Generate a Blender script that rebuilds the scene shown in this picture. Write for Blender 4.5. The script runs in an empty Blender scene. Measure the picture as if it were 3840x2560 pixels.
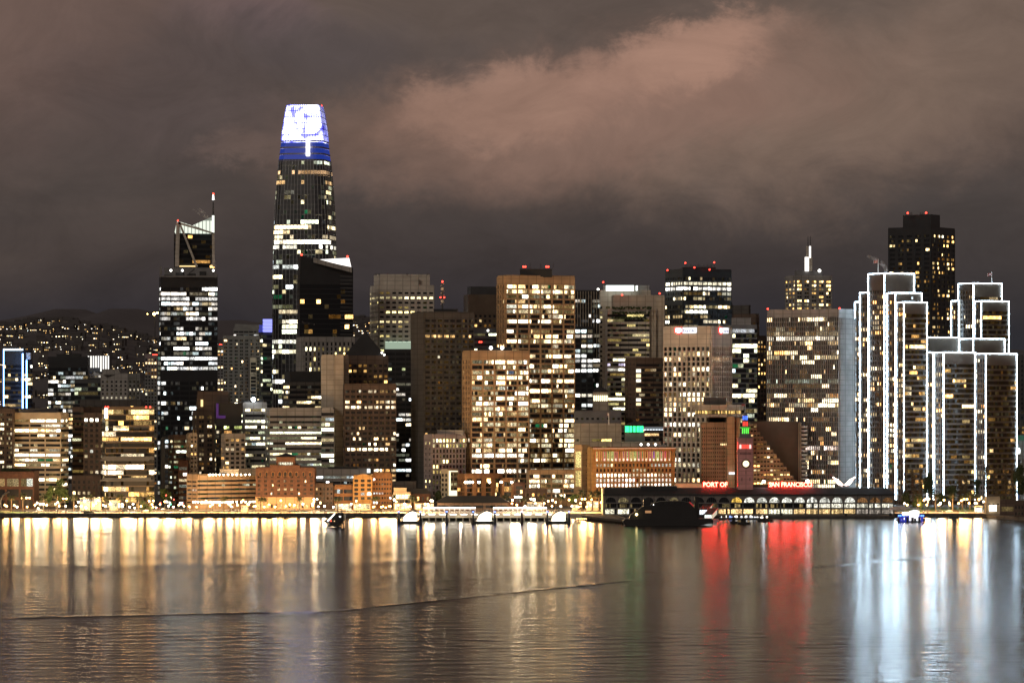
import bpy, math, random
from math import sin, cos, pi, radians as R
sc = bpy.context.scene
COL = sc.collection
# ---------------------------------------------------------------- survey: camera stands 85 m up on an island 2.6 km from the waterfront
F, H, YH, CX = 13684.0, 85.0, 1490.0, 1920.0
def X(px, D): return (px-CX)/F*D
def Z(py, D): return H-(py-YH)/F*D
def DW(py): return H*F/(py-YH)          # distance of a point on the water
GZ = 2.5                                 # street level

# ---------------------------------------------------------------- materials
MATS = {}
def nodes(m):
    m.use_nodes = True
    nt = m.node_tree; nt.nodes.clear()
    return nt, nt.nodes, nt.links
def wallmat(name, col, rough=.85, var=.18, scale=.12, metallic=0., joint=None):
    if name in MATS: return MATS[name]
    m = bpy.data.materials.new(name); nt, N, L = nodes(m)
    out = N.new('ShaderNodeOutputMaterial'); b = N.new('ShaderNodeBsdfPrincipled')
    tc = N.new('ShaderNodeTexCoord'); no = N.new('ShaderNodeTexNoise')
    no.inputs['Scale'].default_value = scale; no.inputs['Detail'].default_value = 5
    L.new(tc.outputs['Object'], no.inputs['Vector'])
    mp = N.new('ShaderNodeMapRange'); mp.inputs[1].default_value=.3; mp.inputs[2].default_value=.7
    mp.inputs[3].default_value = 1-var; mp.inputs[4].default_value = 1+var
    L.new(no.outputs['Fac'], mp.inputs[0])
    sep = N.new('ShaderNodeVectorMath'); sep.operation='SCALE'
    sep.inputs[0].default_value = col; L.new(mp.outputs[0], sep.inputs['Scale'])
    last = sep.outputs[0]
    if joint:                                   # horizontal and vertical panel joints
        sx = N.new('ShaderNodeSeparateXYZ'); L.new(tc.outputs['Object'], sx.inputs[0])
        fac=None
        for ax,per in ((2,joint),(0,joint*1.7)):
            a=N.new('ShaderNodeMath'); a.operation='DIVIDE'; a.inputs[1].default_value=per; L.new(sx.outputs[ax],a.inputs[0])
            f=N.new('ShaderNodeMath'); f.operation='FRACT'; L.new(a.outputs[0],f.inputs[0])
            g=N.new('ShaderNodeMath'); g.operation='LESS_THAN'; g.inputs[1].default_value=.09; L.new(f.outputs[0],g.inputs[0])
            if fac is None: fac=g
            else:
                mx=N.new('ShaderNodeMath'); mx.operation='MAXIMUM'; L.new(fac.outputs[0],mx.inputs[0]); L.new(g.outputs[0],mx.inputs[1]); fac=mx
        mix=N.new('ShaderNodeMix'); mix.data_type='RGBA'; L.new(fac.outputs[0],mix.inputs[0]); L.new(last,mix.inputs[6])
        mix.inputs[7].default_value=(col[0]*.6,col[1]*.6,col[2]*.6,1); last=mix.outputs[2]
    L.new(last, b.inputs['Base Color'])
    b.inputs['Roughness'].default_value = rough; b.inputs['Metallic'].default_value = metallic
    L.new(b.outputs[0], out.inputs[0]); MATS[name]=m; return m
def plain(name, col, rough=.6, metallic=0., em=None, es=0., sampling=None):
    if name in MATS: return MATS[name]
    m = bpy.data.materials.new(name); nt,N,L = nodes(m)
    out = N.new('ShaderNodeOutputMaterial'); b = N.new('ShaderNodeBsdfPrincipled')
    b.inputs['Base Color'].default_value=(*col,1); b.inputs['Roughness'].default_value=rough; b.inputs['Metallic'].default_value=metallic
    if em:
        b.inputs['Emission Color'].default_value=(*em,1); b.inputs['Emission Strength'].default_value=es
    L.new(b.outputs[0], out.inputs[0])
    if sampling: m.cycles.emission_sampling=sampling
    MATS[name]=m; return m
def glassmat(name, col, rough=.12):
    m=plain(name,col,rough); m.node_tree.nodes['Principled BSDF'].inputs['Specular IOR Level'].default_value=.3; return m
def litmat():
    m = bpy.data.materials.new('lit_window'); nt,N,L = nodes(m)
    out=N.new('ShaderNodeOutputMaterial'); e=N.new('ShaderNodeEmission'); at=N.new('ShaderNodeAttribute'); at.attribute_name='lit'
    g=N.new('ShaderNodeNewGeometry'); no=N.new('ShaderNodeTexNoise'); no.inputs['Scale'].default_value=.95; no.inputs['Detail'].default_value=4
    mpp=N.new('ShaderNodeMapping'); mpp.inputs['Scale'].default_value=(1,1,1.6)
    L.new(g.outputs['Position'],mpp.inputs[0]); L.new(mpp.outputs[0],no.inputs['Vector'])
    mr=N.new('ShaderNodeMapRange'); mr.inputs[1].default_value=.35; mr.inputs[2].default_value=.65; mr.inputs[3].default_value=.2; mr.inputs[4].default_value=1.6
    L.new(no.outputs['Fac'],mr.inputs[0]); L.new(at.outputs['Color'],e.inputs['Color']); L.new(mr.outputs[0],e.inputs['Strength'])
    L.new(e.outputs[0],out.inputs[0]); MATS['lit']=m; return m
LIT = litmat()
GL = glassmat('dark_glass',(.012,.014,.018),.32)
GLB = glassmat('bronze_glass',(.03,.02,.013),.2)
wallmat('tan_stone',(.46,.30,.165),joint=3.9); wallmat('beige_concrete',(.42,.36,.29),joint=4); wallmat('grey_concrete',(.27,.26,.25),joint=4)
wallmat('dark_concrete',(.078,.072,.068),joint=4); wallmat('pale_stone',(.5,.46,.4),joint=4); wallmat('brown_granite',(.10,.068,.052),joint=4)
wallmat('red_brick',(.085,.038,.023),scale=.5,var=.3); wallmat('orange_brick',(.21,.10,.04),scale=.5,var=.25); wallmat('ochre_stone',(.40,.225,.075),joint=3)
wallmat('black_metal',(.018,.02,.024),.4); wallmat('dark_grey',(.045,.047,.052),.5); wallmat('roof_dark',(.02,.021,.023),.7)
wallmat('bronze_panel',(.10,.072,.05),.5); wallmat('mid_grey',(.16,.16,.165)); wallmat('cream',(.6,.48,.32)); wallmat('white_paint',(.78,.77,.74),.5)
wallmat('ribbed_tan',(.30,.21,.13),joint=3.3); wallmat('timber',(.06,.045,.035),.9,.4,1.5); wallmat('cream_rib',(.60,.53,.44),joint=4); wallmat('asphalt',(.09,.085,.08),.8,.3,.3); wallmat('paving',(.48,.40,.30),.9,.25,.2)
wallmat('rose_lit_stone',(.62,.30,.29),joint=3); wallmat('purple_grey',(.3,.25,.25),joint=5)  # clock shaft tone has its rose floodlighting put into the colour
SHORT={}
EM = lambda n,c,s,samp=None: plain(n,(.02,.02,.02),.5,0,c,s,samp)
EM('red_beacon_glow',(1,.05,.03),6); EM('white_light',(1,.97,.9),6)
def ledmat():
    m=bpy.data.materials.new('led_outline'); nt,N,L=nodes(m); out=N.new('ShaderNodeOutputMaterial'); e=N.new('ShaderNodeEmission'); e.inputs['Color'].default_value=(.62,.83,1,1)
    g=N.new('ShaderNodeNewGeometry'); no=N.new('ShaderNodeTexNoise'); no.inputs['Scale'].default_value=.75; no.inputs['Detail'].default_value=2; L.new(g.outputs['Position'],no.inputs['Vector'])
    mr=N.new('ShaderNodeMapRange'); mr.inputs[1].default_value=.38; mr.inputs[2].default_value=.62; mr.inputs[3].default_value=9; mr.inputs[4].default_value=50; L.new(no.outputs['Fac'],mr.inputs[0]); L.new(mr.outputs[0],e.inputs['Strength']); L.new(e.outputs[0],out.inputs[0]); MATS['led_outline']=m
ledmat()
EM('warm_globe_glow',(1,.5,.14),36); EM('white_globe_glow',(1,.82,.55),36)
# ---------------------------------------------------------------- mesh building
class MB:
    def __init__(s): s.v=[]; s.f=[]; s.m=[]; s.c=[]; s.hasc=False
    def face(s, pts, mi=0, col=None):
        k=len(s.v); s.v+= [tuple(p) for p in pts]; s.f.append(tuple(range(k,k+len(pts)))); s.m.append(mi); s.c.append(col)
        if col: s.hasc=True
    def box(s,x0,x1,y0,y1,z0,z1,mi=0):
        s.hexa([(x0,y0),(x1,y0),(x1,y1),(x0,y1)],z0,z1,mi)
    def hexa(s,base,z0,z1,mi=0,bottom=True):
        n=len(base); zt = z1 if isinstance(z1,(list,tuple)) else [z1]*n
        k=len(s.v); s.v+=[(p[0],p[1],z0) for p in base]+[(p[0],p[1],zt[i]) for i,p in enumerate(base)]
        fs=[tuple(k+n+i for i in range(n))]
        if bottom: fs.append(tuple(k+n-1-i for i in range(n)))
        fs+=[(k+i,k+(i+1)%n,k+n+(i+1)%n,k+n+i) for i in range(n)]
        s.f+=fs; s.m+=[mi]*len(fs); s.c+=[None]*len(fs)
    def slab(s,P,u,n,a0,a1,z0,z1,o0,o1,mi=0):   # box standing off a facade
        q=lambda a,o:(P[0]+u[0]*a+n[0]*o,P[1]+u[1]*a+n[1]*o)
        b=[q(a0,o1),q(a1,o1),q(a1,o0),q(a0,o0)]
        s.hexa(b,z0,z1,mi)
    def tube(s,p,q,r0,r1=None,n=6,mi=0,cap=True):
        r1=r0 if r1 is None else r1
        d=[q[i]-p[i] for i in range(3)]; l=math.sqrt(sum(x*x for x in d)) or 1; d=[x/l for x in d]
        a=(0,0,1) if abs(d[2])<.9 else (1,0,0)
        e=[d[1]*a[2]-d[2]*a[1],d[2]*a[0]-d[0]*a[2],d[0]*a[1]-d[1]*a[0]]; le=math.sqrt(sum(x*x for x in e)); e=[x/le for x in e]
        g=[d[1]*e[2]-d[2]*e[1],d[2]*e[0]-d[0]*e[2],d[0]*e[1]-d[1]*e[0]]
        k=len(s.v)
        for P,r in ((p,r0),(q,r1)):
            for i in range(n):
                t=2*pi*i/n; s.v.append(tuple(P[j]+r*(cos(t)*e[j]+sin(t)*g[j]) for j in range(3)))
        fs=[(k+i,k+(i+1)%n,k+n+(i+1)%n,k+n+i) for i in range(n)]
        if cap: fs+=[tuple(k+n-1-i for i in range(n)),tuple(k+n+i for i in range(n))]
        s.f+=fs; s.m+=[mi]*len(fs); s.c+=[None]*len(fs)
    def lathe(s,cx,cy,prof,n=12,mi=0):
        k=len(s.v)
        for r,z in prof:
            for i in range(n): t=2*pi*i/n; s.v.append((cx+r*cos(t),cy+r*sin(t),z))
        m=len(prof); fs=[]
        for j in range(m-1):
            for i in range(n): fs.append((k+j*n+i,k+j*n+(i+1)%n,k+(j+1)*n+(i+1)%n,k+(j+1)*n+i))
        fs+=[tuple(k+n-1-i for i in range(n)),tuple(k+(m-1)*n+i for i in range(n))]
        s.f+=fs; s.m+=[mi]*len(fs); s.c+=[None]*len(fs)
    def ball(s,c,r,n=8,mi=0):
        s.lathe(c[0],c[1],[(max(.02*r,r*sin(pi*j/6)),c[2]-r*cos(pi*j/6)) for j in range(7)],n,mi)
    def build(s,name,mats,parent=None,smooth=False):
        if not isinstance(mats,(list,tuple)): mats=[mats]
        mats=[MATS[m] if isinstance(m,str) else m for m in mats]
        o0 = parent_origin(parent)
        me=bpy.data.meshes.new(name)
        vs=s.v if o0==(0,0,0) else [(x-o0[0],y-o0[1],z-o0[2]) for x,y,z in s.v]
        me.from_pydata(vs,[],s.f)
        for m in mats: me.materials.append(m)
        if any(s.m): me.polygons.foreach_set('material_index',s.m)
        if s.hasc:
            at=me.color_attributes.new('lit','FLOAT_COLOR','CORNER'); d=[]
            for f,c in zip(s.f,s.c):
                c=c or (0,0,0); d+= [c[0],c[1],c[2],1]*len(f)
            at.data.foreach_set('color',d)
        if smooth: me.polygons.foreach_set('use_smooth',[True]*len(me.polygons))
        o=bpy.data.objects.new(name,me); COL.objects.link(o)
        if parent is not None: o.parent=parent
        return o
ORG={}
def parent_origin(p):
    if p is None: return (0,0,0)
    return ORG.get(p.name,(0,0,0))
def sub_origin(o): ORG[o.name]=ORG.get(o.parent.name,(0,0,0)) if o.parent else (0,0,0)
def thing(name,label,cat,loc=(0,0,0),group=None):
    o=bpy.data.objects.new(name,None); COL.objects.link(o); o.location=loc; ORG[o.name]=tuple(loc)
    o.empty_display_size=2; tag(o,label,cat,group); return o
def tag(o,label,cat,group=None):
    o['label']=label; o['category']=cat
    if group: o['group']=group
    return o
def struct(o,kind='structure'): o['kind']=kind; return o
def copy_tree(o,parent=None):
    c=o.copy(); COL.objects.link(c); ORG[c.name]=ORG.get(o.name,(0,0,0))
    if parent: c.parent=parent
    for ch in o.children: copy_tree(ch,c)
    return c
# ---------------------------------------------------------------- lit window patterns
PAL={'warm':[((1,.68,.32),6),((1,.84,.55),5),((1,.5,.16),2),((.06,.6,.25),.12)],
 'cream':[((1,.82,.48),6),((1,.7,.33),4),((1,.92,.7),3),((.05,.6,.28),.1),((.3,.5,1),.08)],
 'white':[((1,.96,.88),7),((.82,.95,1),3),((1,.78,.45),1.2),((.2,.8,.5),.15)],
 'amber':[((1,.55,.16),6),((1,.7,.3),4),((1,.85,.55),1)],
 'green':[((.9,1,.68),5),((1,.86,.5),5),((.06,.55,.25),.5),((.78,.9,1),.8)],
 'yellow':[((1,.8,.3),6),((1,.9,.5),3),((.3,.8,.3),.12)],
 'cool':[((.75,.9,1),5),((1,.97,.92),5),((.25,.4,1),.7),((.3,.8,.7),.4)]}
def pick(rng,pal):
    P=PAL[pal]; t=rng.random()*sum(w for _,w in P)
    for c,w in P:
        t-=w
        if t<=0: break
    j=rng.uniform(.9,1.1); return (c[0],min(1,c[1]*j),min(1.,c[2]*j*j))
def pattern(nf,n,rng,s):
    p=s['p']; rows=s.get('rows') or {}; out=[]
    for f in range(nf):
        pf=min(.97,max(.02,p*rng.choice((.15,.45,.8,1,1.2,1.5,2.1)))); rc=None; rs=1
        if f in rows: r=rows[f]; pf=r[0]; rs=r[1]; rc=r[2] if len(r)>2 else None
        line=[]; i=0
        while i<n:
            L=max(1,int(rng.expovariate(1/s['run'])+.6))
            on=rng.random()<pf; c=None
            if on:
                t=rng.random()
                b=rng.uniform(.08,.3) if t<.34 else (rng.uniform(.4,1.0) if t<.64 else rng.uniform(1.6,6))
                if f in rows: b=max(b,.8)*rs
                cc=rc or pick(rng,s['pal']); b*=s['st']
            for j in range(L):
                if i>=n: break
                if on:
                    k=b*rng.uniform(.55,1.3); k=min(k,.28) if cc[0]<.35 else k; w_=max(0,.55-k)*.9; line.append((cc[0]*k,cc[1]*k*(1-w_*.35),cc[2]*k*(1-w_)))
                elif rng.random()<s['dim']:
                    k=rng.uniform(.012,.06); cc2=pick(rng,s['pal']); line.append(tuple(x*k for x in cc2))
                else: line.append(None)
                i+=1
        out.append(line)
    return out
def S(**k):
    d=dict(fh=3.9,bw=6,wr=.55,ww=.9,np=3,p=.4,pal='cream',run=2.5,proud=.4,top=3,base=0,mode='band',wall='beige_concrete',st=1.,dim=.22,glass=GL,edge=0,sub=0,pier=None)
    d.update(k); return d
def facade(root,wall,P,u,n,W,z0,z1,s,rng,wmi=0,pool=None):
    W0=s['edge']; Wn=W-2*W0
    if Wn<1.5: return
    zt=z1-s['top']; zb=z0+s['base']; nf=max(1,int(round((zt-zb)/s['fh']))); fh=(zt-zb)/nf
    if zt-zb<2: return
    nb=max(1,int(round(Wn/s['bw']))); b=Wn/nb; pw=b*(1-s['ww'])/2; pr=s['proud']
    npn=s['np']; pat=pattern(nf,nb*npn,rng,s)
    zp=z1
    for f in range(nf):
        wt=zt-f*fh-fh*(1-s['wr'])*.5; wb=wt-fh*s['wr']
        if s['wr']<.985 and s['wr']>0: wall.slab(P,u,n,0,W,wt,zp,0,pr,wmi)
        zp=wb
        q=lambda a,z:(P[0]+u[0]*a+n[0]*.07,P[1]+u[1]*a+n[1]*.07,z)
        if s['mode']=='band':
            mb=MB(); e=W0
            # connected strip of panes
            xs=[W0]
            for i in range(nb):
                a0=W0+i*b+pw; a1=W0+(i+1)*b-pw
                for j in range(npn+1):
                    xx=a0+(a1-a0)*j/npn
                    if xx>xs[-1]+1e-6: xs.append(xx)
            if xs[-1]<W-W0-1e-6: xs.append(W-W0)
            k0=len(mb.v)
            for xx in xs: mb.v.append(q(xx,wb)); mb.v.append(q(xx,wt))
            for i in range(len(xs)-1):
                mid=(xs[i]+xs[i+1])/2-W0; bi=min(nb-1,int(mid/b)); t=(mid-bi*b-pw)/(b-2*pw); c=None
                if 0<=t<=1: c=pat[f][bi*npn+min(npn-1,int(t*npn))]
                mb.f.append((2*i,2*i+2,2*i+3,2*i+1)); mb.m.append(1 if c else 0); mb.c.append(c)
                if c: mb.hasc=True
            mb.build('window_band',[s['glass'],LIT],root)
        else:
            for i in range(nb*npn):
                bi,j=divmod(i,npn); w=(b-2*pw)/npn; g=w*.09 if npn>1 else 0; a0=W0+bi*b+pw+j*w+g; a1=a0+w-2*g; c=pat[f][i]
                pool.append(([q(a0,wb),q(a1,wb),q(a1,wt),q(a0,wt)],c,s['glass']))
    wall.slab(P,u,n,0,W,z0,zp,0,pr,wmi)
    ppr=pr+.06 if s['pier'] is None else s['pier']
    if s['ww']<.985:
        for i in range(nb+1):
            a=W0+i*b; a0=max(0 if i else 0,a-pw); a1=min(W,a+pw)
            if i==0: a0=0
            if i==nb: a1=W
            wall.slab(P,u,n,a0,a1,z0,zt,0,ppr,wmi)
            if s['sub'] and i<nb:
                for j in range(1,s['sub']+1):
                    am=a+pw+(b-2*pw)*j/(s['sub']+1); wall.slab(P,u,n,am-.12,am+.12,z0,zt,0,pr*.6,wmi)
def flush_pool(root,pool):
    pool.sort(key=lambda t:(t[1] is None,))
    lit=[t for t in pool if t[1]]; dk=[t for t in pool if not t[1]]
    a=lit[:70]+dk[:100-min(70,len(lit))]; rest=lit[70:]+dk[100-min(70,len(lit)):]
    if len(a)<100 and rest: k=100-len(a); a+=rest[:k]; rest=rest[k:]
    for q,c,g in a:
        mb=MB(); mb.face(q,1 if c else 0,c); mb.build('window',[g,LIT],root)
    if rest:
        mb=MB()
        for q,c,g in rest: mb.face(q,1 if c else 0,c)
        o=mb.build('small_windows',[rest[0][2],LIT],root); o['kind']='stuff'
# ---------------------------------------------------------------- a building volume; outlines are surveyed at its own distance
def geom(x0,xc,x1,D,th,dep=30):
    C=(X(xc,D),D); t=R(abs(th)); va=(CX-xc)/F
    if th>=0 and xc-x0>.5 and va>0: t+=va             # a side that shows must turn past the line of sight
    if th<0 and x1-xc>.5 and va<0: t-=va
    if th>=0: uR=(cos(t),sin(t)); uL=(-sin(t),cos(t))
    else: uL=(-cos(t),sin(t)); uR=(sin(t),cos(t))
    def w(xp,u):
        k=(xp-CX)/F; return (k*C[1]-C[0])/(u[0]-k*u[1])
    wR=w(x1,uR) if x1-xc>.5 else dep
    wL=w(x0,uL) if xc-x0>.5 else dep
    return C,uL,wL,uR,wR
def vol(root,x0,xc,x1,yt,D,th=8,st=None,stL=None,stR=None,zb=GZ,tops=None,dep=30,wall=None,seed=0,part='wall',ywin=None,cap=True):
    C,uL,wL,uR,wR=geom(x0,xc,x1,D,th,dep)
    zt=Z(yt,D)
    B=[C,(C[0]+uR[0]*wR,C[1]+uR[1]*wR),(C[0]+uR[0]*wR+uL[0]*wL,C[1]+uR[1]*wR+uL[1]*wL),(C[0]+uL[0]*wL,C[1]+uL[1]*wL)]
    zs=zt
    if tops: zs=[Z(t,D) for t in tops]                # corner, right, back, left
    wm=wall or (st or stR or stL)['wall']
    mb=MB(); mb.hexa(B,zb,zs)
    rng=random.Random(seed*7919+int(x0*13+x1*7+yt)); pool=[]
    nR=(uR[1],-uR[0]); nL=(-uL[1],uL[0])
    zw=Z(ywin,D) if ywin else (min(zs) if tops else zt)
    sR=stR if stR is not None else st; sL=stL if stL is not None else st
    if sR and x1-xc>.5: facade(root,mb,C,uR,nR,wR,zb,zw,sR,rng,0,pool)
    if sL and xc-x0>.5:
        P=B[3]; facade(root,mb,P,(-uL[0],-uL[1]),nL,wL,zb,zw,sL,rng,0,pool)
    if cap and not tops:                              # parapet and roof edge
        c=[(p[0]+(p[0]-sum(b[0] for b in B)/4)*0,p[1]) for p in B]
        for i in range(4):
            a,b2=B[i],B[(i+1)%4]; dx,dy=b2[0]-a[0],b2[1]-a[1]; l=math.hypot(dx,dy) or 1
            nn=(-dy/l,dx/l)
            mb.hexa([a,b2,(b2[0]+nn[0]*.5,b2[1]+nn[1]*.5),(a[0]+nn[0]*.5,a[1]+nn[1]*.5)],zt,zt+1.0)
    o=mb.build(part,wm,root); sub_origin(o)
    flush_pool(root,pool)
    return dict(B=B,C=C,uL=uL,uR=uR,wL=wL,wR=wR,zt=zt,nR=nR,nL=nL,wall=o)
def bld(name,label,cat,x0,xc,x1,yt,D,th=8,group=None,**k):
    r=thing(name,label,cat,(X((x0+x1)/2,D),D,k.get('zb',GZ)),group)
    g=vol(r,x0,xc,x1,yt,D,th,**k); g['root']=r; return g
def roofbox(g,x0,x1,yt,D,off=6,depth=12,mat='roof_dark',zb=None,name='penthouse'):
    DD=D+off; mb=MB(); xa,xb=X(x0,DD),X(x1,DD); zt=Z(yt,DD); z0=(g['zt'] if zb is None else zb)-.4
    mb.box(xa,xb,DD,DD+depth,z0,zt); mb.box(xa-.25,xb+.25,DD-.25,DD+depth+.25,zt,zt+.35)
    return mb.build(name,mat,g['root'])
def beacon(g,px,py,D,r=.9,h=3,mat='red_beacon_glow',name='beacon'):
    mb=MB(); x,z=X(px,D),Z(py,D); r*=.72 if mat=='red_beacon_glow' else 1; mb.tube((x,D,z-h),(x,D,z-r*.6),.18,n=5); mb.ball((x,D,z),r,8,1)
    return mb.build(name,['roof_dark',mat],g['root'])
def mast(g,px,y0,y1,D,r=.3,name='antenna',mat='dark_grey'):
    mb=MB(); x=X(px,D); mb.tube((x,D,Z(y1,D)),(x,D,Z(y0,D)),r,r*.4,5)
    for k in range(3):
        z=Z(y1+(y0-y1)*(.3+.25*k),D); mb.tube((x-.8,D,z),(x+.8,D,z),.1,n=4)
    return mb.build(name,mat,g['root'])
WSTEP=1.6; WCOLS=520; WL=(5,22); WSLOPE=.013; ROUGH=(.17,.20); LAMP_R=.6; LAMP_W=8500; SUN=.6
WAKES=((0,2318,1300,2290,5,.34),(1250,2292,2400,2172,5,.34),(0,2120,3300,2090,34,.22),(3000,2130,3540,2082,5,.3),(1500,2180,3000,2120,5,.15))
# ================================================================ BUILDINGS, back to front
RIB=dict(wr=.5,ww=1.,np=1,bw=2.6,run=3)
# --- far left towers
g=bld('office_tower','slim glass tower with glowing blue vertical light strips and lit white roof edge','tower',12,86,121,1312,3600,-30,
  st=S(wall='dark_grey',fh=4.3,wr=.62,ww=1,np=1,bw=3,p=.33,pal='cream',run=2,top=14,st=1.1),seed=1,cap=False)
EM('blue_strip_glow',(.18,.42,1),9); EM('pale_strip_glow',(.6,.82,1),7)
for a,b,y0,y1,m in ((83,88,1325,1540,'blue_strip_glow'),(98,102,1350,1540,'blue_strip_glow'),(12.5,15.5,1312,1540,'blue_strip_glow')):
    mb=MB(); D=3592; mb.box(X(a,D),X(b,D),D-1,D,Z(y1,D),Z(y0,D)); mb.build('light_strip',m,g['root'])
mb=MB(); mb.box(X(14,3590),X(86,3590),3588,3590,Z(1313,3590),Z(1308,3590)); mb.build('light_strip','pale_strip_glow',g['root'])
roofbox(g,88,114,1324,3600,4,12,'white_paint',zb=Z(1345,3600))
g=bld('office_tower','dark glass tower with dense white and cool lights, beside the striped crown tower','tower',181,181,330,1337,3500,4,
  st=S(wall='black_metal',fh=4.,wr=.62,ww=1,np=1,bw=2.4,p=.42,pal='white',run=1.6,top=10,st=1,rows={12:(.9,.9,(1,.55,.2)),13:(.9,1,(1,.6,.25)),14:(.9,1.,(1,.7,.4))}),seed=2,cap=False)
roofbox(g,212,300,1328,3500,8)
g=bld('office_tower','tower with a crown of glowing white vertical stripes','tower',330,352,410,1392,3700,20,
  st=S(wall='grey_concrete',fh=4,wr=.5,ww=.6,np=1,bw=4,p=.3,pal='white'),seed=3)
for i in range(9):
    mb=MB(); a=330+i*9.3; D=3692; z0=Z(1378 if i<5 else 1392,D); mb.box(X(a,D),X(a+4.,D),D-1,D+1,z0,Z(1334,D)); mb.build('light_fin',EM('fin_white_glow',(1,.97,.9),1.5),g['root'])
mb=MB(); mb.box(X(329,3705),X(411,3705),3700,3725,Z(1395,3705),Z(1334,3705)); mb.build('crown_wall','dark_grey',g['root'])
g=bld('office_building','low dark glass block with a rounded roofline below the striped tower','building',280,280,417,1426,3400,0,
  st=S(wall='dark_grey',fh=4,wr=.7,ww=1,np=1,bw=3,p=.16,pal='green',top=2),seed=4)
roofbox(g,330,410,1418,3400)
g=bld('office_building','beige slab block with a blank recessed roof box and dotted white side windows','building',378,480,524,1403,3350,-35,
  st=S(wall='grey_concrete',fh=3.6,wr=.5,ww=.45,np=1,bw=6,p=.35,pal='cream',top=5,mode='win'),seed=5)
roofbox(g,384,445,1385,3350,8,14,'grey_concrete')
g=bld('apartment_tower','thin pale tower with a fine window grid and red lights on its roof','tower',543,543,600,1330,3450,3,
  st=S(wall='mid_grey',fh=3.2,wr=.55,ww=.6,np=1,bw=3,p=.35,pal='warm',top=3),seed=6)
mb=MB(); mb.box(X(572,3440),X(597,3440),3439,3441,Z(1331,3440),Z(1328,3440)); mb.build('rooftop_light','red_beacon_glow',g['root'])
g=bld('apartment_tower','small distant tower with a red lit pyramid tip behind the white lit tower','tower',815,815,838,1296,3800,0,
  st=S(wall='mid_grey',fh=3.3,wr=.5,ww=.6,np=1,bw=4,p=.5,pal='warm',top=1),seed=7)
mb=MB(); D=3800; xa,xb=X(814,D),X(838,D); mb.face([(xa,D,Z(1296,D)),(xb,D,Z(1296,D)),((xa+xb)/2,D+5,Z(1288,D))]); mb.face([(xb,D,Z(1296,D)),(xb,D+10,Z(1296,D)),((xa+xb)/2,D+5,Z(1288,D))]); mb.face([(xa,D+10,Z(1296,D)),(xa,D,Z(1296,D)),((xa+xb)/2,D+5,Z(1288,D))])
mb.build('roof','red_beacon_glow',g['root'])
# --- slanted crown tower with brace
D=3200
g=bld('office_tower','dark tower with a slanted bright crown, pale diagonal brace and tall spire','tower',654,672,804,874,D,14,
  stR=S(wall='black_metal',fh=4.3,wr=.6,ww=1,np=1,bw=4,p=.14,pal='amber',top=1,st=1.1,run=2),stL=S(wall='grey_concrete',fh=4.3,wr=.6,ww=.5,np=1,bw=6,p=.1,pal='amber'),wall='black_metal',seed=8,cap=False)
r=g['root']; EM('crown_glow',(.93,1,.86),1.5)
def quadp(mb,pts,D,th=1.2,mi=0):
    a=[(X(x,D),D,Z(y,D)) for x,y in pts]; b=[(p[0],p[1]+th,p[2]) for p in a]; n=len(a)
    mb.face(a,mi); mb.face(b[::-1],mi)
    for i in range(n): mb.face([a[i],b[i],b[(i+1)%n],a[(i+1)%n]],mi)
def wmat_grid(name,col,st,px=3.,pz=8.,lo=.35):
    m=bpy.data.materials.new(name); nt,N,L=nodes(m); out=N.new('ShaderNodeOutputMaterial'); e=N.new('ShaderNodeEmission'); e.inputs['Color'].default_value=(*col,1)
    g=N.new('ShaderNodeNewGeometry'); s=N.new('ShaderNodeSeparateXYZ'); L.new(g.outputs['Position'],s.inputs[0]); f2=None
    for ax,per in ((0,px),(2,pz)):
        a=N.new('ShaderNodeMath'); a.operation='DIVIDE'; a.inputs[1].default_value=per; L.new(s.outputs[ax],a.inputs[0])
        f=N.new('ShaderNodeMath'); f.operation='FRACT'; L.new(a.outputs[0],f.inputs[0])
        q=N.new('ShaderNodeMath'); q.operation='LESS_THAN'; q.inputs[1].default_value=.22; L.new(f.outputs[0],q.inputs[0])
        if f2 is None: f2=q
        else:
            mx=N.new('ShaderNodeMath'); mx.operation='MAXIMUM'; L.new(f2.outputs[0],mx.inputs[0]); L.new(q.outputs[0],mx.inputs[1]); f2=mx
    mr=N.new('ShaderNodeMapRange'); mr.inputs[3].default_value=st; mr.inputs[4].default_value=st*lo; L.new(f2.outputs[0],mr.inputs[0]); L.new(mr.outputs[0],e.inputs['Strength']); L.new(e.outputs[0],out.inputs[0]); MATS[name]=m; return m
wmat_grid('crown_panel_glow',(.93,1,.84),1.05,3.2,40,.25)
for pts in ([(664,828),(720,846),(790,872),(790,876),(658,876),(655,870)],[(723,845),(790,815),(801,811),(801,872),(790,870)]):
    mb=MB(); quadp(mb,pts,D+3); mb.build('crown_screen','crown_panel_glow',r)
mb=MB(); quadp(mb,[(664,828),(668,828),(668,840),(801,878),(801,872),(676,834)],D-2,1.5)
quadp(mb,[(668,832),(676,834),(742,1000),(733,1000)],D-2,1.5); quadp(mb,[(661,836),(675,832),(671,1000),(656,1000)],D-2,1.5); quadp(mb,[(795,872),(804,872),(805,1000),(796,1000)],D-2,1.5)
mb.build('brace','pale_stone',r)
mb=MB(); quadp(mb,[(795,808),(803,808),(803,874),(795,874)],D-1,2); mb.build('corner_fin','crown_glow',r)
mast(g,799.5,726,812,D,.8,'spire'); beacon(g,800,727,D,1.2,2); beacon(g,667,827,D-3,1,2)
mb=MB(); x=X(799.8,D); mb.tube((x,D-1,Z(750,D)),(x,D-1,Z(732,D)),.9,.6,6); mb.build('spire_light','white_light',r)
mb=MB(); quadp(mb,[(673,996),(733,996),(733,1000),(673,1000)],D-1); mb.build('lit_cornice',EM('amber_line_glow',(1,.7,.3),1.6),r)
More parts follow.
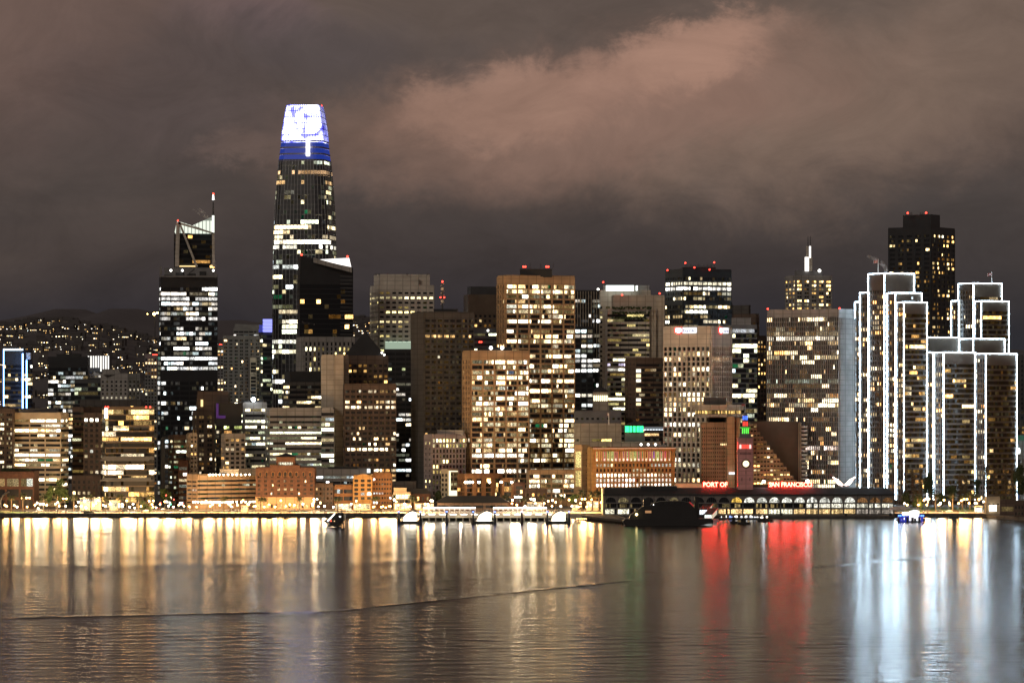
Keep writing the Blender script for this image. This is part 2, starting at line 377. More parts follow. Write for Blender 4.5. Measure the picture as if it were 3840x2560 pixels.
# --- white lit tower
D=3080
rows={0:(.35,1.2,(1,1,.95)),2:(.75,1.,(1,.97,.92)),6:(.7,1,(1,.95,.9)),9:(.75,.9),14:(.97,1.5,(1,1,.97)),15:(.7,1.3),16:(.8,.9),17:(.97,1.3,(1,.98,.92))}
g=bld('office_tower','broad glass tower full of bright white office floors with an open lit roof','tower',598,604,816,1038,D,5,
  st=S(wall='black_metal',fh=4.15,wr=.6,ww=.93,np=3,bw=7.5,p=.55,pal='white',run=1.3,top=8,base=105,st=1.1,rows=rows),seed=9,cap=False)
r=g['root']; zr=Z(1038,D)
mb=MB()
for a,b,y0 in ((598,606,998),(810,816,1028)): mb.box(X(a,D),X(b,D),D+1,D+3,zr,Z(y0,D))
mb.box(X(606,D),X(800,D),D+24,D+26,zr,Z(1000,D)); mb.box(X(604,D),X(813,D),D+.4,D+1.4,zr-.3,zr+1); mb.build('roof_screen','mid_grey',r)
mb=MB()
for a,b,h in ((655,685,4),(700,728,3),(745,768,5),(612,640,2)): mb.box(X(a,D),X(b,D),D+8,D+16,zr,zr+h)
mb.tube((X(690,D),D+6,zr),(X(728,D),D+6,zr+7),.4); mb.build('roof_plant','roof_dark',r)
for px in (641,684,800): beacon(g,px,1014,D+5,1.0,3,'white_light','roof_light')
# lower half, sparser lights
zl=Z(1423,D)
vol(r,598,604,816,1423,D-.8,5,st=S(wall='black_metal',fh=4.15,wr=.62,ww=.93,np=4,bw=7.5,p=.2,pal='white',run=1.5,top=1,st=1.),seed=10,cap=False,part='lower_wall')
vol(r,590,592,606,1310,D+6,30,st=S(wall='dark_grey',fh=4.15,wr=.62,ww=1,np=1,bw=3,p=.75,pal='cool',run=2,top=1),seed=11,cap=False,part='side_wall')
# --- Salesforce-like rounded tower
D=3300; TWH=D+28
prof=[(397,131),(420,141),(460,154),(500,166),(533,172),(570,181),(605,189),(660,199),(720,209),(800,219),(917,227),(1075,232),(1300,234),(1900,234)]
def halfw(z):
    py=YH+(H-z)*F/TWH
    for (y0,w0),(y1,w1) in zip(prof,prof[1:]):
        if y0<=py<=y1: w=w0+(w1-w0)*(py-y0)/(y1-y0); break
    else: w=prof[0][1] if py<397 else 234
    return w/2/F*TWH
cxT=X(1143.5,TWH)
def ring(h,nside=9,ncor=5,rot=R(-9)):
    pts=[]; cr=.42*h
    for k in range(4):
        a0=k*pi/2
        for i in range(nside):                      # flat side
            t=-(h-cr)+2*(h-cr)*i/nside; x,y=t,-h
            c,s_=cos(a0),sin(a0); pts.append((x*c-y*s_,x*s_+y*c))
        for i in range(ncor):
            a=-pi/2+(pi/2)*i/ncor; x,y=(h-cr)+cr*cos(a),-(h-cr)+cr*sin(a)
            c,s_=cos(a0),sin(a0); pts.append((x*c-y*s_,x*s_+y*c))
    c,s_=cos(rot),sin(rot); m=max(abs(p[0]*c-p[1]*s_) for p in pts); k=h/m
    return [((p[0]*c-p[1]*s_)*k+cxT,(p[0]*s_+p[1]*c)*k+TWH) for p in pts]
T=thing('skyscraper','tallest tapering glass skyscraper with rounded corners and a glowing white and blue crown','skyscraper',(cxT,TWH,GZ))
zc=Z(605,TWH); zmid=Z(533,TWH); ztop=Z(397,TWH)
wallmat('fin_metal',(.42,.44,.48),.45)
rng=random.Random(5)
nfl=66; fh=(zc-GZ)/nfl; srows={2:(.7,.7,(1,.6,.3)),4:(.5,.9,(1,.6,.25)),11:(.4,.9),13:(.75,1.2,(1,.8,.45)),14:(.6,1.1,(1,.75,.4)),15:(.55,1,(1,.8,.5)),16:(.5,1.6,(1,.85,.6)),17:(.55,1.7,(1,.93,.75)),21:(.6,1.4,(.95,1,.95)),
 30:(.7,1.1,(1,.8,.5)),32:(.8,1.2,(1,.9,.65)),34:(.6,1.1),36:(.9,1.3,(1,.97,.8)),38:(.9,1.2,(1,.9,.6)),39:(.5,1.2),42:(.6,1),46:(.6,1.2),41:(.5,1),44:(.8,1.1,(1,.95,.8)),48:(.5,1),50:(.8,1.1),53:(.6,1),56:(.5,1)}
npan=4*14
s0=S(p=.24,pal='green',run=2.2,st=1.1,rows=srows,dim=.12)
pt=pattern(nfl,npan,rng,s0)
wl=MB(); GLS=glassmat('grey_blue_glass',(.045,.05,.06),.25)
for f in range(nfl):
    z1=zc-f*fh; z0=z1-fh; za=z0+fh*.12; zb_=z1-fh*.14
    ra=ring(halfw(za)); rb=ring(halfw(zb_)); mb=MB(); n=len(ra)
    mb.v=[(*p,za) for p in ra]+[(*p,zb_) for p in rb]
    for i in range(n):
        c=pt[f][i]; front = True
        mb.f.append((i,(i+1)%n,n+(i+1)%n,n+i)); mb.m.append(1 if c else 0); mb.c.append(c); mb.hasc=mb.hasc or bool(c)
    mb.build('window_band',[GLS,LIT],T)
    r1=ring(halfw(zb_)+.35); r2=ring(halfw(zb_)+.35)
    k=len(wl.v); wl.v+=[(*p,zb_) for p in r1]+[(*p,zb_+fh*.26) for p in ring(halfw(zb_+fh*.26)+.35)]
    for i in range(n): wl.f.append((k+i,k+(i+1)%n,k+n+(i+1)%n,k+n+i)); wl.m.append(0); wl.c.append(None)
zz=[GZ+(zc-GZ)*j/24 for j in range(25)]
fin=MB()
for i in range(0,npan,1):
    for a,b in zip(zz,zz[1:]):
        pa=ring(halfw(a)+.4)[i]; pb=ring(halfw(b)+.4)[i]; fin.tube((*pa,a),(*pb,b),.2,n=4,cap=False)
wl.build('spandrels','dark_grey',T); fin.build('vertical_fins','fin_metal',T)
# crown: video screen, dark rings, notch
def crownmat():
    m=bpy.data.materials.new('crown_screen_glow'); nt,N,L=nodes(m); out=N.new('ShaderNodeOutputMaterial'); e=N.new('ShaderNodeEmission')
    tc=N.new('ShaderNodeTexCoord'); no=N.new('ShaderNodeTexNoise'); no.inputs['Scale'].default_value=.06; no.inputs['Detail'].default_value=4; no.inputs['Distortion'].default_value=1.2
    L.new(tc.outputs['Object'],no.inputs['Vector']); cr=N.new('ShaderNodeValToRGB')
    cr.color_ramp.elements[0].position=.40; cr.color_ramp.elements[0].color=(.06,.06,.5,1); cr.color_ramp.elements[1].position=.60; cr.color_ramp.elements[1].color=(.78,.8,1.0,1)
    el=cr.color_ramp.elements.new(.48); el.color=(.34,.36,.95,1)
    L.new(no.outputs['Fac'],cr.inputs[0]); L.new(cr.outputs[0],e.inputs['Color']); e.inputs['Strength'].default_value=9; L.new(e.outputs[0],out.inputs[0]); MATS['crown_screen']=m
crownmat(); EM('deep_blue_glow',(.015,.07,.62),.42)
mb=MB(); zs=[zmid+(ztop-zmid)*j/6 for j in range(7)]; n=npan
for j,z in enumerate(zs): mb.v+=[(*p,z) for p in ring(halfw(z))]
for j in range(6):
    for i in range(n): mb.f.append((j*n+i,j*n+(i+1)%n,(j+1)*n+(i+1)%n,(j+1)*n+i)); mb.m.append(0); mb.c.append(None)
mb.build('crown_screen','crown_screen',T)
mb=MB()
for j,z in enumerate(zs+[zc,zc+(zmid-zc)/3,zc+2*(zmid-zc)/3,zmid]):
    t=1.1 if j>6 else .45; k=len(mb.v); rr=ring(halfw(z)+.3); mb.v+=[(*p,z-t) for p in rr]+[(*p,z+t*.4) for p in rr]
    for i in range(n): mb.f.append((k+i,k+(i+1)%n,k+n+(i+1)%n,k+n+i)); mb.m.append(0); mb.c.append(None)
for i in range(0,npan,1):
    for a,b in zip(zs,zs[1:]): mb.tube((*ring(halfw(a)+.3)[i],a),(*ring(halfw(b)+.3)[i],b),.3,n=4,cap=False)
mb.build('crown_frame',wallmat('violet_metal',(.2,.2,.3),.5),T)
for j in range(3):
    a=zc+(zmid-zc)*j/3; b=zc+(zmid-zc)*(j+1)/3; mb=MB(); mb.v=[(*p,a+.6) for p in ring(halfw(a))]+[(*p,b-1.4) for p in ring(halfw(b))]
    mb.f=[(i,(i+1)%n,n+(i+1)%n,n+i) for i in range(n)]; mb.m=[0]*n; mb.c=[None]*n; mb.build('blue_band','deep_blue_glow',T)
mb=MB(); yy=TWH-halfw(zmid)-2.2; mb.box(X(1148,yy),X(1161,yy),yy,yy+6,Z(585,yy),zmid); mb.build('lit_notch','white_light',T)
mb=MB(); mb.hexa(ring(halfw(ztop)-.5),ztop-4,ztop-3.5); mb.hexa(ring(halfw(zc)-.8),zc-1,zc-.5); mb.build('roof_deck','roof_dark',T)
gg={'root':T}; beacon(gg,1079,399,TWH,1.0,1); beacon(gg,1206,397,TWH,1.0,1)
# --- blue topped tower and terraced tower between
g=bld('office_tower','glass tower with a purple and blue glowing top floor','tower',967,985,1030,1245,3500,25,
  st=S(wall='dark_grey',fh=4.2,wr=.6,ww=1,np=1,bw=4,p=.33,pal='green',run=1.5,top=2,st=1.2),seed=12,cap=False)
EM('violet_glow',(.28,.3,1),1.6); EM('blue_dim_glow',(.06,.08,.6),.5)
for j in range(4):
    mb=MB(); D2=3498; mb.box(X(986,D2),X(1028,D2),D2-1,D2+20,Z(1244-j*12.5,D2),Z(1234-j*12.5,D2)); mb.build('glowing_storey','violet_glow',g['root'])
mb=MB(); D2=3496; mb.box(X(968,D2),X(984,D2),D2,D2+14,Z(1245,D2),Z(1218,D2)); mb.build('lit_terrace','blue_dim_glow',g['root'])
g=bld('apartment_tower','pale terraced residential tower with small square windows left of the tallest skyscraper','tower',836,836,975,1262,3400,4,
  st=S(wall='mid_grey',fh=3.3,wr=.55,ww=.6,np=2,bw=5.2,p=.13,pal='warm',run=1.2,top=2,mode='win',st=1.1),seed=13)
vol(g['root'],876,876,970,1230,3415,4,st=S(wall='mid_grey',fh=3.3,wr=.5,ww=.9,np=2,bw=5,p=.05,pal='cool',top=2),zb=Z(1262,3415)-.3,seed=14,part='upper_wall')
vol(g['root'],880,880,972,1214,3425,4,wall='mid_grey',zb=Z(1230,3425)-.3,tops=(1214,1218,1222,1216),part='roof_wall')
vol(g['root'],938,938,962,1345,3392,4,st=S(wall='pale_stone',fh=3.3,wr=.8,ww=.8,np=1,bw=5,p=.2,pal='cool'),seed=15,part='bay_wall')
# --- dark slant topped tower in front of skyscraper
D=3120
g=bld('office_tower','dark glass tower with a slanted roof and bright white triangular crown screen','tower',1117,1126,1324,1010,D,8,
  stR=S(wall='black_metal',fh=4.3,wr=.8,ww=1,np=1,bw=3.6,p=.05,pal='amber',run=2,top=12,st=1,dim=.05,rows={12:(.4,.9),18:(.3,1.1)}),stL=S(wall='pale_stone',fh=4.3,wr=.3,ww=.4,p=.02,np=1),wall='black_metal',tops=(958,1003,1003,958),ywin=1012,seed=16)
mb=MB(); quadp(mb,[(1195,973),(1309,967),(1317,1001),(1240,985)],D+30); mb.build('crown_screen',EM('crown_white_glow',(1,.95,.9),1.7),g['root'])
mb=MB(); quadp(mb,[(1175,966),(1240,984),(1319,1003),(1319,1022),(1175,984)],D-1.5); mb.build('sloped_fascia','grey_concrete',g['root'])
mb=MB()
for j in range(16): quadp(mb,[(1276,1035+j*14.5),(1322,1036+j*14.5),(1322,1037.2+j*14.5),(1276,1036.2+j*14.5)],D-1.2+.0,.6)
mb.build('ledges','mid_grey',g['root'])
beacon(g,1131,955,D,1.3,2); beacon(g,1303,962,D+28,1.3,2)
g=bld('office_building','grey ribbed concrete block with narrow upright windows below the slant topped tower','building',1113,1140,1330,1266,2990,12,
  st=S(wall='grey_concrete',fh=4.2,wr=.68,ww=.42,np=1,bw=3.6,p=.3,pal='yellow',run=1.3,top=3,st=.9,proud=.7),seed=17)
# --- mid towers
D=3180
g=bld('office_tower','pale grey office tower with a stepped blank crown and a glowing glass storey','tower',1389,1420,1628,1072,D,10,
  st=S(wall='pale_stone',fh=4.2,wr=.42,ww=.62,np=1,bw=5.4,p=.2,pal='yellow',run=1.5,top=4,base=0,rows={1:(.95,.9,(1,.85,.45)),6:(.85,.7,(1,.8,.4))},st=.8),seed=18,ywin=1072)
vol(g['root'],1402,1425,1612,1032,D+6,10,wall='pale_stone',zb=g['zt']-.3,part='crown_wall')
vol(g['root'],1428,1445,1570,1048,D+3,10,wall='pale_stone',zb=g['zt']-.3,part='crown_bay')
for px in (1410,1421,1433,1458,1527,1604): mast(g,px,1024,1034,D+8,.25)
mb=MB(); mb.box(X(1445,D-2),X(1543,D-2),D-4,D-1,Z(1312,D-2),Z(1280,D-2)); mb.build('glass_storey',wmat_grid('glass_storey_glow',(.75,.95,.72),.9,4,60,.5),g['root'])
mb=MB(); mb.box(X(1425,D-2),X(1448,D-2),D-4,D-1,Z(1620,D-2),Z(1110,D-2)); 
g=bld('office_tower','black office tower with bright white window rows beside the dark concrete tower','tower',1443,1443,1560,1313,3000,0,
  st=S(wall='black_metal',fh=4.15,wr=.5,ww=.92,np=3,bw=8,p=.42,pal='white',run=1.6,top=1,dim=.1,st=1.15,rows={0:(.02,.3),1:(.02,.3),2:(.02,.3),3:(.5,.7,(.9,1,.5)),4:(.03,.3),5:(.02,.3),11:(.8,.9),12:(.9,1),13:(.9,1.1),23:(.8,1.3,(.8,.95,1))}),seed=19)
D=2860
g=bld('office_building','dark mansard roofed office block with warm lit storeys left of the pale slab','building',1061,1085,1290,1432,2900,12,
  st=S(wall='dark_concrete',fh=4.0,wr=.5,ww=1,np=1,bw=3,p=.5,pal='cream',run=3,top=2,st=1.1),seed=20,cap=False)
vol(g['root'],1066,1088,1286,1392,2905,12,wall='roof_dark',zb=g['zt']-.2,tops=(1392,1392,1392,1392),part='mansard_roof')
g=bld('concrete_slab_tower','tall blank pale concrete slab with lit glass on both sides','tower',1205,1252,1307,1334,2845,-30,
  stL=S(wall='grey_concrete',fh=4.,wr=.6,ww=1,np=1,bw=3,p=.6,pal='green',run=2,top=52),wall='beige_concrete',stR=S(wall='beige_concrete',wr=.55,ww=1,np=1,bw=3,fh=4,p=.35,pal='green',top=52,edge=0),seed=21)
vol(g['root'],1252,1252,1289,1334,2838,0,wall='beige_concrete',part='slab_wall',dep=6)
g=bld('office_building','wide grey ribbon window office block with greenish rows behind the domed brick hotel','building',999,1012,1210,1533,2815,6,
  st=S(wall='grey_concrete',fh=4.05,wr=.4,ww=1,np=1,bw=2.4,p=.42,pal='green',run=3,top=4,st=.95),seed=22)
vol(g['root'],1205,1205,1252,1533,2818,0,st=S(wall='grey_concrete',fh=4.05,wr=.6,ww=1,np=1,bw=3,p=.6,pal='green',run=2,top=2,st=1.1),seed=23,part='stair_wall')
g=bld('office_building','pale framed office block with green white window strips and a roof floodlight','building',898,912,1001,1512,2850,10,
  st=S(wall='grey_concrete',fh=4.3,wr=.45,ww=.93,np=12,bw=26,p=.5,pal='green',run=4,top=3,st=1.1,rows={2:(.97,1.7,(1,1,.7))},edge=1),seed=24)
roofbox(g,905,985,1500,2850,5,14)
beacon(g,950,1497,2845,1.6,2,EM('flood_glow',(.85,.95,1),40),'floodlight')
# brown pyramid tower
D=2880
g=bld('office_tower','brown tower with a black pyramid roof and small square lit windows','tower',1288,1302,1456,1337,D,5,
  st=S(wall='brown_granite',fh=4.2,wr=.48,ww=.6,np=1,bw=3.9,p=.6,pal='amber',run=1.6,top=5,mode='win',st=1.1),seed=25)
mb=MB(); xa,xb=X(1290,D+4),X(1442,D+4); z0=g['zt']; zt=Z(1254,D+20); b=[(xa,D+3),(xb,D+3),(xb,D+34),(xa,D+34)]; cx=(xa+xb)/2; ap=[(cx-2,D+17),(cx+2,D+17),(cx+2,D+20),(cx-2,D+20)]
k=len(mb.v); mb.v+=[(*p,z0+1) for p in b]+[(*p,zt) for p in ap]; mb.f+=[(0,1,5,4),(1,2,6,5),(2,3,7,6),(3,0,4,7),(4,5,6,7)]; mb.m+=[0]*5; mb.c+=[None]*5
mb.build('pyramid_roof','roof_dark',g['root'])
for px in (1432,1441): beacon(g,px,1330 if px>1435 else 1322,D+2,.8,2,'white_light','roof_light')
g=bld('office_building','dark brown office block with scattered amber windows in front of the pyramid roofed tower','building',1288,1292,1486,1443,2815,3,
  st=S(wall='brown_granite',fh=4.0,wr=.5,ww=.72,np=2,bw=4.6,p=.36,pal='warm',run=1.6,top=3,st=1.15,mode='band',rows={3:(.9,1,(1,.8,.5)),2:(.5,1),9:(.5,1),15:(.7,1.2)}),seed=26)
# dark concrete tower with fins
D=2830
g=bld('office_tower','tall dark concrete tower with a ribbed blank side and one amber lit row','tower',1543,1591,1778,1173,D,22,
  stR=S(wall='dark_concrete',fh=4.05,wr=.5,ww=.74,np=2,bw=5.4,p=.06,pal='amber',run=1.2,top=4,dim=.5,st=.5,rows={0:(.01,.1),1:(.01,.1),2:(.01,.1),3:(.85,1.6,(1,.6,.22))}),
  stL=S(wall='dark_concrete',fh=200,wr=.02,ww=.5,np=1,bw=1.6,p=0,top=1,dim=0,proud=.5),seed=27)
roofbox(g,1626,1716,1160,D,12); beacon(g,1659,1056,D+18,1.1,2); beacon(g,1652,1115,D+17,.9,2);beacon(g,1666,1115,D+17,.9,2); mast(g,1659,1058,1160,D+18,.8,'lattice_mast')
mb=MB(); x=X(1659,D+16)
for py in (1083,1130): mb.tube((x,D+15,Z(py,D+16)),(x,D+16,Z(py,D+16)),1.3,n=10)
for k in range(6): z=Z(1072+k*14,D+18); mb.tube((x-1.5,D+18,z),(x+1.5,D+18,z+2),.3,n=4)
mb.build('dish_antenna','pale_stone',g['root'])
g=bld('office_tower','brown tower with a dark square crown behind the dark concrete tower','tower',1740,1758,1880,1108,3230,12,
  st=S(wall='bronze_panel',fh=4.2,wr=.5,ww=.5,np=1,bw=4,p=.35,pal='amber',run=1.4,top=16,st=.9),seed=28)
vol(g['root'],1752,1765,1880,1078,3240,12,wall='dark_grey',zb=g['zt']-.3,part='crown_wall')
g=bld('office_building','low dark office block with pale green strip windows and red beacons','building',1777,1777,1875,1236,3100,0,
  st=S(wall='dark_grey',fh=4.3,wr=.45,ww=1,np=1,bw=3,p=.5,pal='green',run=2,top=2),seed=29)
beacon(g,1798,1282,3095,1,1); beacon(g,1805,1282,3095,1,1); beacon(g,1830,1239,3095,.9,1,'white_light','roof_light')
g=bld('office_building','pale finned office block with a windowless left side beside the tan twin towers','building',1591,1620,1745,1632,2780,28,
  stR=S(wall='pale_stone',fh=3.9,wr=.62,ww=.62,np=1,bw=3.0,p=.35,pal='yellow',run=2,top=2,proud=.6,rows={0:(.9,.9),1:(.85,.9),5:(.6,1.1)}),stL=S(wall='purple_grey',fh=4,wr=.45,ww=.3,np=1,bw=8,p=.12,pal='yellow',top=4),seed=30,wall='purple_grey')
roofbox(g,1640,1740,1614,2786,6,14,'grey_concrete')
# tan twin towers
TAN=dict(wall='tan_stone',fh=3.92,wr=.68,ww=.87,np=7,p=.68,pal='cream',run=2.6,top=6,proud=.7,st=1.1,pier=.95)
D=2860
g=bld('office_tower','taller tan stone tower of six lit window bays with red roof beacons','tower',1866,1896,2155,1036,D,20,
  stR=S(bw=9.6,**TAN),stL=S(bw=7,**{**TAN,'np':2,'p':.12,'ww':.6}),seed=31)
roofbox(g,1950,2070,1010,D,10,16)
for px in (1963,1970,2049,2056): beacon(g,px,1000,D+12,1.1,3)
for px in (1988,2028,2075): mast(g,px,985,1012,D+14,.2)
D=2800
g=bld('office_tower','shorter tan stone tower of five wide bays with two white floodlights on its roof','tower',1736,1766,1983,1318,D,20,
  stR=S(bw=9.4,**{**TAN,'rows':{9:(.9,1),18:(.75,1.6,(1,.95,.8)),21:(.9,1.5,(1,.9,.7))}}),stL=S(bw=7,**{**TAN,'np':2,'p':.12,'ww':.6}),seed=32)
roofbox(g,1790,1920,1303,D,14,10)
for px in (1841,1883): beacon(g,px,1304,D+6,1.4,2,'white_light','roof_light')
g=bld('office_building','low tan annexe of lit strip windows at the foot of the tan twin towers','building',1982,1982,2197,1766,2775,3,
  st=S(bw=8.6,**{**TAN,'fh':3.8,'p':.85,'top':2,'base':6}),seed=33)
# right of centre
D=3050
ST=dict(wall='beige_concrete',fh=4.1,wr=.6,pal='white',run=2,top=2)
g=bld('office_tower','dark striped tower with thin pale vertical ribs right of the tall tan tower','tower',2153,2153,2250,1092,D,2,
  st=S(wall='black_metal',fh=4.1,wr=.62,ww=1,np=1,bw=1.5,p=.28,pal='white',run=3.5,top=2,base=70),seed=34)
r=g['root']; mb=MB()
for i in range(10): a=2155+i*10.2; mb.box(X(a,D-1.5),X(a+2,D-1.5),D-1.5,D-.2,Z(1345,D),Z(1092,D))
mb.build('vertical_ribs','beige_concrete',r)
vol(r,2155,2155,2224,1228,D-6,2,st=S(wall='black_metal',fh=4.1,wr=.6,ww=.76,np=1,bw=4.7,p=.4,pal='white',run=3,top=1,proud=.8,rows={1:(.9,1.2,(1,.85,.7)),11:(.95,1.4,(1,.85,.7)),13:(.95,1.5,(1,.9,.7)),18:(.9,1.2,(.8,.92,1))}),seed=35,part='lower_wall')
g=bld('office_tower','pale tower with a glowing white rectangular rooftop box','tower',2236,2236,2440,1092,3120,2,
  stR=S(wall='beige_concrete',fh=4.1,wr=.45,ww=.55,np=1,bw=6.5,p=.3,pal='yellow',run=1.4,top=12,st=1.2),seed=36)
D=3110; roofbox(g,2262,2435,1071,3120,4,20,'grey_concrete')
mb=MB(); mb.box(X(2273,D),X(2377,D),D,D+6,Z(1090,D),Z(1070,D)); mb.box(X(2385,D),X(2391,D),D,D+6,Z(1089,D),Z(1071,D)); mb.build('lit_screen',EM('screen_white_glow',(.9,1,.95),2.4),g['root'])
beacon(g,2262,1058,D,1,8); beacon(g,2243,1085,D,1,2,'white_light','roof_light')
D=2950
g=bld('office_tower','pale ribbon window tower stepping down to the right with planted yellow lit terraces','tower',2278,2278,2435,1160,D,2,
  st=S(wall='pale_stone',fh=3.95,wr=.5,ww=1,np=1,bw=2.2,p=.42,pal='yellow',run=2.5,top=3,st=1.,rows={10:(.7,1.4,(.8,.7,1)),11:(.8,1,(1,.95,.8))}),seed=37)
r=g['root']
vol(r,2300,2300,2492,1111,D+6,2,wall='beige_concrete',part='rear_wall',zb=GZ,dep=24)
vol(r,2300,2300,2460,1160,D+3,2,wall='beige_concrete',part='terrace_wall',zb=Z(1400,D),dep=20)
beacon(g,2333,1106,D,1,2); beacon(g,2474,1100,D+8,1,3)
rg=random.Random(4)
for k in range(3):
    mb=MB()
    for i in range(70): 
        x=X(2296+rg.random()*(150-k*12),D-1); z=Z(1157+k*19,D)+rg.uniform(-.2,1.4); mb.box(x-.7,x+.7,D-3+rg.random(),D-2+rg.random(),z-.5,z+.5)
    mb.build('terrace_planting',wallmat('leaf_dark',(.03,.05,.02),.9,.4,1),r)
D=2890
g=bld('office_building','narrow red brown tower with a dark glass wing and bright stacked bay windows','building',2345,2386,2492,1345,D,25,
  stR=S(wall='black_metal',fh=4.,wr=.5,ww=1,np=1,bw=2.4,p=.18,pal='warm',run=2.5,top=3,st=.8),stL=S(wall='red_brick',fh=4,wr=.3,ww=.4,np=1,bw=6,p=.04,pal='amber',top=2),wall='brown_granite',seed=38)
for j,(y0,y1) in enumerate(((1384,1396),(1402,1415),(1421,1432),(1455,1469),(1493,1504),(1510,1520))):
    mb=MB(); mb.box(X(2386,D-6),X(2403,D-6),D-7,D-4,Z(y1,D-6),Z(y0,D-6)); mb.build('bay_window',EM('bay_glow%s'%('' if j%2 else '_white'),(1,.75,.4) if j%2 else (1,.95,.8),1.8),g['root'])
mb=MB(); mb.box(X(2406,D-8),X(2490,D-8),D-10,D-8,Z(1612,D-8),Z(1600,D-8)); mb.build('lit_colonnade',wmat_grid('colonnade_glow',(.85,.93,1),1.7,2.3,60,.1),g['root'])
# small domed lit lantern
D=2900
g=bld('office_building','old stone building with a white lit colonnade lantern and small cupola on top','building',2160,2160,2330,1540,D,0,
  st=S(wall='mid_grey',fh=4.4,wr=.4,ww=.5,np=1,bw=4.5,p=.2,pal='cream',top=4,mode='win'),seed=39)
roofbox(g,2224,2282,1505,D,-1,12,'beige_concrete',zb=g['zt'])
mb=MB(); mb.box(X(2224,D),X(2281,D),D,D+11,Z(1506,D),Z(1470,D)); o=mb.build('lantern_wall','beige_concrete',g['root'])
for i in range(7):
    mb=MB(); a=2226+i*7.9; mb.box(X(a,D-.5),X(a+4.8,D-.5),D-.7,D-.1,Z(1503,D),Z(1482,D)); mb.build('lit_arch',EM('lantern_glow',(1,.93,.62),2),g['root'])
mb=MB(); cx=X(2253,D+6); mb.lathe(cx,D+6,[(6.4,Z(1470,D)),(5.6,Z(1462,D)),(2.6,Z(1454,D)),(1.4,Z(1450,D)),(1.4,Z(1425,D)),(.9,Z(1420,D)),(.05,Z(1412,D))],12); mb.build('cupola','roof_dark',g['root'])
D=2810
g=bld('office_building','low stone block with a long cornice and dim windows behind the golden hotel','building',2154,2154,2330,1545,D+50,0,
  st=S(wall='mid_grey',fh=4.2,wr=.4,ww=.5,np=1,bw=4,p=.3,pal='yellow',top=3,st=.3,mode='win'),seed=40)
g=bld('office_building','blank beige block with two short rows of lit windows behind the golden hotel','building',2154,2181,2330,1592,D,15,
  st=S(wall='beige_concrete',fh=6,wr=.33,ww=.5,np=4,bw=34,p=.75,pal='yellow',run=2,top=9,st=.9),seed=41)
mb=MB(); D2=2800; x=X(2283,D2); mb.tube((x,D2,Z(1592,D2)),(x,D2,Z(1552,D2)),.5,.3,6); mb.box(x-1,x+.2,D2,D2+.2,Z(1558,D2),Z(1548,D2)); mb.build('flagpole','white_paint',g['root'])
# green cupola building
D=2770
g=bld('office_building','stone building with a green floodlit cupola under a dark tent roof','building',2340,2340,2480,1660,D,0,
  st=S(wall='beige_concrete',fh=4.2,wr=.4,ww=.4,np=1,bw=5,p=.25,pal='yellow',top=4,mode='win'),seed=42)
roofbox(g,2346,2418,1622,D,4,14,'mid_grey')
mb=MB(); cx=X(2378,D+8); mb.lathe(cx,D+8,[(5.9,Z(1622,D)),(5.9,Z(1594,D))],12); mb.build('cupola','roof_dark',g['root'])
for i in range(7):
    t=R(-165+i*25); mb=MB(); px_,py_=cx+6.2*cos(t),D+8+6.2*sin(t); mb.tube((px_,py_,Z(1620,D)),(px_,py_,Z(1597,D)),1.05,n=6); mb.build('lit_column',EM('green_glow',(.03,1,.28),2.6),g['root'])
mb=MB(); mb.lathe(cx,D+8,[(7,Z(1594,D)),(7,Z(1592,D)),(.6,Z(1581,D)),(.3,Z(1573,D))],12); mb.build('roof','roof_dark',g['root'])
# black tower
D=3060
BLK=dict(wall='black_metal',fh=4.15,wr=.6,ww=.86,np=2,p=.42,pal='cream',run=2.2,proud=.5,dim=.2)
g=bld('office_tower','black angular tower with rows of bright windows and red beacons among roof antennas','tower',2497,2562,2742,1012,D,25,
  st=S(bw=4.6,top=5,**{**BLK,'rows':{1:(.9,1.4,(1,.9,.65)),2:(.95,1.5,(1,.95,.85)),8:(.9,1.3)}}),seed=43)
vol(g['root'],2495,2562,2746,1136,D-5,25,st=S(bw=4.6,top=1,**{**BLK,'p':.5}),seed=44,part='lower_wall')
roofbox(g,2560,2684,1004,D,8,16)
for px,py in ((2570,986),(2678,984),(2604,1003),(2661,1011),(2503,1013)): beacon(g,px,py,D+4,1.,4)
for px in range(2576,2672,7): mast(g,px,988+(px*7)%11,1006,D+12,.22)
# white ribbed bank tower
D=2850
PRb=dict(wall='cream_rib',fh=4.0,wr=.72,ww=.62,p=.36,pal='cream',run=2.5,proud=1.1,pier=1.4,rows={2:(.8,.8,(1,.7,.4)),11:(.9,.8),15:(.97,1.3,(1,.93,.75)),21:(.3,.9),23:(.95,1.2),26:(.6,1)})
g=bld('office_tower','pale ribbed bank tower with lit signs on its blank top band','tower',2490,2665,2740,1226,D,-28,
  stL=S(bw=4.2,top=15,np=2,base=4,**PRb),stR=S(bw=3.0,top=15,np=1,base=4,**{**PRb,'p':.1}),seed=45)
def text(body,x,y,z,size,mat,parent,ext=.2,offset=0,rotz=0,sx=1,name='lettering',align='LEFT'):
    c=bpy.data.curves.new(name,'FONT'); c.body=body; c.size=size; c.extrude=ext; c.offset=offset; c.align_x=align; c.resolution_u=3
    o=bpy.data.objects.new(name,c); COL.objects.link(o); c.materials.append(MATS[mat] if isinstance(mat,str) else mat)
    o0=parent_origin(parent); o.location=(x-o0[0],y-o0[1],z-o0[2]); o.rotation_euler=(pi/2,0,rotz); o.scale=(sx,1,1)
    me=bpy.data.meshes.new_from_object(o); m=bpy.data.objects.new(name,me); COL.objects.link(m); m.location=o.location; m.rotation_euler=o.rotation_euler; m.scale=o.scale; m.parent=parent; bpy.data.objects.remove(o); return m
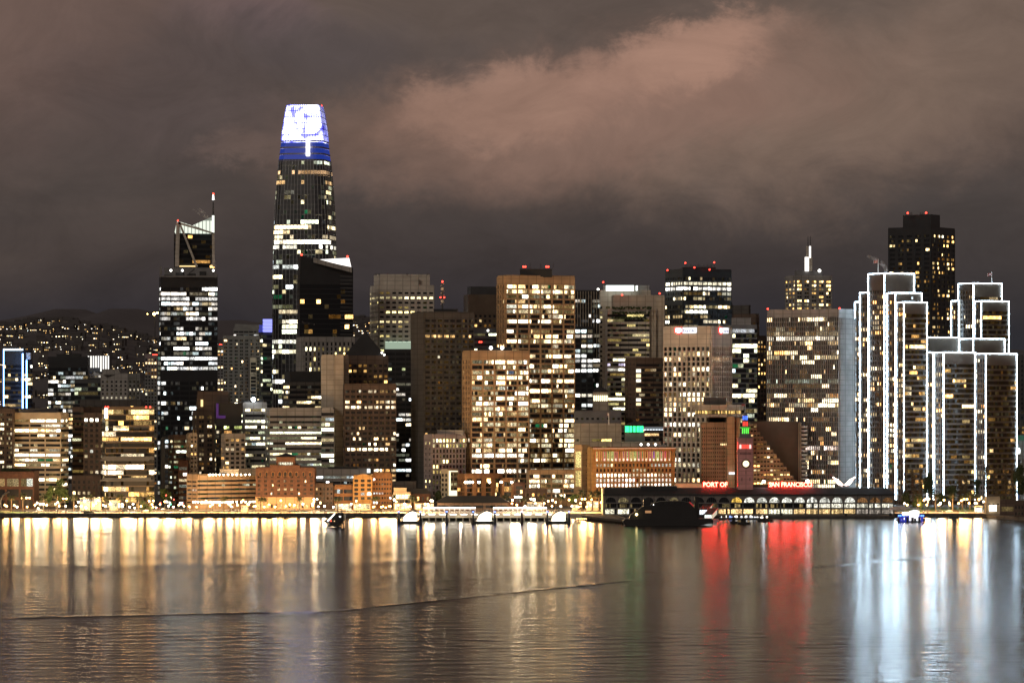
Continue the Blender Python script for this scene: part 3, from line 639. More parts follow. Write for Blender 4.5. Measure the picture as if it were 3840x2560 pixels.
def banksign(xl,xs,xr,yt,yb,face):
    P=g['B'][3] if face=='L' else g['C']; 
    # point on the face at image column px
    def on(px):
        k=(px-CX)/F; u=g['uL'] if face=='L' else g['uR']; w=(k*g['C'][1]-g['C'][0])/(u[0]-k*u[1]); n=g['nL'] if face=='L' else g['nR']
        return (g['C'][0]+u[0]*w+n[0]*1.7,g['C'][1]+u[1]*w+n[1]*1.7)
    a,s_,b=on(xl),on(xs),on(xr); z0,z1=Z(yb,g['C'][1]),Z(yt,g['C'][1]); rot=math.atan2(b[1]-a[1],b[0]-a[0])
    t=thing('bank_sign','lit bank sign with a red shield, %s face of the ribbed tower'%('wider front' if face=='L' else 'narrow right'),'sign',(a[0],a[1],z0))
    def P3(f,z,o=0): 
        return (a[0]+(b[0]-a[0])*f+o*sin(rot),a[1]+(b[1]-a[1])*f-o*cos(rot),z)
    fs=math.hypot(s_[0]-a[0],s_[1]-a[1])/math.hypot(b[0]-a[0],b[1]-a[1]); h=z1-z0
    mb=MB()
    mb.face([P3(0,z0+.2*h),P3(fs*.5,z0-.12*h),P3(fs,z0+.1*h),P3(fs,z1),P3(0,z1)]); mb.build('shield',EM('sign_red_glow',(1,.03,.03),5),t)
    mb=MB(); mb.face([P3(fs*.12,z0+.28*h,.15),P3(fs*.5,z0+.06*h,.15),P3(fs*.9,z0+.25*h,.15),P3(fs*.9,z1-.1*h,.15),P3(fs*.12,z1-.1*h,.15)]); mb.build('shield_panel',EM('sign_white_glow',(1,.97,.97),3),t)
    mb=MB(); mb.face([P3(fs*1.04,z0+.05*h),P3(1,z0+.05*h),P3(1,z1),P3(fs*1.04,z1)]); mb.build('letter_backing',EM('sign_soft_glow',(.92,.93,1),1.5),t)
    L_=math.hypot(b[0]-a[0],b[1]-a[1])
    p=P3(fs*.16,z0+.35*h,.35); text('us',*p,h*.62,EM('sign_red_letter_glow',(1,.1,.1),1.2),t,.05,0,rot,max(.35,fs*L_*.7/(h*.62*1.0)))
    p=P3(fs*1.1,z0+.22*h,.35); text('bank',*p,h*.85,EM('sign_blue_letter_glow',(.12,.14,.32),.6),t,.05,0,rot,(1-fs*1.1)*L_*.95/(h*.85*2.05))
banksign(2534,2562,2616,1227,1249,'L'); banksign(2689,2703,2725,1227,1249,'R')
# towers behind bank tower on its right
g=bld('office_tower','dark ribbon tower with pale thin floor lines just right of the ribbed bank tower','tower',2747,2747,2839,1222,3000,2,
  st=S(wall='mid_grey',fh=4.05,wr=.72,ww=1,np=1,bw=2.2,p=.25,pal='green',run=2,top=2,rows={0:(.9,.7,(.9,.95,1)),13:(.97,1.1,(1,.85,.5))}),seed=46)
roofbox(g,2747,2816,1192,3000,3,14,'grey_concrete')
g=bld('office_tower','stepped brown stone tower with amber windows behind the dark ribbon tower','tower',2760,2840,2872,1262,3200,-40,
  st=S(wall='brown_granite',fh=3.9,wr=.5,ww=.55,np=1,bw=4,p=.4,pal='amber',run=1.2,top=3,mode='win'),seed=47)
vol(g['root'],2745,2835,2846,1180,3215,-40,st=S(wall='brown_granite',fh=3.9,wr=.5,ww=.5,np=1,bw=4,p=.2,pal='amber',top=6),zb=g['zt']-.3,seed=48,part='upper_wall')
vol(g['root'],2745,2808,2815,1148,3225,-40,wall='dark_concrete',zb=g['zt'],part='crown_wall')
# white mast tower
D=3350
g=bld('office_tower','distant grey residential tower with a bright white twin mast on its roof','tower',2945,2984,3120,1036,D,18,
  st=S(wall='grey_concrete',fh=3.55,wr=.5,ww=.62,np=2,bw=7.2,p=.52,pal='amber',run=1,top=3,mode='win',st=1.3),seed=49)
roofbox(g,2986,3084,1016,D,8,18,'mid_grey')
EM('mast_glow',(1,.93,.85),2.2)
for a,b,y0,y1,m in ((3021,3035,963,1016,'mast_glow'),(3036,3048,964,1016,'pale_stone'),(3026,3033,922,963,'pale_stone'),(3037,3043,922,966,'mast_glow')):
    mb=MB(); mb.box(X(a,D),X(b,D),D+6,D+9,Z(y1,D),Z(y0,D)); mb.build('lit_mast',m,g['root'])
mast(g,3030,885,923,D+7,.45); mast(g,3039,885,923,D+7,.45); beacon(g,3073,1015,D+2,1.4,1,'white_light','roof_light')
# broad finned slab
D=2850
FN=dict(wall='grey_concrete',fh=3.72,wr=.78,ww=.68,np=1,proud=.1,pier=1.0,pal='warm',run=2.6,dim=.3)
g=bld('office_tower','broad slab tower with dozens of closely spaced pale vertical fins','tower',2877,3146,3206,1162,D,-26,
  stL=S(bw=1.62,top=5.2,**{**FN,'p':.4,'st':1.15,'rows':{0:(.5,.9),4:(.8,1.4,(1,.88,.68)),5:(.5,1),8:(.7,1.1,(1,.8,.45)),13:(.7,.35,(.8,.95,.8)),18:(.8,1.1),27:(.9,.9,(1,.8,.7))}}),
  stR=S(bw=1.62,top=6,**{**FN,'p':.16,'ww':.5,'st':.5}),seed=50)
for px,y in ((2879,1158),(3148,1156)): beacon(g,px,y,D+2,1,2)
# black tall tower far right
D=3150
g=bld('office_tower','tall black tower with small scattered amber windows and a blank roof block','tower',3331,3492,3580,854,D,-28,
  st=S(wall='black_metal',fh=3.9,wr=.52,ww=.62,np=3,bw=8.2,p=.27,pal='amber',run=1.2,top=5,dim=.12,st=1.15),seed=51)
vol(g['root'],3386,3492,3525,808,D+6,-28,wall='black_metal',zb=g['zt']-.3,part='roof_wall')
for px,py in ((3404,799),(3473,798)): beacon(g,px,py,D+9,1.2,2.5)
for px in (3398,3412,3418,3452,3460,3480): mast(g,px,795,808,D+10,.2)
# far right sliver buildings
g=bld('office_building','dim grey block at the far right behind the outlined towers','building',3806,3806,3860,1332,3100,0,
  st=S(wall='dark_concrete',fh=4,wr=.4,ww=.4,np=1,bw=4,p=.03,pal='cream'),seed=52)
g=bld('old_stone_building','white colonnaded building with a green copper roof right of the outlined towers','building',3806,3806,3860,1650,2900,0,
  st=S(wall='pale_stone',fh=9,wr=.5,ww=.5,np=1,bw=5,p=.8,pal='cool',top=4,st=1,mode='win'),seed=53)
mb=MB(); D2=2898; z0=Z(1650,D2); mb.hexa([(X(3805,D2),D2),(X(3862,D2),D2),(X(3862,D2),D2+20),(X(3805,D2),D2+20)],z0,[Z(1632,D2)]*4); mb.build('copper_roof',wallmat('copper_green',(.16,.42,.24),.6),g['root'])
g=bld('apartment_building','brown block with warm windows above the green copper roof','building',3812,3812,3860,1580,2990,0,
  st=S(wall='brown_granite',fh=4,wr=.5,ww=.5,np=1,bw=3.5,p=.6,pal='amber'),seed=54)
# ================================================================ outlined towers
OR_=dict(wall='bronze_panel',fh=3.95,wr=.62,ww=1,np=1,bw=1.7,p=.2,pal='amber',run=2.6,dim=.5,glass=GLB)
OL_=dict(wall='pale_stone',fh=3.95,wr=.62,ww=.62,np=2,bw=3.6,p=.33,pal='warm',run=2,proud=.5)
def edge(root,p,q,r=.24):
    mb=MB(); mb.tube(p,q,r,n=6); mb.build('light_string','led_outline',root)
def oslab(root,x0,xc,x1,yt,D,seed,th=26,dep=16,ow=True,rows=None,lp=None,left=True,right=True,bot=None,top=3,leftline=True):
    a=dict(OL_); b=dict(OR_)
    if lp: a['p']=lp; b['p']=lp*.6
    if rows: a['rows']=rows; b['rows']={k:(v[0]*.6,v[1]) for k,v in rows.items()}
    g=vol(root,x0,xc,x1,yt,D,th,stL=S(top=top,**a),stR=S(top=top+(5 if right else 0),**b),dep=dep,seed=seed,cap=False,part='slab_wall')
    zt=g['zt']+.3; zb=GZ+(bot or 4); C,B=g['C'],g['B']
    o=lambda p,dx=0:(p[0]+dx,p[1]-.9)
    if ow:
        edge(root,(*o(C),zb),(*o(C),zt),.27)
        if xc-x0>.5: edge(root,(*o(B[3],-.3),zb),(*o(B[3],-.3),zt)); edge(root,(*o(B[3],-.3),zt),(*o(C),zt))
        if right and x1-xc>.5: edge(root,(*o(B[1],.3),zb),(*o(B[1],.3),zt),.2); edge(root,(*o(C),zt),(*o(B[1],.3),zt))
    return g
def otower(label): return thing('office_tower',label,'tower',(X(3340 if 'tallest' in label else 3640,2840),2840,GZ))
def flag(root,px,yt,yb,D,sgn=-1):
    x=X(px,D); t=thing('flagpole','white flagpole flying a flag on the %s outlined tower'%('left' if px<3400 else 'right stepped'),'flag',(x,D,Z(yb,D)))
    mb=MB(); mb.tube((x,D,Z(yb,D)),(x,D,Z(yt,D)),.35,.2,6); mb.build('pole','white_paint',t)
    mb=MB(); z=Z(yt+4,D)
    for i in range(6):
        a=x+sgn*(i*.6); b=x+sgn*((i+1)*.6); d0=.3*sin(i*1.3); d1=.3*sin((i+1)*1.3); dz=-.12*i
        mb.face([(a,D+d0,z+dz),(b,D+d1,z+dz-.12),(b,D+d1,z+dz-2.4),(a,D+d0,z+dz-2.3)],i%2)
    mb.build('flag_cloth',[wallmat('flag_red',(.5,.1,.1)),wallmat('flag_white',(.6,.5,.5))],t)
RW={6:(.6,1,(1,.75,.45)),15:(.8,1.1,(1,.8,.5)),18:(.7,1),24:(.75,1.1,(1,.75,.4)),25:(.5,1.)}
A=otower('tallest stepped slab tower with every edge strung in white lights')
oslab(A,3206,3225,3232,1133,2868,61,rows=RW,right=False)
oslab(A,3225,3256,3262,1098,2852,62,rows=RW,right=False)
oslab(A,3256,3316,3427,1026,2832,63,rows=RW,top=12)
oslab(A,3328,3357,3455,1099,2816,64,rows=RW,top=5)
oslab(A,3362,3389,3475,1134,2800,65,rows=RW)
mb=MB(); D2=2822; mb.hexa([(X(3378,D2),D2),(X(3424,D2),D2),(X(3430,D2),D2+10),(X(3384,D2),D2+10)],Z(1122,D2),Z(1113,D2)); mb.build('skylight',EM('skylight_glow',(.75,.9,1),1.6),A)
flag(A,3293,970,1025,2840)
Bt=otower('rear outlined tower with white light strings, its upper storeys rising above the stepped slabs')
oslab(Bt,3567,3595,3602,1129,2962,66,right=False,lp=.25)
oslab(Bt,3594,3650,3755,1063,2945,67,lp=.2,top=5)
oslab(Bt,3655,3679,3782,1130,2925,68,lp=.2,top=2)
flag(Bt,3719,1018,1062,2955)
Ct=otower('widest outlined tower with two long dark glass fronts edged in white light strings')
g=vol(Ct,3476,3476,3598,1266,2862,14,stR=S(top=14,**{**OR_,'p':.05}),dep=14,seed=69,cap=False,part='slab_wall')
zt=g['zt']+.3; edge(Ct,(g['C'][0],g['C'][1]-.9,zt),(g['B'][1][0],g['B'][1][1]-.9,zt))
oslab(Ct,3598,3649,3766,1271,2850,70,top=10,rows={0:(.2,1)})
oslab(Ct,3476,3499,3504,1322,2812,71,right=False,lp=.25)
oslab(Ct,3502,3538,3657,1322,2800,72,lp=.2,rows={1:(.6,1,(1,.8,.5)),3:(.5,1.2,(1,.75,.4)),7:(.4,1)})
oslab(Ct,3658,3696,3811,1327,2785,73,lp=.2,rows={2:(.3,1),14:(.5,1.2)})
# ================================================================ waterfront rows
# --- left end
g=bld('apartment_building','dark brown balconied apartment block at the left end of the waterfront','building',-40,-40,50,1536,2760,0,
  st=S(wall='brown_granite',fh=3.6,wr=.5,ww=.7,np=3,bw=7,p=.35,pal='cream',run=1.2,top=2,mode='win'),seed=81)
roofbox(g,-30,30,1524,2760,3,8,'brown_granite')
g=bld('office_building','cream ribbon window office block with glowing storeys behind the low lit brick block','building',54,228,256,1551,2760,-14,
  stL=S(wall='cream',fh=3.75,wr=.5,ww=.93,np=4,bw=13,p=.6,pal='cream',run=3,top=3.4,st=1.2,rows={1:(.7,1.3),2:(.8,1.5),3:(.7,1.1),7:(.85,1.5),8:(.95,1.5),12:(.9,1.4)}),
  stR=S(wall='cream',fh=3.75,wr=.5,ww=1,np=2,bw=6,p=.5,pal='cream',run=2,top=3.4),seed=82)
roofbox(g,77,211,1532,2760,8,12,'dark_grey')
g=bld('brick_building','low brick framed office block with large glowing square windows at the left end','building',-30,-30,127,1772,2700,0,
  st=S(wall='red_brick',fh=6.9,wr=.72,ww=.86,np=2,bw=9.4,p=.9,pal='cream',run=2,top=3.2,st=1.5,proud=.6),seed=83)
mb=MB(); rg=random.Random(8)
for i in range(90): x=X(rg.uniform(5,110),2712); y=2712+rg.uniform(0,6); z=Z(1772,2700)+rg.uniform(.5,2.5); mb.box(x-.8,x+.8,y-.6,y+.6,z-.7,z+.7)
mb.build('roof_planting','leaf_dark',g['root'])
g=bld('office_tower','dark narrow tower with a brown granite front of small square windows','building',272,313,392,1530,2790,60,
  stL=S(wall='black_metal',fh=4,wr=.5,ww=1,np=1,bw=2,p=.08,pal='yellow',top=2),stR=S(wall='brown_granite',fh=4.05,wr=.55,ww=.5,np=1,bw=9,p=.3,pal='yellow',top=6,mode='win'),seed=84)
vol(g['root'],313,313,394,1552,2780,0,st=S(wall='brown_granite',fh=4.05,wr=.55,ww=.55,np=1,bw=3.9,p=.38,pal='cream',top=2.5,mode='win',run=1.2,st=1.2),seed=85,part='front_wall',dep=12)
vol(g['root'],269,269,380,1787,2765,0,st=S(wall='brown_granite',fh=4.05,wr=.55,ww=.5,np=1,bw=3.9,p=.4,pal='cream',top=2,run=1.3),seed=86,part='podium_wall',dep=14)
g=bld('office_building','wide dark roofed block behind the balconied glass office building','building',300,300,530,1503,2960,0,
  st=S(wall='dark_concrete',fh=4,wr=.4,ww=.5,np=1,bw=5,p=.05,pal='amber'),seed=87)
# stacked glass office
D=2720
g=bld('office_building','stacked glass and timber office block with glowing floors and red roof lights','building',384,396,578,1529,D,6,
  st=S(wall='bronze_panel',fh=4.0,wr=.78,ww=1,np=1,bw=1.9,p=.16,pal='amber',run=2.5,top=1,proud=.6,st=1.15,rows={0:(.97,.5,(1,.7,.3)),1:(.3,.8),3:(.35,1),4:(.75,1.5,(1,.78,.5)),5:(.85,1.2),7:(.1,1),8:(.15,1),10:(.85,1.5,(1,.78,.5)),11:(.9,1.6,(1,.8,.54)),12:(.25,1),14:(.7,1.4),15:(.3,1),16:(.45,1.3)}),seed=88)
r=g['root']
for a,b,yt,yb in ((384,566,1600,1604),(380,578,1652,1656),(384,578,1710,1722),(376,560,1722,1728),(384,566,1790,1798),(376,578,1798,1803)):
    mb=MB(); mb.box(X(a,D),X(b,D),D-2.2,D-.62,Z(yb,D),Z(yt,D)); mb.build('terrace_slab','dark_grey',r)
mb=MB(); mb.box(X(392,D),X(404,D),D-1.2,D-.6,Z(1567,D),Z(1531,D)); mb.build('lit_stair','white_light',r)
for px in (396,405,548,563): beacon(g,px,1526,D,.9,2)
# dark towers around the T street
D=2830
g=bld('apartment_tower','narrow dark tower with a stack of blue lit windows beside the bright street opening','tower',604,604,660,1640,D,0,
  st=S(wall='black_metal',fh=4,wr=.6,ww=.5,np=2,bw=11,p=.35,pal='cool',run=1,top=1,mode='win'),seed=89)
g=bld('office_building','dark block with terraces and green lights behind the street opening','building',633,650,706,1635,2790,20,
  st=S(wall='brown_granite',fh=3.8,wr=.45,ww=.9,np=3,bw=8,p=.3,pal='green',run=1.5,top=2,st=.9),seed=90)
vol(g['root'],668,668,705,1730,2765,0,st=S(wall='red_brick',fh=4.2,wr=.5,ww=.8,np=2,bw=7,p=.6,pal='white',top=3),seed=91,part='front_wall',dep=12)
g=bld('apartment_tower','slim beige balcony tower beside the domed brown tower','tower',703,712,738,1627,2775,20,
  st=S(wall='beige_concrete',fh=3.1,wr=.45,ww=.6,np=1,bw=3.4,p=.18,pal='amber',top=1,proud=1.),seed=92)
D=2850
g=bld('apartment_tower','brown residential tower with a rounded ribbed top and scattered warm windows','tower',723,740,862,1545,D,18,
  st=S(wall='brown_granite',fh=3.6,wr=.55,ww=.6,np=2,bw=6,p=.36,pal='warm',run=1.2,top=2,st=1.15,mode='win'),seed=93,wall='brown_granite')
mb=MB(); 
for j in range(6):
    y0=1545-j*13; w=(66-j*1.2); a=800-w; b=800+w*.9
    mb.box(X(a,D+4),X(b,D+4),D+4+j*.3,D+26,Z(y0,D),Z(y0-11,D)); mb.box(X(a-2,D+4),X(b+2,D+4),D+3.4+j*.3,D+27,Z(y0-11,D),Z(y0-13,D))
mb.build('domed_top','brown_granite',g['root'])
mb=MB(); mb.box(X(752,D),X(760,D),D+2,D+3.8,Z(1524,D),Z(1498,D)); mb.build('lit_niche','amber_line_glow',g['root'])
mb=MB()
for px in (754,840): mb.tube((X(px,D+10),D+10,Z(1475,D)),(X(px,D+10),D+10,Z(1440,D)),.2,.1,5)
mb.build('antenna','dark_grey',g['root'])
D=2835
g=bld('apartment_tower','dark glass tower with an L shaped purple glowing corner','tower',806,812,907,1516,D,5,
  st=S(wall='black_metal',fh=3.6,wr=.6,ww=1,np=2,bw=4,p=.2,pal='warm',run=1.4,top=16,st=1.1,rows={0:(.5,.9,(.8,.9,.3)),1:(.3,1)}),seed=94)
mb=MB(); mb.box(X(811,D),X(820,D),D-1.6,D-.8,Z(1567,D),Z(1512,D)); mb.box(X(820,D),X(846,D),D-1.6,D-.8,Z(1568,D),Z(1557,D)); mb.build('purple_light',EM('purple_glow',(.36,.06,.75),.14),g['root'])
g=bld('apartment_building','beige apartment block with square windows above the terraced waterfront building','building',831,842,920,1630,2790,12,
  st=S(wall='beige_concrete',fh=3.45,wr=.55,ww=.62,np=1,bw=3.9,p=.5,pal='amber',run=1.1,top=2.4,mode='win',st=1),seed=95)
# terraced ribbon building
D=2690
g=bld('office_building','terraced office block with curved ribbon storeys and globe lamps along its roof','building',702,740,961,1783,D,28,
  stR=S(wall='ribbed_tan',fh=3.3,wr=.45,ww=1,np=1,bw=3,p=.35,pal='green',run=2.5,top=2.4,base=3.5,proud=.9,st=.9),stL=S(wall='ribbed_tan',fh=3.3,wr=.4,ww=.9,np=3,bw=8,p=.25,pal='white',top=3.,base=3.5),seed=96)
roofbox(g,824,895,1760,2700,6,12,'pale_stone'); roofbox(g,896,960,1757,2700,6,12,'dark_concrete')
# brick hotel
D=2690
g=bld('brick_hotel','large red brick warehouse hotel with a central square tower and arched top windows','hotel',959,959,1180,1757,D,0,
  st=S(wall='red_brick',fh=3.15,wr=.5,ww=.42,np=2,bw=4.75,p=.14,pal='cream',run=1.2,top=4.4,base=10.2,mode='win',rows={6:(.9,1.6,(1,.9,.65))}),seed=97,dep=26)
r=g['root']; W_='white'
roofbox(g,1012,1124,1745,D,-.8,12,'red_brick'); roofbox(g,1036,1106,1712,D,1,12,'red_brick',name='tower_wall')
mb=MB(); xa,xb=X(1028,D),X(1112,D); z0=Z(1712,D); k=[(xa,D-1),(xb,D-1),(xb,D+16),(xa,D+16)]; mb.v=[(*p,z0) for p in k]+[((xa+xb)/2,D+7,Z(1700,D))]; mb.v[4]=((xa+xb)/2,D+7,Z(1698,D))
mb.f=[(0,1,4),(1,2,4),(2,3,4),(3,0,4),(3,2,1,0)]; mb.m=[0]*5; mb.c=[None]*5; mb.build('tower_roof','roof_dark',r)
for i in range(9):
    mb=MB(); a=1044+i*6.2; c=(1.6,1.5,1.1) if 0<i<8 else (.9,.8,.5); q=X(a,D),X(a+4,D); mb.face([(q[0],D+.85,Z(1742,D)),(q[1],D+.85,Z(1742,D)),(q[1],D+.85,Z(1733,D)),(q[0],D+.85,Z(1733,D))],1,c); mb.build('tower_window',[GL,LIT],r)
def archpts(cx,z0,w,h,D,n=8): return [(cx-w/2,D,z0),(cx+w/2,D,z0)]+[(cx+w/2*cos(pi*i/n),D,z0+h+w/2*sin(pi*i/n)) for i in range(n+1)]
for cx,w in ((976,8),(1000,8),(1024,9),(1049,11),(1070,11),(1089,11),(1112,9),(1138,8),(1163,8)):
    mb=MB(); mb.face(archpts(X(cx,D),Z(1785,D),w*.19,2.2,D-.9)); mb.build('arched_window',GL,r)
    mb=MB(); mb.face(archpts(X(cx,D),Z(1786,D),w*.26,2.6,D-.82)); mb.build('arch_surround','orange_brick',r)
mb=MB(); mb.box(X(958,D),X(1181,D),D-.75,D-.41,GZ,Z(1866,D)); mb.box(X(957,D),X(1182,D),D-1,D+.2,Z(1866,D),Z(1863,D)); mb.build('stone_base','tan_stone',r)
rng=random.Random(3)
for i in range(13):
    a=966+i*16.5; lit=rng.random()<.6; mb=MB(); mb.face([(X(a,D),D-.82,Z(1904,D)),(X(a+8,D),D-.82,Z(1904,D)),(X(a+8,D),D-.82,Z(1890,D)),(X(a,D),D-.82,Z(1890,D))],1 if lit else 0,(1.6,1,.4) if lit else None); mb.build('shop_window',[GL,LIT],r)
# small buildings
g=bld('office_building','long low pale block with two rows of bright windows behind the small waterfront houses','building',1179,1179,1378,1762,2770,0,
  st=S(wall='grey_concrete',fh=4.0,wr=.42,ww=.93,np=3,bw=7,p=.75,pal='white',run=2,top=3.4,st=1.2),seed=98)
roofbox(g,1230,1340,1752,2780,4,12)
mb=MB(); D2=2762; mb.box(X(1376,D2),X(1388,D2),D2,D2+4,Z(1772,D2),Z(1757,D2)); mb.build('lit_lift_house',EM('cool_block_glow',(.9,1,.95),1.4),g['root'])
g=bld('rowhouse','narrow brown four storey house with upright lit windows right of the brick hotel','building',1181,1181,1250,1816,2700,0,
  st=S(wall='brown_granite',fh=3.5,wr=.5,ww=.45,np=1,bw=2.7,p=.55,pal='warm',run=1.2,top=1.6,base=3,mode='win',st=1.2),seed=99,dep=14)
g=bld('shop_building','low dark fronted building with a long glass upper storey and glowing shopfront','building',1252,1252,1323,1822,2702,0,
  st=S(wall='orange_brick',fh=5,wr=.55,ww=.92,np=3,bw=6.5,p=.25,pal='white',run=1.5,top=1.2,base=5.2,proud=.5),seed=100,dep=14)
g=bld('stone_building','ochre stone building with a gabled centre bay and tall framed window grid','building',1324,1324,1396,1786,2698,0,
  st=S(wall='ochre_stone',fh=3.5,wr=.62,ww=.6,np=1,bw=4.7,p=.3,pal='white',run=1.3,top=1.5,base=6.5,proud=.6,rows={3:(.8,1),4:(.8,.9)}),seed=101,dep=14)
mb=MB(); D2=2696.5; mb.face([(X(1340,D2),D2,Z(1787,D2)),(X(1382,D2),D2,Z(1787,D2)),(X(1380,D2),D2,Z(1780,D2)),(X(1361,D2),D2,Z(1776,D2)),(X(1342,D2),D2,Z(1780,D2))]); mb.f=[tuple(range(5))]
b=[(p[0],p[1]+2,p[2]) for p in mb.v]; mb.v+=b; mb.f+=[tuple(range(9,4,-1))]+[(i,5+i,5+(i+1)%5,(i+1)%5) for i in range(5)]; mb.m=[0]*7; mb.c=[None]*7; mb.build('gable','ochre_stone',g['root'])
g=bld('brick_building','orange brick building with rows of small square windows beside the ochre gabled building','building',1398,1398,1469,1776,2705,0,
  st=S(wall='orange_brick',fh=3.65,wr=.42,ww=.62,np=1,bw=1.95,p=.16,pal='white',run=1,top=2.4,base=3,mode='win',st=1.2),seed=102,dep=16)
g=bld('glass_building','small glass fronted building with a lit upper gallery and roof terrace','building',1474,1474,1540,1849,2700,0,
  st=S(wall='cream',fh=3.8,wr=.8,ww=.94,np=2,bw=5,p=.85,pal='yellow',run=2,top=.6,base=4,st=.9,proud=.4),seed=103,dep=14)
roofbox(g,1477,1524,1830,2700,2,8,'cream'); roofbox(g,1472,1560,1806,2730,20,10,'dark_concrete',zb=GZ,name='rear_block')
D=2712
g=bld('mansard_house','small dark mansard roofed house with round headed lit windows','building',1541,1541,1613,1851,D,0,
  st=S(wall='red_brick',fh=3.6,wr=.55,ww=.4,np=1,bw=3.6,p=.5,pal='amber',run=1.2,top=1,base=5,mode='win',st=1.2),seed=104,dep=12)
mb=MB(); xa,xb=X(1540,D),X(1614,D); z0=g['zt']; z1=Z(1832,D); mb.v=[(xa,D-.6,z0),(xb,D-.6,z0),(xb,D+12,z0),(xa,D+12,z0),(xa+.6,D+1.6,z1),(xb-2.6,D+1.6,z1),(xb-2.6,D+10,z1),(xa+.6,D+10,z1)]
mb.f=[(0,1,5,4),(1,2,6,5),(2,3,7,6),(3,0,4,7),(4,5,6,7),(3,2,1,0)]; mb.m=[0]*6; mb.c=[None]*6; mb.build('mansard_roof','roof_dark',g['root'])
# white framed block and uplit hotel
D=2765
g=bld('apartment_building','grey apartment block with a glowing white framed front of stacked balconies','building',1655,1680,1718,1762,D,60,
  stL=S(wall='purple_grey',fh=3.7,wr=.6,ww=.6,np=1,bw=3,p=.05,pal='amber',top=2),stR=S(wall='cream',fh=3.7,wr=.55,ww=.8,np=2,bw=8,p=.5,pal='yellow',top=1.5,st=.8),seed=105)
mb=MB(); 
D2=2758; mb.box(X(1683,D2),X(1690,D2),D2-1,D2,Z(1858,D2),Z(1764,D2)); mb.box(X(1690,D2),X(1717,D2),D2-1,D2,Z(1858,D2),Z(1838,D2)); mb.box(X(1690,D2),X(1717,D2),D2-1,D2,Z(1768,D2),Z(1764,D2))
mb.build('lit_frame',EM('warm_frame_glow',(1,.86,.55),1.7),g['root'])
D=2745
g=bld('hotel_building','brown hotel block with stepped roofline and bright uplights between tall window bays','hotel',1716,1741,1882,1780,D,30,
  stR=S(wall='orange_brick',fh=3.5,wr=.8,ww=.6,np=3,bw=8.4,p=.16,pal='amber',run=1,top=2.5,base=4,proud=1.2,dim=.4),stL=S(wall='tan_stone',fh=3.5,wr=.7,ww=.6,np=1,bw=2.4,p=.05,pal='amber',top=3,base=2),seed=106)
vol(g['root'],1882,1882,1926,1796,2742,0,st=S(wall='orange_brick',fh=3.5,wr=.8,ww=.6,np=3,bw=8.4,p=.2,pal='amber',top=1.5,base=4,proud=1.2),seed=107,part='middle_wall',dep=12)
vol(g['root'],1926,1926,1968,1812,2738,0,st=S(wall='red_brick',fh=3.5,wr=.8,ww=.6,np=3,bw=7.4,p=.15,pal='amber',top=1.5,base=4,proud=1.2),seed=108,part='end_wall',dep=12)
for px in (1745,1752,1762,1772,1796,1836,1879,1919):
    mb=MB(); D2=2734; mb.ball((X(px,D2),D2,Z(1807,D2)),.85,8); mb.build('uplight','white_globe_glow',g['root'])
g=bld('shop_building','low brown waterfront building behind palms right of the uplit hotel','building',1968,1968,2052,1838,2736,0,
  st=S(wall='brown_granite',fh=4.4,wr=.45,ww=.4,np=1,bw=4.4,p=.5,pal='amber',run=1,top=1,base=3,mode='win',st=1.1),seed=109,dep=12)
# orange hotel with cornice
D=2725
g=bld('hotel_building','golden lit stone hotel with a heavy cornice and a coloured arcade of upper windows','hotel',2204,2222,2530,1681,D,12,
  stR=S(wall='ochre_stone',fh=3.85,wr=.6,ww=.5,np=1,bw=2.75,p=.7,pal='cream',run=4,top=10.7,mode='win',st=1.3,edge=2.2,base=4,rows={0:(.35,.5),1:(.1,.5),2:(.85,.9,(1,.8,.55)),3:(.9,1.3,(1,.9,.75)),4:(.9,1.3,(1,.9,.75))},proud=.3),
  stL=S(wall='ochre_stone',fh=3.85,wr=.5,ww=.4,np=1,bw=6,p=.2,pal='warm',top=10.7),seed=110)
r=g['root']; C,u,n=g['C'],g['uR'],g['nR']; W=g['wR']
rng=random.Random(11); cols=[(1,.28,.1),(1,.5,.15),(1,.2,.25),(1,.75,.25),(.9,.9,.3),(1,.35,.3)]
for i in range(20):
    a=2.4+i*(W-4.8)/20+.25; b=a+1.15; q=lambda aa,z,o:(C[0]+u[0]*aa+n[0]*o,C[1]+u[1]*aa+n[1]*o,z); zt_=Z(1692,D); zb_=Z(1728,D)
    c=cols[rng.randrange(6)]; c=(.75,.1,.9) if i==15 else c; k=rng.uniform(.5,1.)
    mb=MB(); mb.face([q(a,zb_,.5),q(b,zb_,.5),q(b,zt_,.5),q(a,zt_,.5)],1,tuple(x*k*.55 for x in c)); mb.face([q(a,zb_,.55),q(b,zb_,.55),q(b,zb_+1.9,.55),q(a,zb_+1.9,.55)],1,(2.2*k,1.6*k,1.1*k)); mb.build('arcade_window',[GL,LIT],r)
    for aa in (a-.3,b+.3):
        mb=MB(); mb.slab(C,u,n,aa-.12,aa+.12,zb_,zt_,.35,.75); mb.build('coloured_light_strip',EM('arcade_glow_%d'%(i%6),cols[i%6],.9),r)
mb=MB(); mb.slab(C,u,n,-1,W+1.4,Z(1684,D),Z(1680,D),0,2.2); mb.slab(C,u,n,-.5,W+.6,Z(1690,D),Z(1684,D),0,1.2); mb.slab(C,u,n,0,W,Z(1733,D),Z(1729,D),0,1.1)
for px in (0,.085,.905,.985): mb.slab(C,u,n,W*px,W*px+1.2,Z(1729,D),Z(1690,D),0,.9)
mb.build('cornice','ochre_stone',r)
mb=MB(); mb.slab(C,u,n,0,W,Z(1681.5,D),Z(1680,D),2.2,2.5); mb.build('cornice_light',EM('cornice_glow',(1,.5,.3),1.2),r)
roofbox(g,2290,2430,1660,2740,14,14,'beige_concrete',zb=g['zt']); roofbox(g,2400,2500,1668,2740,10,10,'grey_concrete',zb=g['zt'])
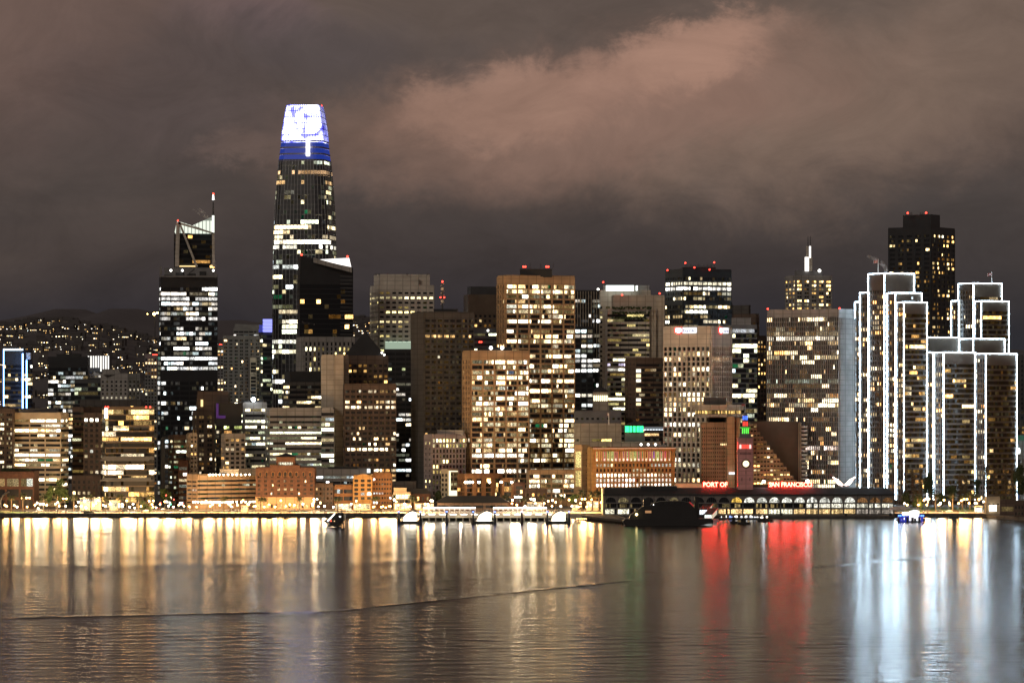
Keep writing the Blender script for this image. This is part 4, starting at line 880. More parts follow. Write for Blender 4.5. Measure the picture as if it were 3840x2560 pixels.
for px in (2404,2431,2458): beacon(g,px,1666,2736,.9,1,'white_light','roof_light')
g=bld('office_building','tan annexe with tall pale gridded windows left of the golden hotel','building',2155,2184,2212,1672,2760,-40,
  stL=S(wall='tan_stone',fh=14,wr=.85,ww=.75,np=2,bw=7,p=.9,pal='yellow',top=3,st=.28,base=14),stR=S(wall='tan_stone',fh=5,wr=.1,ww=.2,p=0,np=1),seed=111)
# base of slab tower etc.
g=bld('low_pavilion','cream flat roofed pavilion strip between the golden hotel and the port sign','building',2530,2530,2632,1817,2700,0,
  st=S(wall='cream',fh=3,wr=.35,ww=.6,np=1,bw=8,p=.6,pal='yellow',top=1.5),seed=112,dep=10)
# ================================================================ hotel with sloping atrium
D=2800
g=bld('atrium_hotel','concrete hotel with a honeycomb window slab, blank wall and sloping balcony terraces','hotel',2631,2631,2728,1588,D,0,
  st=S(wall='tan_stone',fh=3.05,wr=.42,ww=.45,np=1,bw=1.42,p=.02,pal='amber',top=2,dim=.05,base=8,mode='win',proud=.5),seed=120,dep=14)
r=g['root']
roofbox(g,2655,2722,1566,2806,0,10,'dark_concrete')
vol(r,2727,2727,2755,1566,2790,0,wall='tan_stone',part='lift_tower',dep=14)
vol(r,2755,2755,2759,1580,2796,0,st=S(wall='black_metal',fh=3.05,wr=.5,ww=1,np=1,bw=2,p=.8,pal='amber',run=1,top=2),part='window_slot',dep=10,seed=5,cap=False)
vol(r,2759,2759,2775,1570,2794,0,wall='tan_stone',part='side_wall',dep=12)
mb=MB(); D2=2785; mb.box(X(2734,D2),X(2755,D2),D2,D2+3,Z(1778,D2),Z(1770,D2)); mb.build('lit_panel',EM('panel_white_glow',(.95,.95,1),1.6),r)
vol(r,2812,2812,2996,1584,2860,0,wall='brown_granite' if 0 else 'bronze_panel',part='blank_wall',dep=12)
mb=MB(); D2=2858; mb.box(X(2994,D2),X(2997,D2),D2-2,D2,GZ,Z(1584,D2)); mb.box(X(3001,D2),X(3004,D2),D2-2,D2,GZ,Z(1584,D2)); mb.build('edge_fins','cream',r)
nT=14
for i in range(nT):
    y0=1588+i*16.3; D2=2852-i*4.2; xr=2838+max(0,i-1)*12.4; xl=2800
    pool=[]; mb=MB(); st_=S(wall='tan_stone',fh=3.25,wr=.5,ww=.72,np=1,bw=2.6,p=.12 if i<4 else .42,pal='amber',run=1.1,top=1.2,base=0,st=1.4,mode='win',proud=.9)
    xa,xb=X(xl,D2),X(xr,D2); z1=Z(y0,D2); z0=Z(y0+17,D2)
    mb.box(xa,xb,D2,D2+10,z0,z1); facade(r,mb,(xa,D2),(1,0),(0,-1),xb-xa,z0,z1,st_,random.Random(300+i),0,pool); mb.build('terrace','tan_stone',r)
    for q,c,gm in pool:
        m2=MB(); m2.face(q,1 if c else 0,c); m2.build('window',[gm,LIT],r)
for i in range(15):
    y0=1596+i*15; m2=MB(); D2=2850; m2.box(X(3006+(i%2)*0,D2),X(3028,D2),D2-3,D2+8,Z(y0+8,D2),Z(y0,D2)); m2.build('balcony','pale_stone',r)
vol(r,3004,3004,3022,1584,2858,0,wall='dark_grey',part='end_wall',dep=10)
# rooftop restaurant
t=thing('revolving_restaurant','wide beige double disc rooftop restaurant glowing amber between its rings','restaurant',(X(2695,2795),2815,Z(1588,2795)))
cx=X(2694,2812); 
for nm,a,b,rad in (('upper_ring',1517,1537,19.6),('lower_ring',1553,1563,19.2)):
    mb=MB(); mb.lathe(cx,2814,[(rad,Z(b,2795)),(rad,Z(a,2795))],10); mb.build(nm,'beige_concrete',t)
mb=MB(); mb.lathe(cx,2814,[(17.5,Z(1554,2795)),(17.5,Z(1536,2795))],24); o=mb.build('glazing',[GL],t)
rng=random.Random(9)
mb=MB()
for i in range(46):
    t0=R(180+i*180/46); t1=R(180+(i+.85)*180/46); rr=17.6; k=rng.choice((.1,.4,1,1.8))
    mb.face([(cx+rr*cos(t0),2814+rr*sin(t0),Z(1551,2795)),(cx+rr*cos(t1),2814+rr*sin(t1),Z(1551,2795)),(cx+rr*cos(t1),2814+rr*sin(t1),Z(1539,2795)),(cx+rr*cos(t0),2814+rr*sin(t0),Z(1539,2795))],0,(k,k*.62,k*.2))
mb.build('lit_glazing',[LIT],t)
mb=MB(); mb.box(X(2640,2812),X(2722,2812),2808,2822,Z(1517,2795),Z(1490,2795)); mb.box(X(2660,2812),X(2712,2812),2806,2822,Z(1596,2795),Z(1562,2795)); mb.build('core_wall','dark_concrete',t)
# ================================================================ ferry building
D=2590
FB=thing('ferry_terminal_building','long low dark roofed ferry terminal with a row of big arched windows','terminal',(X(2810,D),D,2.))
xa,xb=X(2267,D),X(3352,D); zg=2.; ze=Z(1857,D); z2=Z(1884,D); zm=Z(1903,D)
wallmat('terminal_wall',(.17,.155,.15),joint=5)
mb=MB(); mb.box(xa,xb,D,D+42,zg,ze); mb.build('wall','terminal_wall',FB)
mb=MB(); zr=Z(1829,D+14); mb.v=[(xa-1,D-1,ze),(xb+1,D-1,ze),(xb+1,D+43,ze),(xa-1,D+43,ze),(xa-1,D-.9,ze+1),(xb+1,D-.9,ze+1),(xb-3,D+13,zr),(xa+1,D+13,zr),(xb-3,D+29,zr),(xa+1,D+29,zr),(xb+1,D+43,ze+1),(xa-1,D+43,ze+1)]
mb.f=[(0,1,5,4),(4,5,6,7),(7,6,8,9),(9,8,10,11),(5,10,8,6),(4,7,9,11),(1,2,10,5),(0,4,11,3),(2,3,11,10)]; mb.m=[0]*9; mb.c=[None]*9; mb.build('roof','roof_dark',FB)
mb=MB(); mb.box(X(2403,D),X(2541,D),D+8,D+30,ze,Z(1822,D+14)); mb.build('roof_monitor','black_metal',FB)
mb=MB(); mb.box(xa-1.3,xa-.3,D-.5,D+42,zg,Z(1833,D)); mb.build('gable_end','cream',FB)
mb=MB(); mb.box(xa-.5,xb+.5,D-2.6,D,z2-.45,z2); mb.box(xa-.5,xb+.5,D-1.6,D,zm-.5,zm); mb.build('ledges','mid_grey',FB)
n=23; pitch=(xb-xa)/n; rng=random.Random(21)
def tri(c,k): return tuple(x*k for x in c)
for i in range(n):
    cx=xa+pitch*(i+.5); px=CX+cx/D*F
    col=None
    if 2733<px<2800: col=(1.3,.8,.15)
    elif 2800<px<3215: col=tri((1,1,.88),rng.uniform(.9,1.5))
    elif px>3215: col=tri((1,.5,.2),rng.uniform(.1,.35))
    elif i in (1,5): col=(.2,.16,.08)
    mb=MB(); n_=12; cz=z2+.25; rr=pitch*.41
    # arch split in five glazing sectors so a bay may be partly lit
    for j in range(5):
        p0=(cx-rr+2*rr*j/5); p1=(cx-rr+2*rr*(j+1)/5); a=[]
        for s_ in range(4):
            x=p0+.08+(p1-p0-.16)*s_/3; hh=math.sqrt(max(.01,rr*rr-(x-cx)**2)); a.append((x,D-.25,cz+hh*.98))
        c=None
        if col: 
            c=tri(col,rng.uniform(.6,1.1)) if rng.random()<.9 else tri(col,.25)
        mb.face([(p0+.08,D-.25,cz),(p1-.08,D-.25,cz)]+a[::-1],1 if c else 0,c)
    mb.build('arched_window',[GL,LIT],FB)
    mb=MB()
    for j in range(13):
        t0=pi*j/13; t1=pi*(j+1)/13; 
        mb.hexa([(cx+rr*cos(t0),D-.35),(cx+(rr+.5)*cos(t0),D-.35),(cx+(rr+.5)*cos(t0),D),(cx+rr*cos(t0),D)],cz+rr*sin(t0)-.05,cz+rr*sin(t0)+.4) if 0 else mb.tube((cx+(rr+.2)*cos(t0),D-.2,cz+(rr+.2)*sin(t0)),(cx+(rr+.2)*cos(t1),D-.2,cz+(rr+.2)*sin(t1)),.22,n=4)
    mb.build('arch_trim','mid_grey',FB)
    # middle and lower shop windows
    for lvl,(za,zb_) in enumerate(((zm+.15,z2-.75),(zg+.6,zm-1.0))):
        mb=MB(); w=pitch*.88
        if lvl==0:
            base=(1.1,1.05,.85) if px>3020 else ((.35,.25,.1) if px>2720 else (.12,.09,.04)); pl=.9 if px>3020 else (.35 if px>2350 else .5)
        else:
            base=(1.9,1.25,.55) if 2700<px<2880 else ((1.6,1.5,1.1) if 2880<px<2975 or px<2370 else ((1.,.68,.3) if px<3220 else (.35,.3,.25))); pl=.93 if (px>2690 or px<2370) else .1
        for j in range(6):
            a=cx-w/2+w*j/6; b=a+w/6-.12; c=tri(base,rng.uniform(.35,1.4)) if rng.random()<pl else None
            mb.face([(a,D-.2,za),(b,D-.2,za),(b,D-.2,zb_),(a,D-.2,zb_)],1 if c else 0,c)
        mb.build('shop_window',[GL,LIT],FB)
for px in (2848,2901,2996,3042,3181):
    mb=MB(); z=Z(1848,D); mb.box(X(px-3.5,D),X(px+3.5,D),D+2.5,D+3.2,z-.5,z+.2); mb.build('skylight','white_light',FB)
mb=MB()
for i in range(n+1):
    x=xa+pitch*i; mb.box(x-.35,x+.35,D-.6,D,zg,z2-.4)
mb.build('pilasters','mid_grey',FB)
# clock tower
CT=2600; cxt=X(2796,CT)
T=thing('clock_tower','tall rose lit clock tower with red, green and blue glowing upper tiers','clock tower',(cxt,CT,GZ))
def sq(mb,hw,y0,y1,mi=0,DD=CT+5,dz=0): mb.box(cxt-hw,cxt+hw,DD-hw,DD+hw,Z(y0,CT),Z(y1,CT),mi)
P_=.19
mb=MB(); mb.box(cxt-5.4,cxt+5.4,CT-.4,CT+10.4,GZ,Z(1707,CT)); sq(mb,5.7,1707,1705); sq(mb,5.15,1705,1693); sq(mb,5.8,1693,1690); sq(mb,5.3,1690,1646); sq(mb,5.9,1646,1642); mb.build('shaft','rose_lit_stone',T)
mb=MB(); sq(mb,4.3,1642,1636); sq(mb,3.9,1636,1627); sq(mb,4.9,1644,1641.5); mb.build('stepped_base','mid_grey',T)
mb=MB(); sq(mb,2.7,1627,1603); sq(mb,3.5,1603,1600.5); mb.build('lower_lantern','mid_grey',T)
mb=MB(); sq(mb,2.1,1600.5,1577); sq(mb,2.6,1577,1575); mb.build('middle_lantern','mid_grey',T)
mb=MB(); mb.lathe(cxt,CT+5,[(1.4,Z(1575,CT)),(1.4,Z(1558,CT)),(1.7,Z(1557,CT)),(1.5,Z(1553,CT)),(.8,Z(1549,CT)),(.5,Z(1546,CT))],12); mb.build('upper_lantern','mid_grey',T)
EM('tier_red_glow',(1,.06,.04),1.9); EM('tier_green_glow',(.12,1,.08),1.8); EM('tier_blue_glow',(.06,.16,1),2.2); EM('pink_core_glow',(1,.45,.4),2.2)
for i in range(5):
    a=2773.5+i*9.2; mb=MB(); yy=CT-.55; w=1.35/2; c=X(a+3,yy); mb.face(archpts(c,Z(1681,CT),w*2,2.2,yy)); mb.build('lit_arch','pink_core_glow' if i in (0,4) else 'tier_red_glow',T)
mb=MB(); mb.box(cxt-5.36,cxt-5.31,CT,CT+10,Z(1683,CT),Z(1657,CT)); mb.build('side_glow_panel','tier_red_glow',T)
for i in range(4):
    for hw,y0,y1,m,w in ((2.7,1625,1606,'tier_green_glow',.3),(2.1,1597,1580,'tier_red_glow',.24)):
        c=cxt+(-hw*.72+hw*1.44*i/3); mb=MB(); mb.box(c-w,c+w,CT+5-hw-.12,CT+5-hw,Z(y0,CT),Z(y1,CT)); mb.build('lit_arch',m,T)
mb=MB(); sq(mb,3.55,1603.6,1602.4); mb.build('green_cornice','tier_green_glow',T)
for i in range(5):
    t_=R(-170+i*40); mb=MB(); mb.tube((cxt+1.45*cos(t_),CT+5+1.45*sin(t_),Z(1574,CT)),(cxt+1.45*cos(t_),CT+5+1.45*sin(t_),Z(1559,CT)),.3,n=5); mb.build('lit_column','tier_blue_glow',T)
cz=Z(1738,CT)
mb=MB(); nn=28
for rad,y,mi in ((3.35,CT-.6,0),(2.2,CT-.78,1)):
    mb.v+=[(cxt+.2+rad*cos(2*pi*i/nn),y,cz+rad*sin(2*pi*i/nn)) for i in range(nn)]; k=len(mb.v)-nn; mb.f.append(tuple(range(k,k+nn))); mb.m.append(mi); mb.c.append(None)
mb.build('clock_face',[wallmat('clock_ring',(.25,.13,.12)),EM('clock_glow',(1,.82,.45),2.4)],T)
mb=MB()
for i in range(12):
    t_=2*pi*i/12; c,s_=cos(t_),sin(t_); mb.tube((cxt+.2+2.45*c,CT-.72,cz+2.45*s_),(cxt+.2+3.1*c,CT-.72,cz+3.1*s_),.18,n=4)
mb.tube((cxt+.2,CT-.9,cz),(cxt+1.2,CT-.9,cz+1.2),.12,n=4); mb.tube((cxt+.2,CT-.9,cz),(cxt-1.2,CT-.9,cz+.4),.12,n=4); mb.build('clock_hands','black_metal',T)
mb=MB()
for i in range(9): a=cxt-3.6+i*.9; mb.box(a-.22,a+.22,CT-.25,CT-.12,Z(1703,CT),Z(1697,CT))
for px,y0,y1 in ((2797,1766,1776),(2782,1790,1802),(2812,1790,1802)): mb.box(X(px-1,CT),X(px+1,CT),CT-.55,CT-.45,Z(y1,CT),Z(y0,CT))
mb.build('slit_windows',GL,T)
mb=MB(); mb.tube((cxt,CT+5,Z(1547,CT)),(cxt,CT+5,Z(1512,CT)),.3,.15,6); mb.ball((cxt,CT+5,Z(1545,CT)),.5); mb.build('flagpole','white_light' if 0 else 'white_paint',T)
mb=MB()
for i in range(5): a=cxt-i*.5; mb.face([(a,CT+5+.2*sin(i),Z(1514,CT)),(a-.5,CT+5+.2*sin(i+1),Z(1514,CT)-.1),(a-.5,CT+5+.2*sin(i+1),Z(1522,CT)-.1),(a,CT+5+.2*sin(i),Z(1522,CT))])
mb.build('flag','flag_red',T)
# roof signs
EM('neon_red_glow',(1,.02,.01),140); EM('neon_core_glow',(1,.5,.42),2.6)
def neon(body,x0,x1,yt,yb,lab):
    D2=2608; t=thing('roof_sign',lab,'sign',(X(x0,D2),D2,Z(yb+8,D2)))
    mb=MB(); xa_,xb_=X(x0-3,D2),X(x1+3,D2); z0=Z(yb+3,D2); zb0=Z(1836,D2)
    mb.box(xa_,xb_,D2+.6,D2+.8,z0-.3,z0); 
    k=int((xb_-xa_)/3)
    for i in range(k+1): x=xa_+(xb_-xa_)*i/k; mb.tube((x,D2+.7,zb0),(x,D2+.7,Z(yt,D2)),.08,n=4)
    mb.build('sign_frame','black_metal',t)
    cap=Z(yt,D2)-Z(yb,D2); size=cap/.70
    a=text(body,X(x0,D2),D2,Z(yb,D2),size,'neon_red_glow',t,.12,.085,0,1,'letters')
    b=text(body,X(x0,D2),D2-.25,Z(yb,D2),size,'neon_core_glow',t,.02,-.015,0,1,'neon_tube')
    bpy.context.view_layer.update(); w=a.dimensions[0]; k=(X(x1,D2)-X(x0,D2))/w
    a.scale=(k,1,1); b.scale=(k,1,1)
neon('PORT OF',2636,2727,1807,1824,'red neon roof sign reading PORT OF')
neon('SAN FRANCISCO',2883,3044,1807,1824,'red neon roof sign reading SAN FRANCISCO')
# winged light sculpture
D2=2640; t=thing('wing_sculpture','glowing white pair of neon wings standing above the terminal roof','sculpture',(X(3165,D2),D2,GZ))
mb=MB(); mb.tube((X(3165,D2),D2+1,GZ),(X(3165,D2),D2+1,Z(1815,D2)),.5,.3,6); mb.build('post','black_metal',t)
EM('wing_glow',(1,.72,.6),9)
for sg in (-1,1):
    for k,(rx,h) in enumerate(((38,0),(30,5),(20,9))):
        mb=MB(); pts=[]
        for j in range(9):
            u_=j/8; px=3165+sg*(4+rx*u_); py=1818-h*.2-(30-h)*(u_**1.3)*(1-.18*sin(pi*u_)) + (6*sin(pi*u_) if k else -8*sin(pi*u_))
            pts.append((X(px,D2),D2,Z(py,D2)))
        for a,b in zip(pts,pts[1:]): mb.tube(a,b,.38,n=5)
        mb.build('wing_tube','wing_glow',t)
for i,(px,py) in enumerate(((2864,1805),(3028,1803))):
    t=thing('floodlight',('blue white floodlight beside the clock tower','blue white floodlight above the last letters of the long roof sign')[i],'floodlight',(X(px,2615),2615,Z(1829,2604)))
    mb=MB(); mb.tube((X(px,2615),2615,Z(1829,2604)),(X(px,2615),2615,Z(py,2615)),.15,n=5); mb.build('pole','black_metal',t)
    mb=MB(); mb.ball((X(px,2615),2614.6,Z(py,2615)),1.0); mb.build('lamp','flood_glow',t)
# ================================================================ ground, hills, seawall
mb=MB(); mb.box(-900,900,2600,4300,.2,GZ); o=struct(mb.build('ground','asphalt'))
mb=MB(); 
o=None
mb=MB(); mb.face([(-420,2601.2,GZ+.004),(420,2601.2,GZ+.004),(420,2634,GZ+.004),(-420,2634,GZ+.004)]); struct(mb.build('pavement','paving'))
mb=MB(); mb.face([(-420,2672,GZ+.008),(420,2672,GZ+.008),(420,2700,GZ+.008),(-420,2700,GZ+.008)]); struct(mb.build('pavement','paving'))
mb=MB()
for k in range(150):
    x=-400+k*5.4
    for y in (2646,2660): mb.face([(x,y,GZ+.012),(x+2.6,y,GZ+.012),(x+2.6,y+.25,GZ+.012),(x,y+.25,GZ+.012)])
struct(mb.build('road_markings','white_paint'))
def wallbox(name,label,x0,x1,D,y_top,mat='timber'):
    t=thing(name,label,'seawall',(X((x0+x1)/2,D),D,0)); mb=MB(); xa,xb=X(x0,D),X(x1,D); mb.box(xa,xb,D,D+3,-2,GZ+.35); mb.build('wall','dark_concrete',t)
    mb=MB(); k=int((xb-xa)/4)
    for i in range(k+1): x=xa+(xb-xa)*i/k; mb.box(x-.25,x+.25,D-.3,D,-2,GZ-.3)
    mb.build('fender_piles','timber',t)
    mb=MB()
    for i in range(k+1): x=xa+(xb-xa)*i/k; mb.box(x-.1,x+.1,D+.2,D+.4,GZ+.3,GZ+1.4)
    mb.box(xa,xb,D+.22,D+.38,GZ+1.3,GZ+1.42); mb.box(xa,xb,D+.22,D+.38,GZ+.8,GZ+.88); mb.build('railing','black_metal',t)
wallbox('seawall','dark timber fronted seawall with railing along the palm lined promenade',-200,1500,2597,0)
wallbox('seawall','dark seawall below the lawn and trees in front of the outlined towers',3352,3720,2594,0)
t=thing('quay','dark quay apron along the foot of the ferry terminal','quay',(X(2810,2570),2570,0))
mb=MB(); mb.box(X(2200,2566),X(3356,2566),2566,2600,-2,1.9); mb.build('deck','dark_concrete',t)
mb=MB()
for i in range(60): x=X(2200,2566)+i*3.7; mb.box(x-.25,x+.25,2565.6,2566,-2,1.2)
mb.build('fender_piles','timber',t)
for px in (2930,3173,3340): 
    mb=MB(); mb.box(X(px-5,2566),X(px+5,2566),2567,2570,1.9,3.6); mb.build('mooring_block','black_metal',t)
mb=MB()
for i in range(80): x=X(2800,2567)+i*1.33; mb.box(x-.05,x+.05,2566.5,2566.6,1.9,3)
mb.box(X(2800,2567),X(3356,2567),2566.5,2566.6,2.95,3.05); mb.build('railing','black_metal',t)
# embankment grass at far left and lawn at right
wallmat('grass_mat',(.05,.10,.02),.9,.4,.6)
mb=MB(); mb.v=[(X(-60,2601),2601.5,GZ+.1),(X(215,2601),2601.5,GZ+.02),(X(215,2616),2616,GZ+.03),(X(-60,2616),2616,GZ+1.5)]; mb.f=[(0,1,2,3)]; mb.m=[0]; mb.c=[None]; struct(mb.build('grass','grass_mat'),'stuff')
mb=MB(); mb.face([(X(3360,2660),2636,GZ+.02),(X(3720,2660),2636,GZ+.02),(X(3720,2700),2720,GZ+.9),(X(3360,2700),2720,GZ+.9)]); struct(mb.build('lawn','grass_mat'))
# hills
def hill_h(x,y):
    px=CX+x/y*F
    pts=((-400,1235),(0,1232),(150,1212),(300,1214),(400,1238),(480,1262),(600,1290),(850,1300),(1100,1270),(1330,1205),(1400,1212),(1600,1240),(2500,1330),(4200,1400))
    for (a,ya),(b,yb) in zip(pts,pts[1:]):
        if a<=px<=b: py=ya+(yb-ya)*(px-a)/(b-a); break
    else: py=1400
    zt=Z(py,5600); t=max(0,min(1,(y-4100)/1500)); t=t*t*(3-2*t)
    return GZ+(zt-GZ)*t+ 5*sin(x*.011+y*.004)*t*(1-t)*3
mb=MB(); nx,ny=90,26
for j in range(ny+1):
    y=4100+1900*j/ny
    for i in range(nx+1):
        x=-900+1900*i/nx; x=x*y/5000
        z=hill_h(x,min(y,5600)); z-= max(0,(y-5600))*.25; mb.v.append((x,y,z-.3))
for j in range(ny):
    for i in range(nx): a=j*(nx+1)+i; mb.f.append((a,a+1,a+nx+2,a+nx+1)); mb.m.append(0); mb.c.append(None)
struct(mb.build('hillside',wallmat('hill_mat',(.09,.09,.10),.95,.3,.01),smooth=True))
mb=MB(); nx=120
prof2=((-600,1215),(-100,1212),(60,1205),(150,1190),(230,1172),(270,1160),(300,1156),(335,1163),(380,1183),(420,1187),(445,1168),(480,1157),(520,1158),(560,1166),(620,1182),(700,1200),(800,1208),(860,1205),(893,1192),(920,1204),(1000,1212),(1400,1222),(4300,1330))
for j in range(9):
    y=7000+400*j; f=sin(pi/2*min(1,j/5)) if j<6 else 1-.2*(j-5)
    for i in range(nx+1):
        px=-500+4700*i/nx
        for (a,ya),(b,yb) in zip(prof2,prof2[1:]):
            if a<=px<=b: py=ya+(yb-ya)*(px-a)/(b-a); break
        z=Z(py,9000)*(.35+.65*f); mb.v.append(((px-CX)/F*9000,y,z))
for j in range(8):
    for i in range(nx): a=j*(nx+1)+i; mb.f.append((a,a+1,a+nx+2,a+nx+1)); mb.m.append(0); mb.c.append(None)
struct(mb.build('hills',wallmat('far_hill_mat',(.085,.085,.10),.95,.1,.01),smooth=True))
# hillside houses
rng=random.Random(77); base=[]
def mkhouse(k):
    w,d,h=rng.uniform(9,17),9,rng.uniform(5,9); t=thing('hill_house','small house with a few glowing windows, one of hundreds scattered over the dark hillside','house',(0,0,0),'small lit houses scattered over the distant hillside')
    mb=MB(); mb.box(-w/2,w/2,0,d,-4,h); mb.build('wall',wallmat('house_wall_%d'%(k%3),((.07,.065,.065),(.10,.09,.085),(.055,.05,.055))[k%3]),t)
    mb=MB(); mb.v=[(-w/2-.5,-.5,h),(w/2+.5,-.5,h),(w/2+.5,d+.5,h),(-w/2-.5,d+.5,h),(-w/2,d/2,h+2.5),(w/2,d/2,h+2.5)]; mb.f=[(0,1,5,4),(2,3,4,5),(1,2,5),(3,0,4),(3,2,1,0)]; mb.m=[0]*5; mb.c=[None]*5; mb.build('roof',wallmat('house_roof',(.06,.058,.062)),t)
    nw=rng.randint(5,10)
    for i in range(nw):
        c=pick(rng,rng.choice(('amber','amber','warm','cream','white'))); kk=rng.choice((.7,1.3,2.5,6)); a=rng.uniform(-w/2+1,w/2-3); z=rng.choice((.5,3.6)) if h>6 else 1.2; ww=rng.uniform(.6,1.2)
        m2=MB(); m2.face([(a,-.1,z),(a+ww,-.1,z),(a+ww,-.1,z+1.),(a,-.1,z+1.)],0,tuple(x*kk for x in c)); m2.build('window',[LIT],t)
    return t
protos=[mkhouse(k) for k in range(16)]; cnt=0; used=set()
while cnt<290:
    if cnt<265: px=rng.uniform(-10,640) if rng.random()<.9 else rng.uniform(815,850)
    else: px=rng.uniform(1322,1392)
    y=4350+1240*rng.random()**.8; x=(px-CX)/F*y
    if px<700 and rng.random()<.35*max(0,(y-5200)/400)*(px>330): continue
    z=hill_h(x,y); py=YH+(H-z)/y*F
    if py>1560: continue
    k=rng.randrange(16)
    if k not in used: o=protos[k]; used.add(k)
    else: o=copy_tree(protos[k])
    o.location=(x,y,z); o.rotation_euler.z=rng.uniform(-.3,.3); cnt+=1
for k in range(16):
    if k not in used: x=(100+20*k-CX)/F*5000; protos[k].location=(x,5000,hill_h(x,5000))
t=thing('hilltop_mast','orange lit mast high on the dark hill left of the white lit tower','mast',(X(581,5600),5600,hill_h(X(581,5600),5600)))
mb=MB(); x=X(581,5600); z0=hill_h(x,5600); mb.tube((x,5600,z0-5),(x,5600,Z(1178,5600)),1.2,.5,5); mb.build('mast','dark_grey',t)
for px,py,rr,m in ((578,1177,2.2,'warm_globe_glow'),(590,1173,1.5,'warm_globe_glow'),(553,1177,.8,'warm_globe_glow')):
    mb=MB(); mb.ball((X(px,5598),5598,Z(py,5598)),rr); mb.build('lamp',m,t)
# ================================================================ water
m=bpy.data.materials.new('water_surface'); nt,N,L=nodes(m); out=N.new('ShaderNodeOutputMaterial'); b=N.new('ShaderNodeBsdfPrincipled')
b.inputs['Base Color'].default_value=(.012,.011,.011,1); b.inputs['IOR'].default_value=1.33; b.inputs['Roughness'].default_value=.2; b.inputs['Specular IOR Level'].default_value=.5; b.inputs['Anisotropic'].default_value=.3; tg=N.new('ShaderNodeCombineXYZ'); tg.inputs[1].default_value=1; L.new(tg.outputs[0],b.inputs['Tangent'])
g_=N.new('ShaderNodeNewGeometry')
def nz(sx,sy,det,dist=0,rot=0):
    mp=N.new('ShaderNodeMapping'); mp.inputs['Scale'].default_value=(sx,sy,1); mp.inputs['Rotation'].default_value=(0,0,rot); L.new(g_.outputs['Position'],mp.inputs[0])
    n_=N.new('ShaderNodeTexNoise'); n_.inputs['Scale'].default_value=1; n_.inputs['Detail'].default_value=det; n_.inputs['Distortion'].default_value=dist; L.new(mp.outputs[0],n_.inputs['Vector']); return n_.outputs['Fac']
def mth(op,a,b_=None,c=None):
    q=N.new('ShaderNodeMath'); q.operation=op
    for i,v in enumerate((a,b_,c)):
        if v is None: continue
        if isinstance(v,(int,float)): q.inputs[i].default_value=v
        else: L.new(v,q.inputs[i])
    return q.outputs[0]
rr=N.new('ShaderNodeMapRange'); rr.inputs[3].default_value=ROUGH[0]; rr.inputs[4].default_value=ROUGH[1]; L.new(nz(.004,.0022,3,.4),rr.inputs[0]); rr.inputs[1].default_value=.3; rr.inputs[2].default_value=.7
L.new(rr.outputs[0],b.inputs['Roughness']); L.new(b.outputs[0],out.inputs[0]); MATS['water']=m
import numpy as np
rs=np.random.RandomState(12)
ys=np.concatenate([[-300,300,700,900],np.arange(1000,2600,WSTEP),[2600,2640]]); fx=np.concatenate([[-3,-.6,-.3],np.linspace(-.17,.17,WCOLS),[.3,.6,3]])
YY,FF=np.meshgrid(ys,fx,indexing='ij'); XX=FF*np.maximum(YY,600); ZZ=np.zeros_like(XX); NW=70
for k in range(NW):
    lam=WL[0]*(WL[1]/WL[0])**rs.rand(); th_=rs.normal(0,.42); kk=2*pi/lam; amp=WSLOPE*math.sqrt(2/NW)/kk
    ZZ+=amp*np.sin(kk*(XX*math.sin(th_)+YY*math.cos(th_))+rs.rand()*6.28)
cal=np.zeros_like(XX)
for k in range(14):
    lam=rs.uniform(150,700); th_=rs.normal(0,.5); cal+=np.sin(2*pi/lam*(XX*math.sin(th_)*.5+YY*math.cos(th_))+rs.rand()*6.28)
ZZ*=np.clip(1+cal*.12,.45,1.6)
wb=np.zeros_like(XX)
for k in range(8): wb+=np.sin(XX*2*pi/rs.uniform(30,260)+rs.rand()*6.28)*rs.uniform(.1,.3)
for (x0p,y0p,x1p,y1p,wid,amp) in WAKES:
    Ya,Yb=DW(y0p),DW(y1p); Xa,Xb=(x0p-CX)/F*Ya,(x1p-CX)/F*Yb; sl=(Yb-Ya)/(Xb-Xa)
    dd=YY-(XX*sl+Ya-sl*Xa)+wb*wid*.6; t_=(XX-Xa)/(Xb-Xa); en=np.clip(np.minimum(t_,1-t_)*14,0,1)
    ZZ+=amp*en*np.exp(-(dd/wid)**2)
edge_=(YY>=999)&(YY<=2599)&(np.abs(FF)<.171); ZZ=np.where(edge_,ZZ,0)
nr,ncl=XX.shape; me=bpy.data.meshes.new('water'); idx=np.arange(nr*ncl).reshape(nr,ncl)
qd=np.stack([idx[:-1,:-1],idx[:-1,1:],idx[1:,1:],idx[1:,:-1]],-1).reshape(-1,4)
me.vertices.add(nr*ncl); me.vertices.foreach_set('co',np.stack([XX,YY,ZZ],-1).astype(np.float32).ravel())
me.loops.add(qd.size); me.loops.foreach_set('vertex_index',qd.astype(np.int32).ravel()); me.polygons.add(len(qd)); me.polygons.foreach_set('loop_start',np.arange(0,qd.size,4,dtype=np.int32)); me.polygons.foreach_set('use_smooth',np.ones(len(qd),dtype=bool)); me.update(calc_edges=True); me.materials.append(MATS['water'])
o=bpy.data.objects.new('water',me); COL.objects.link(o); struct(o)
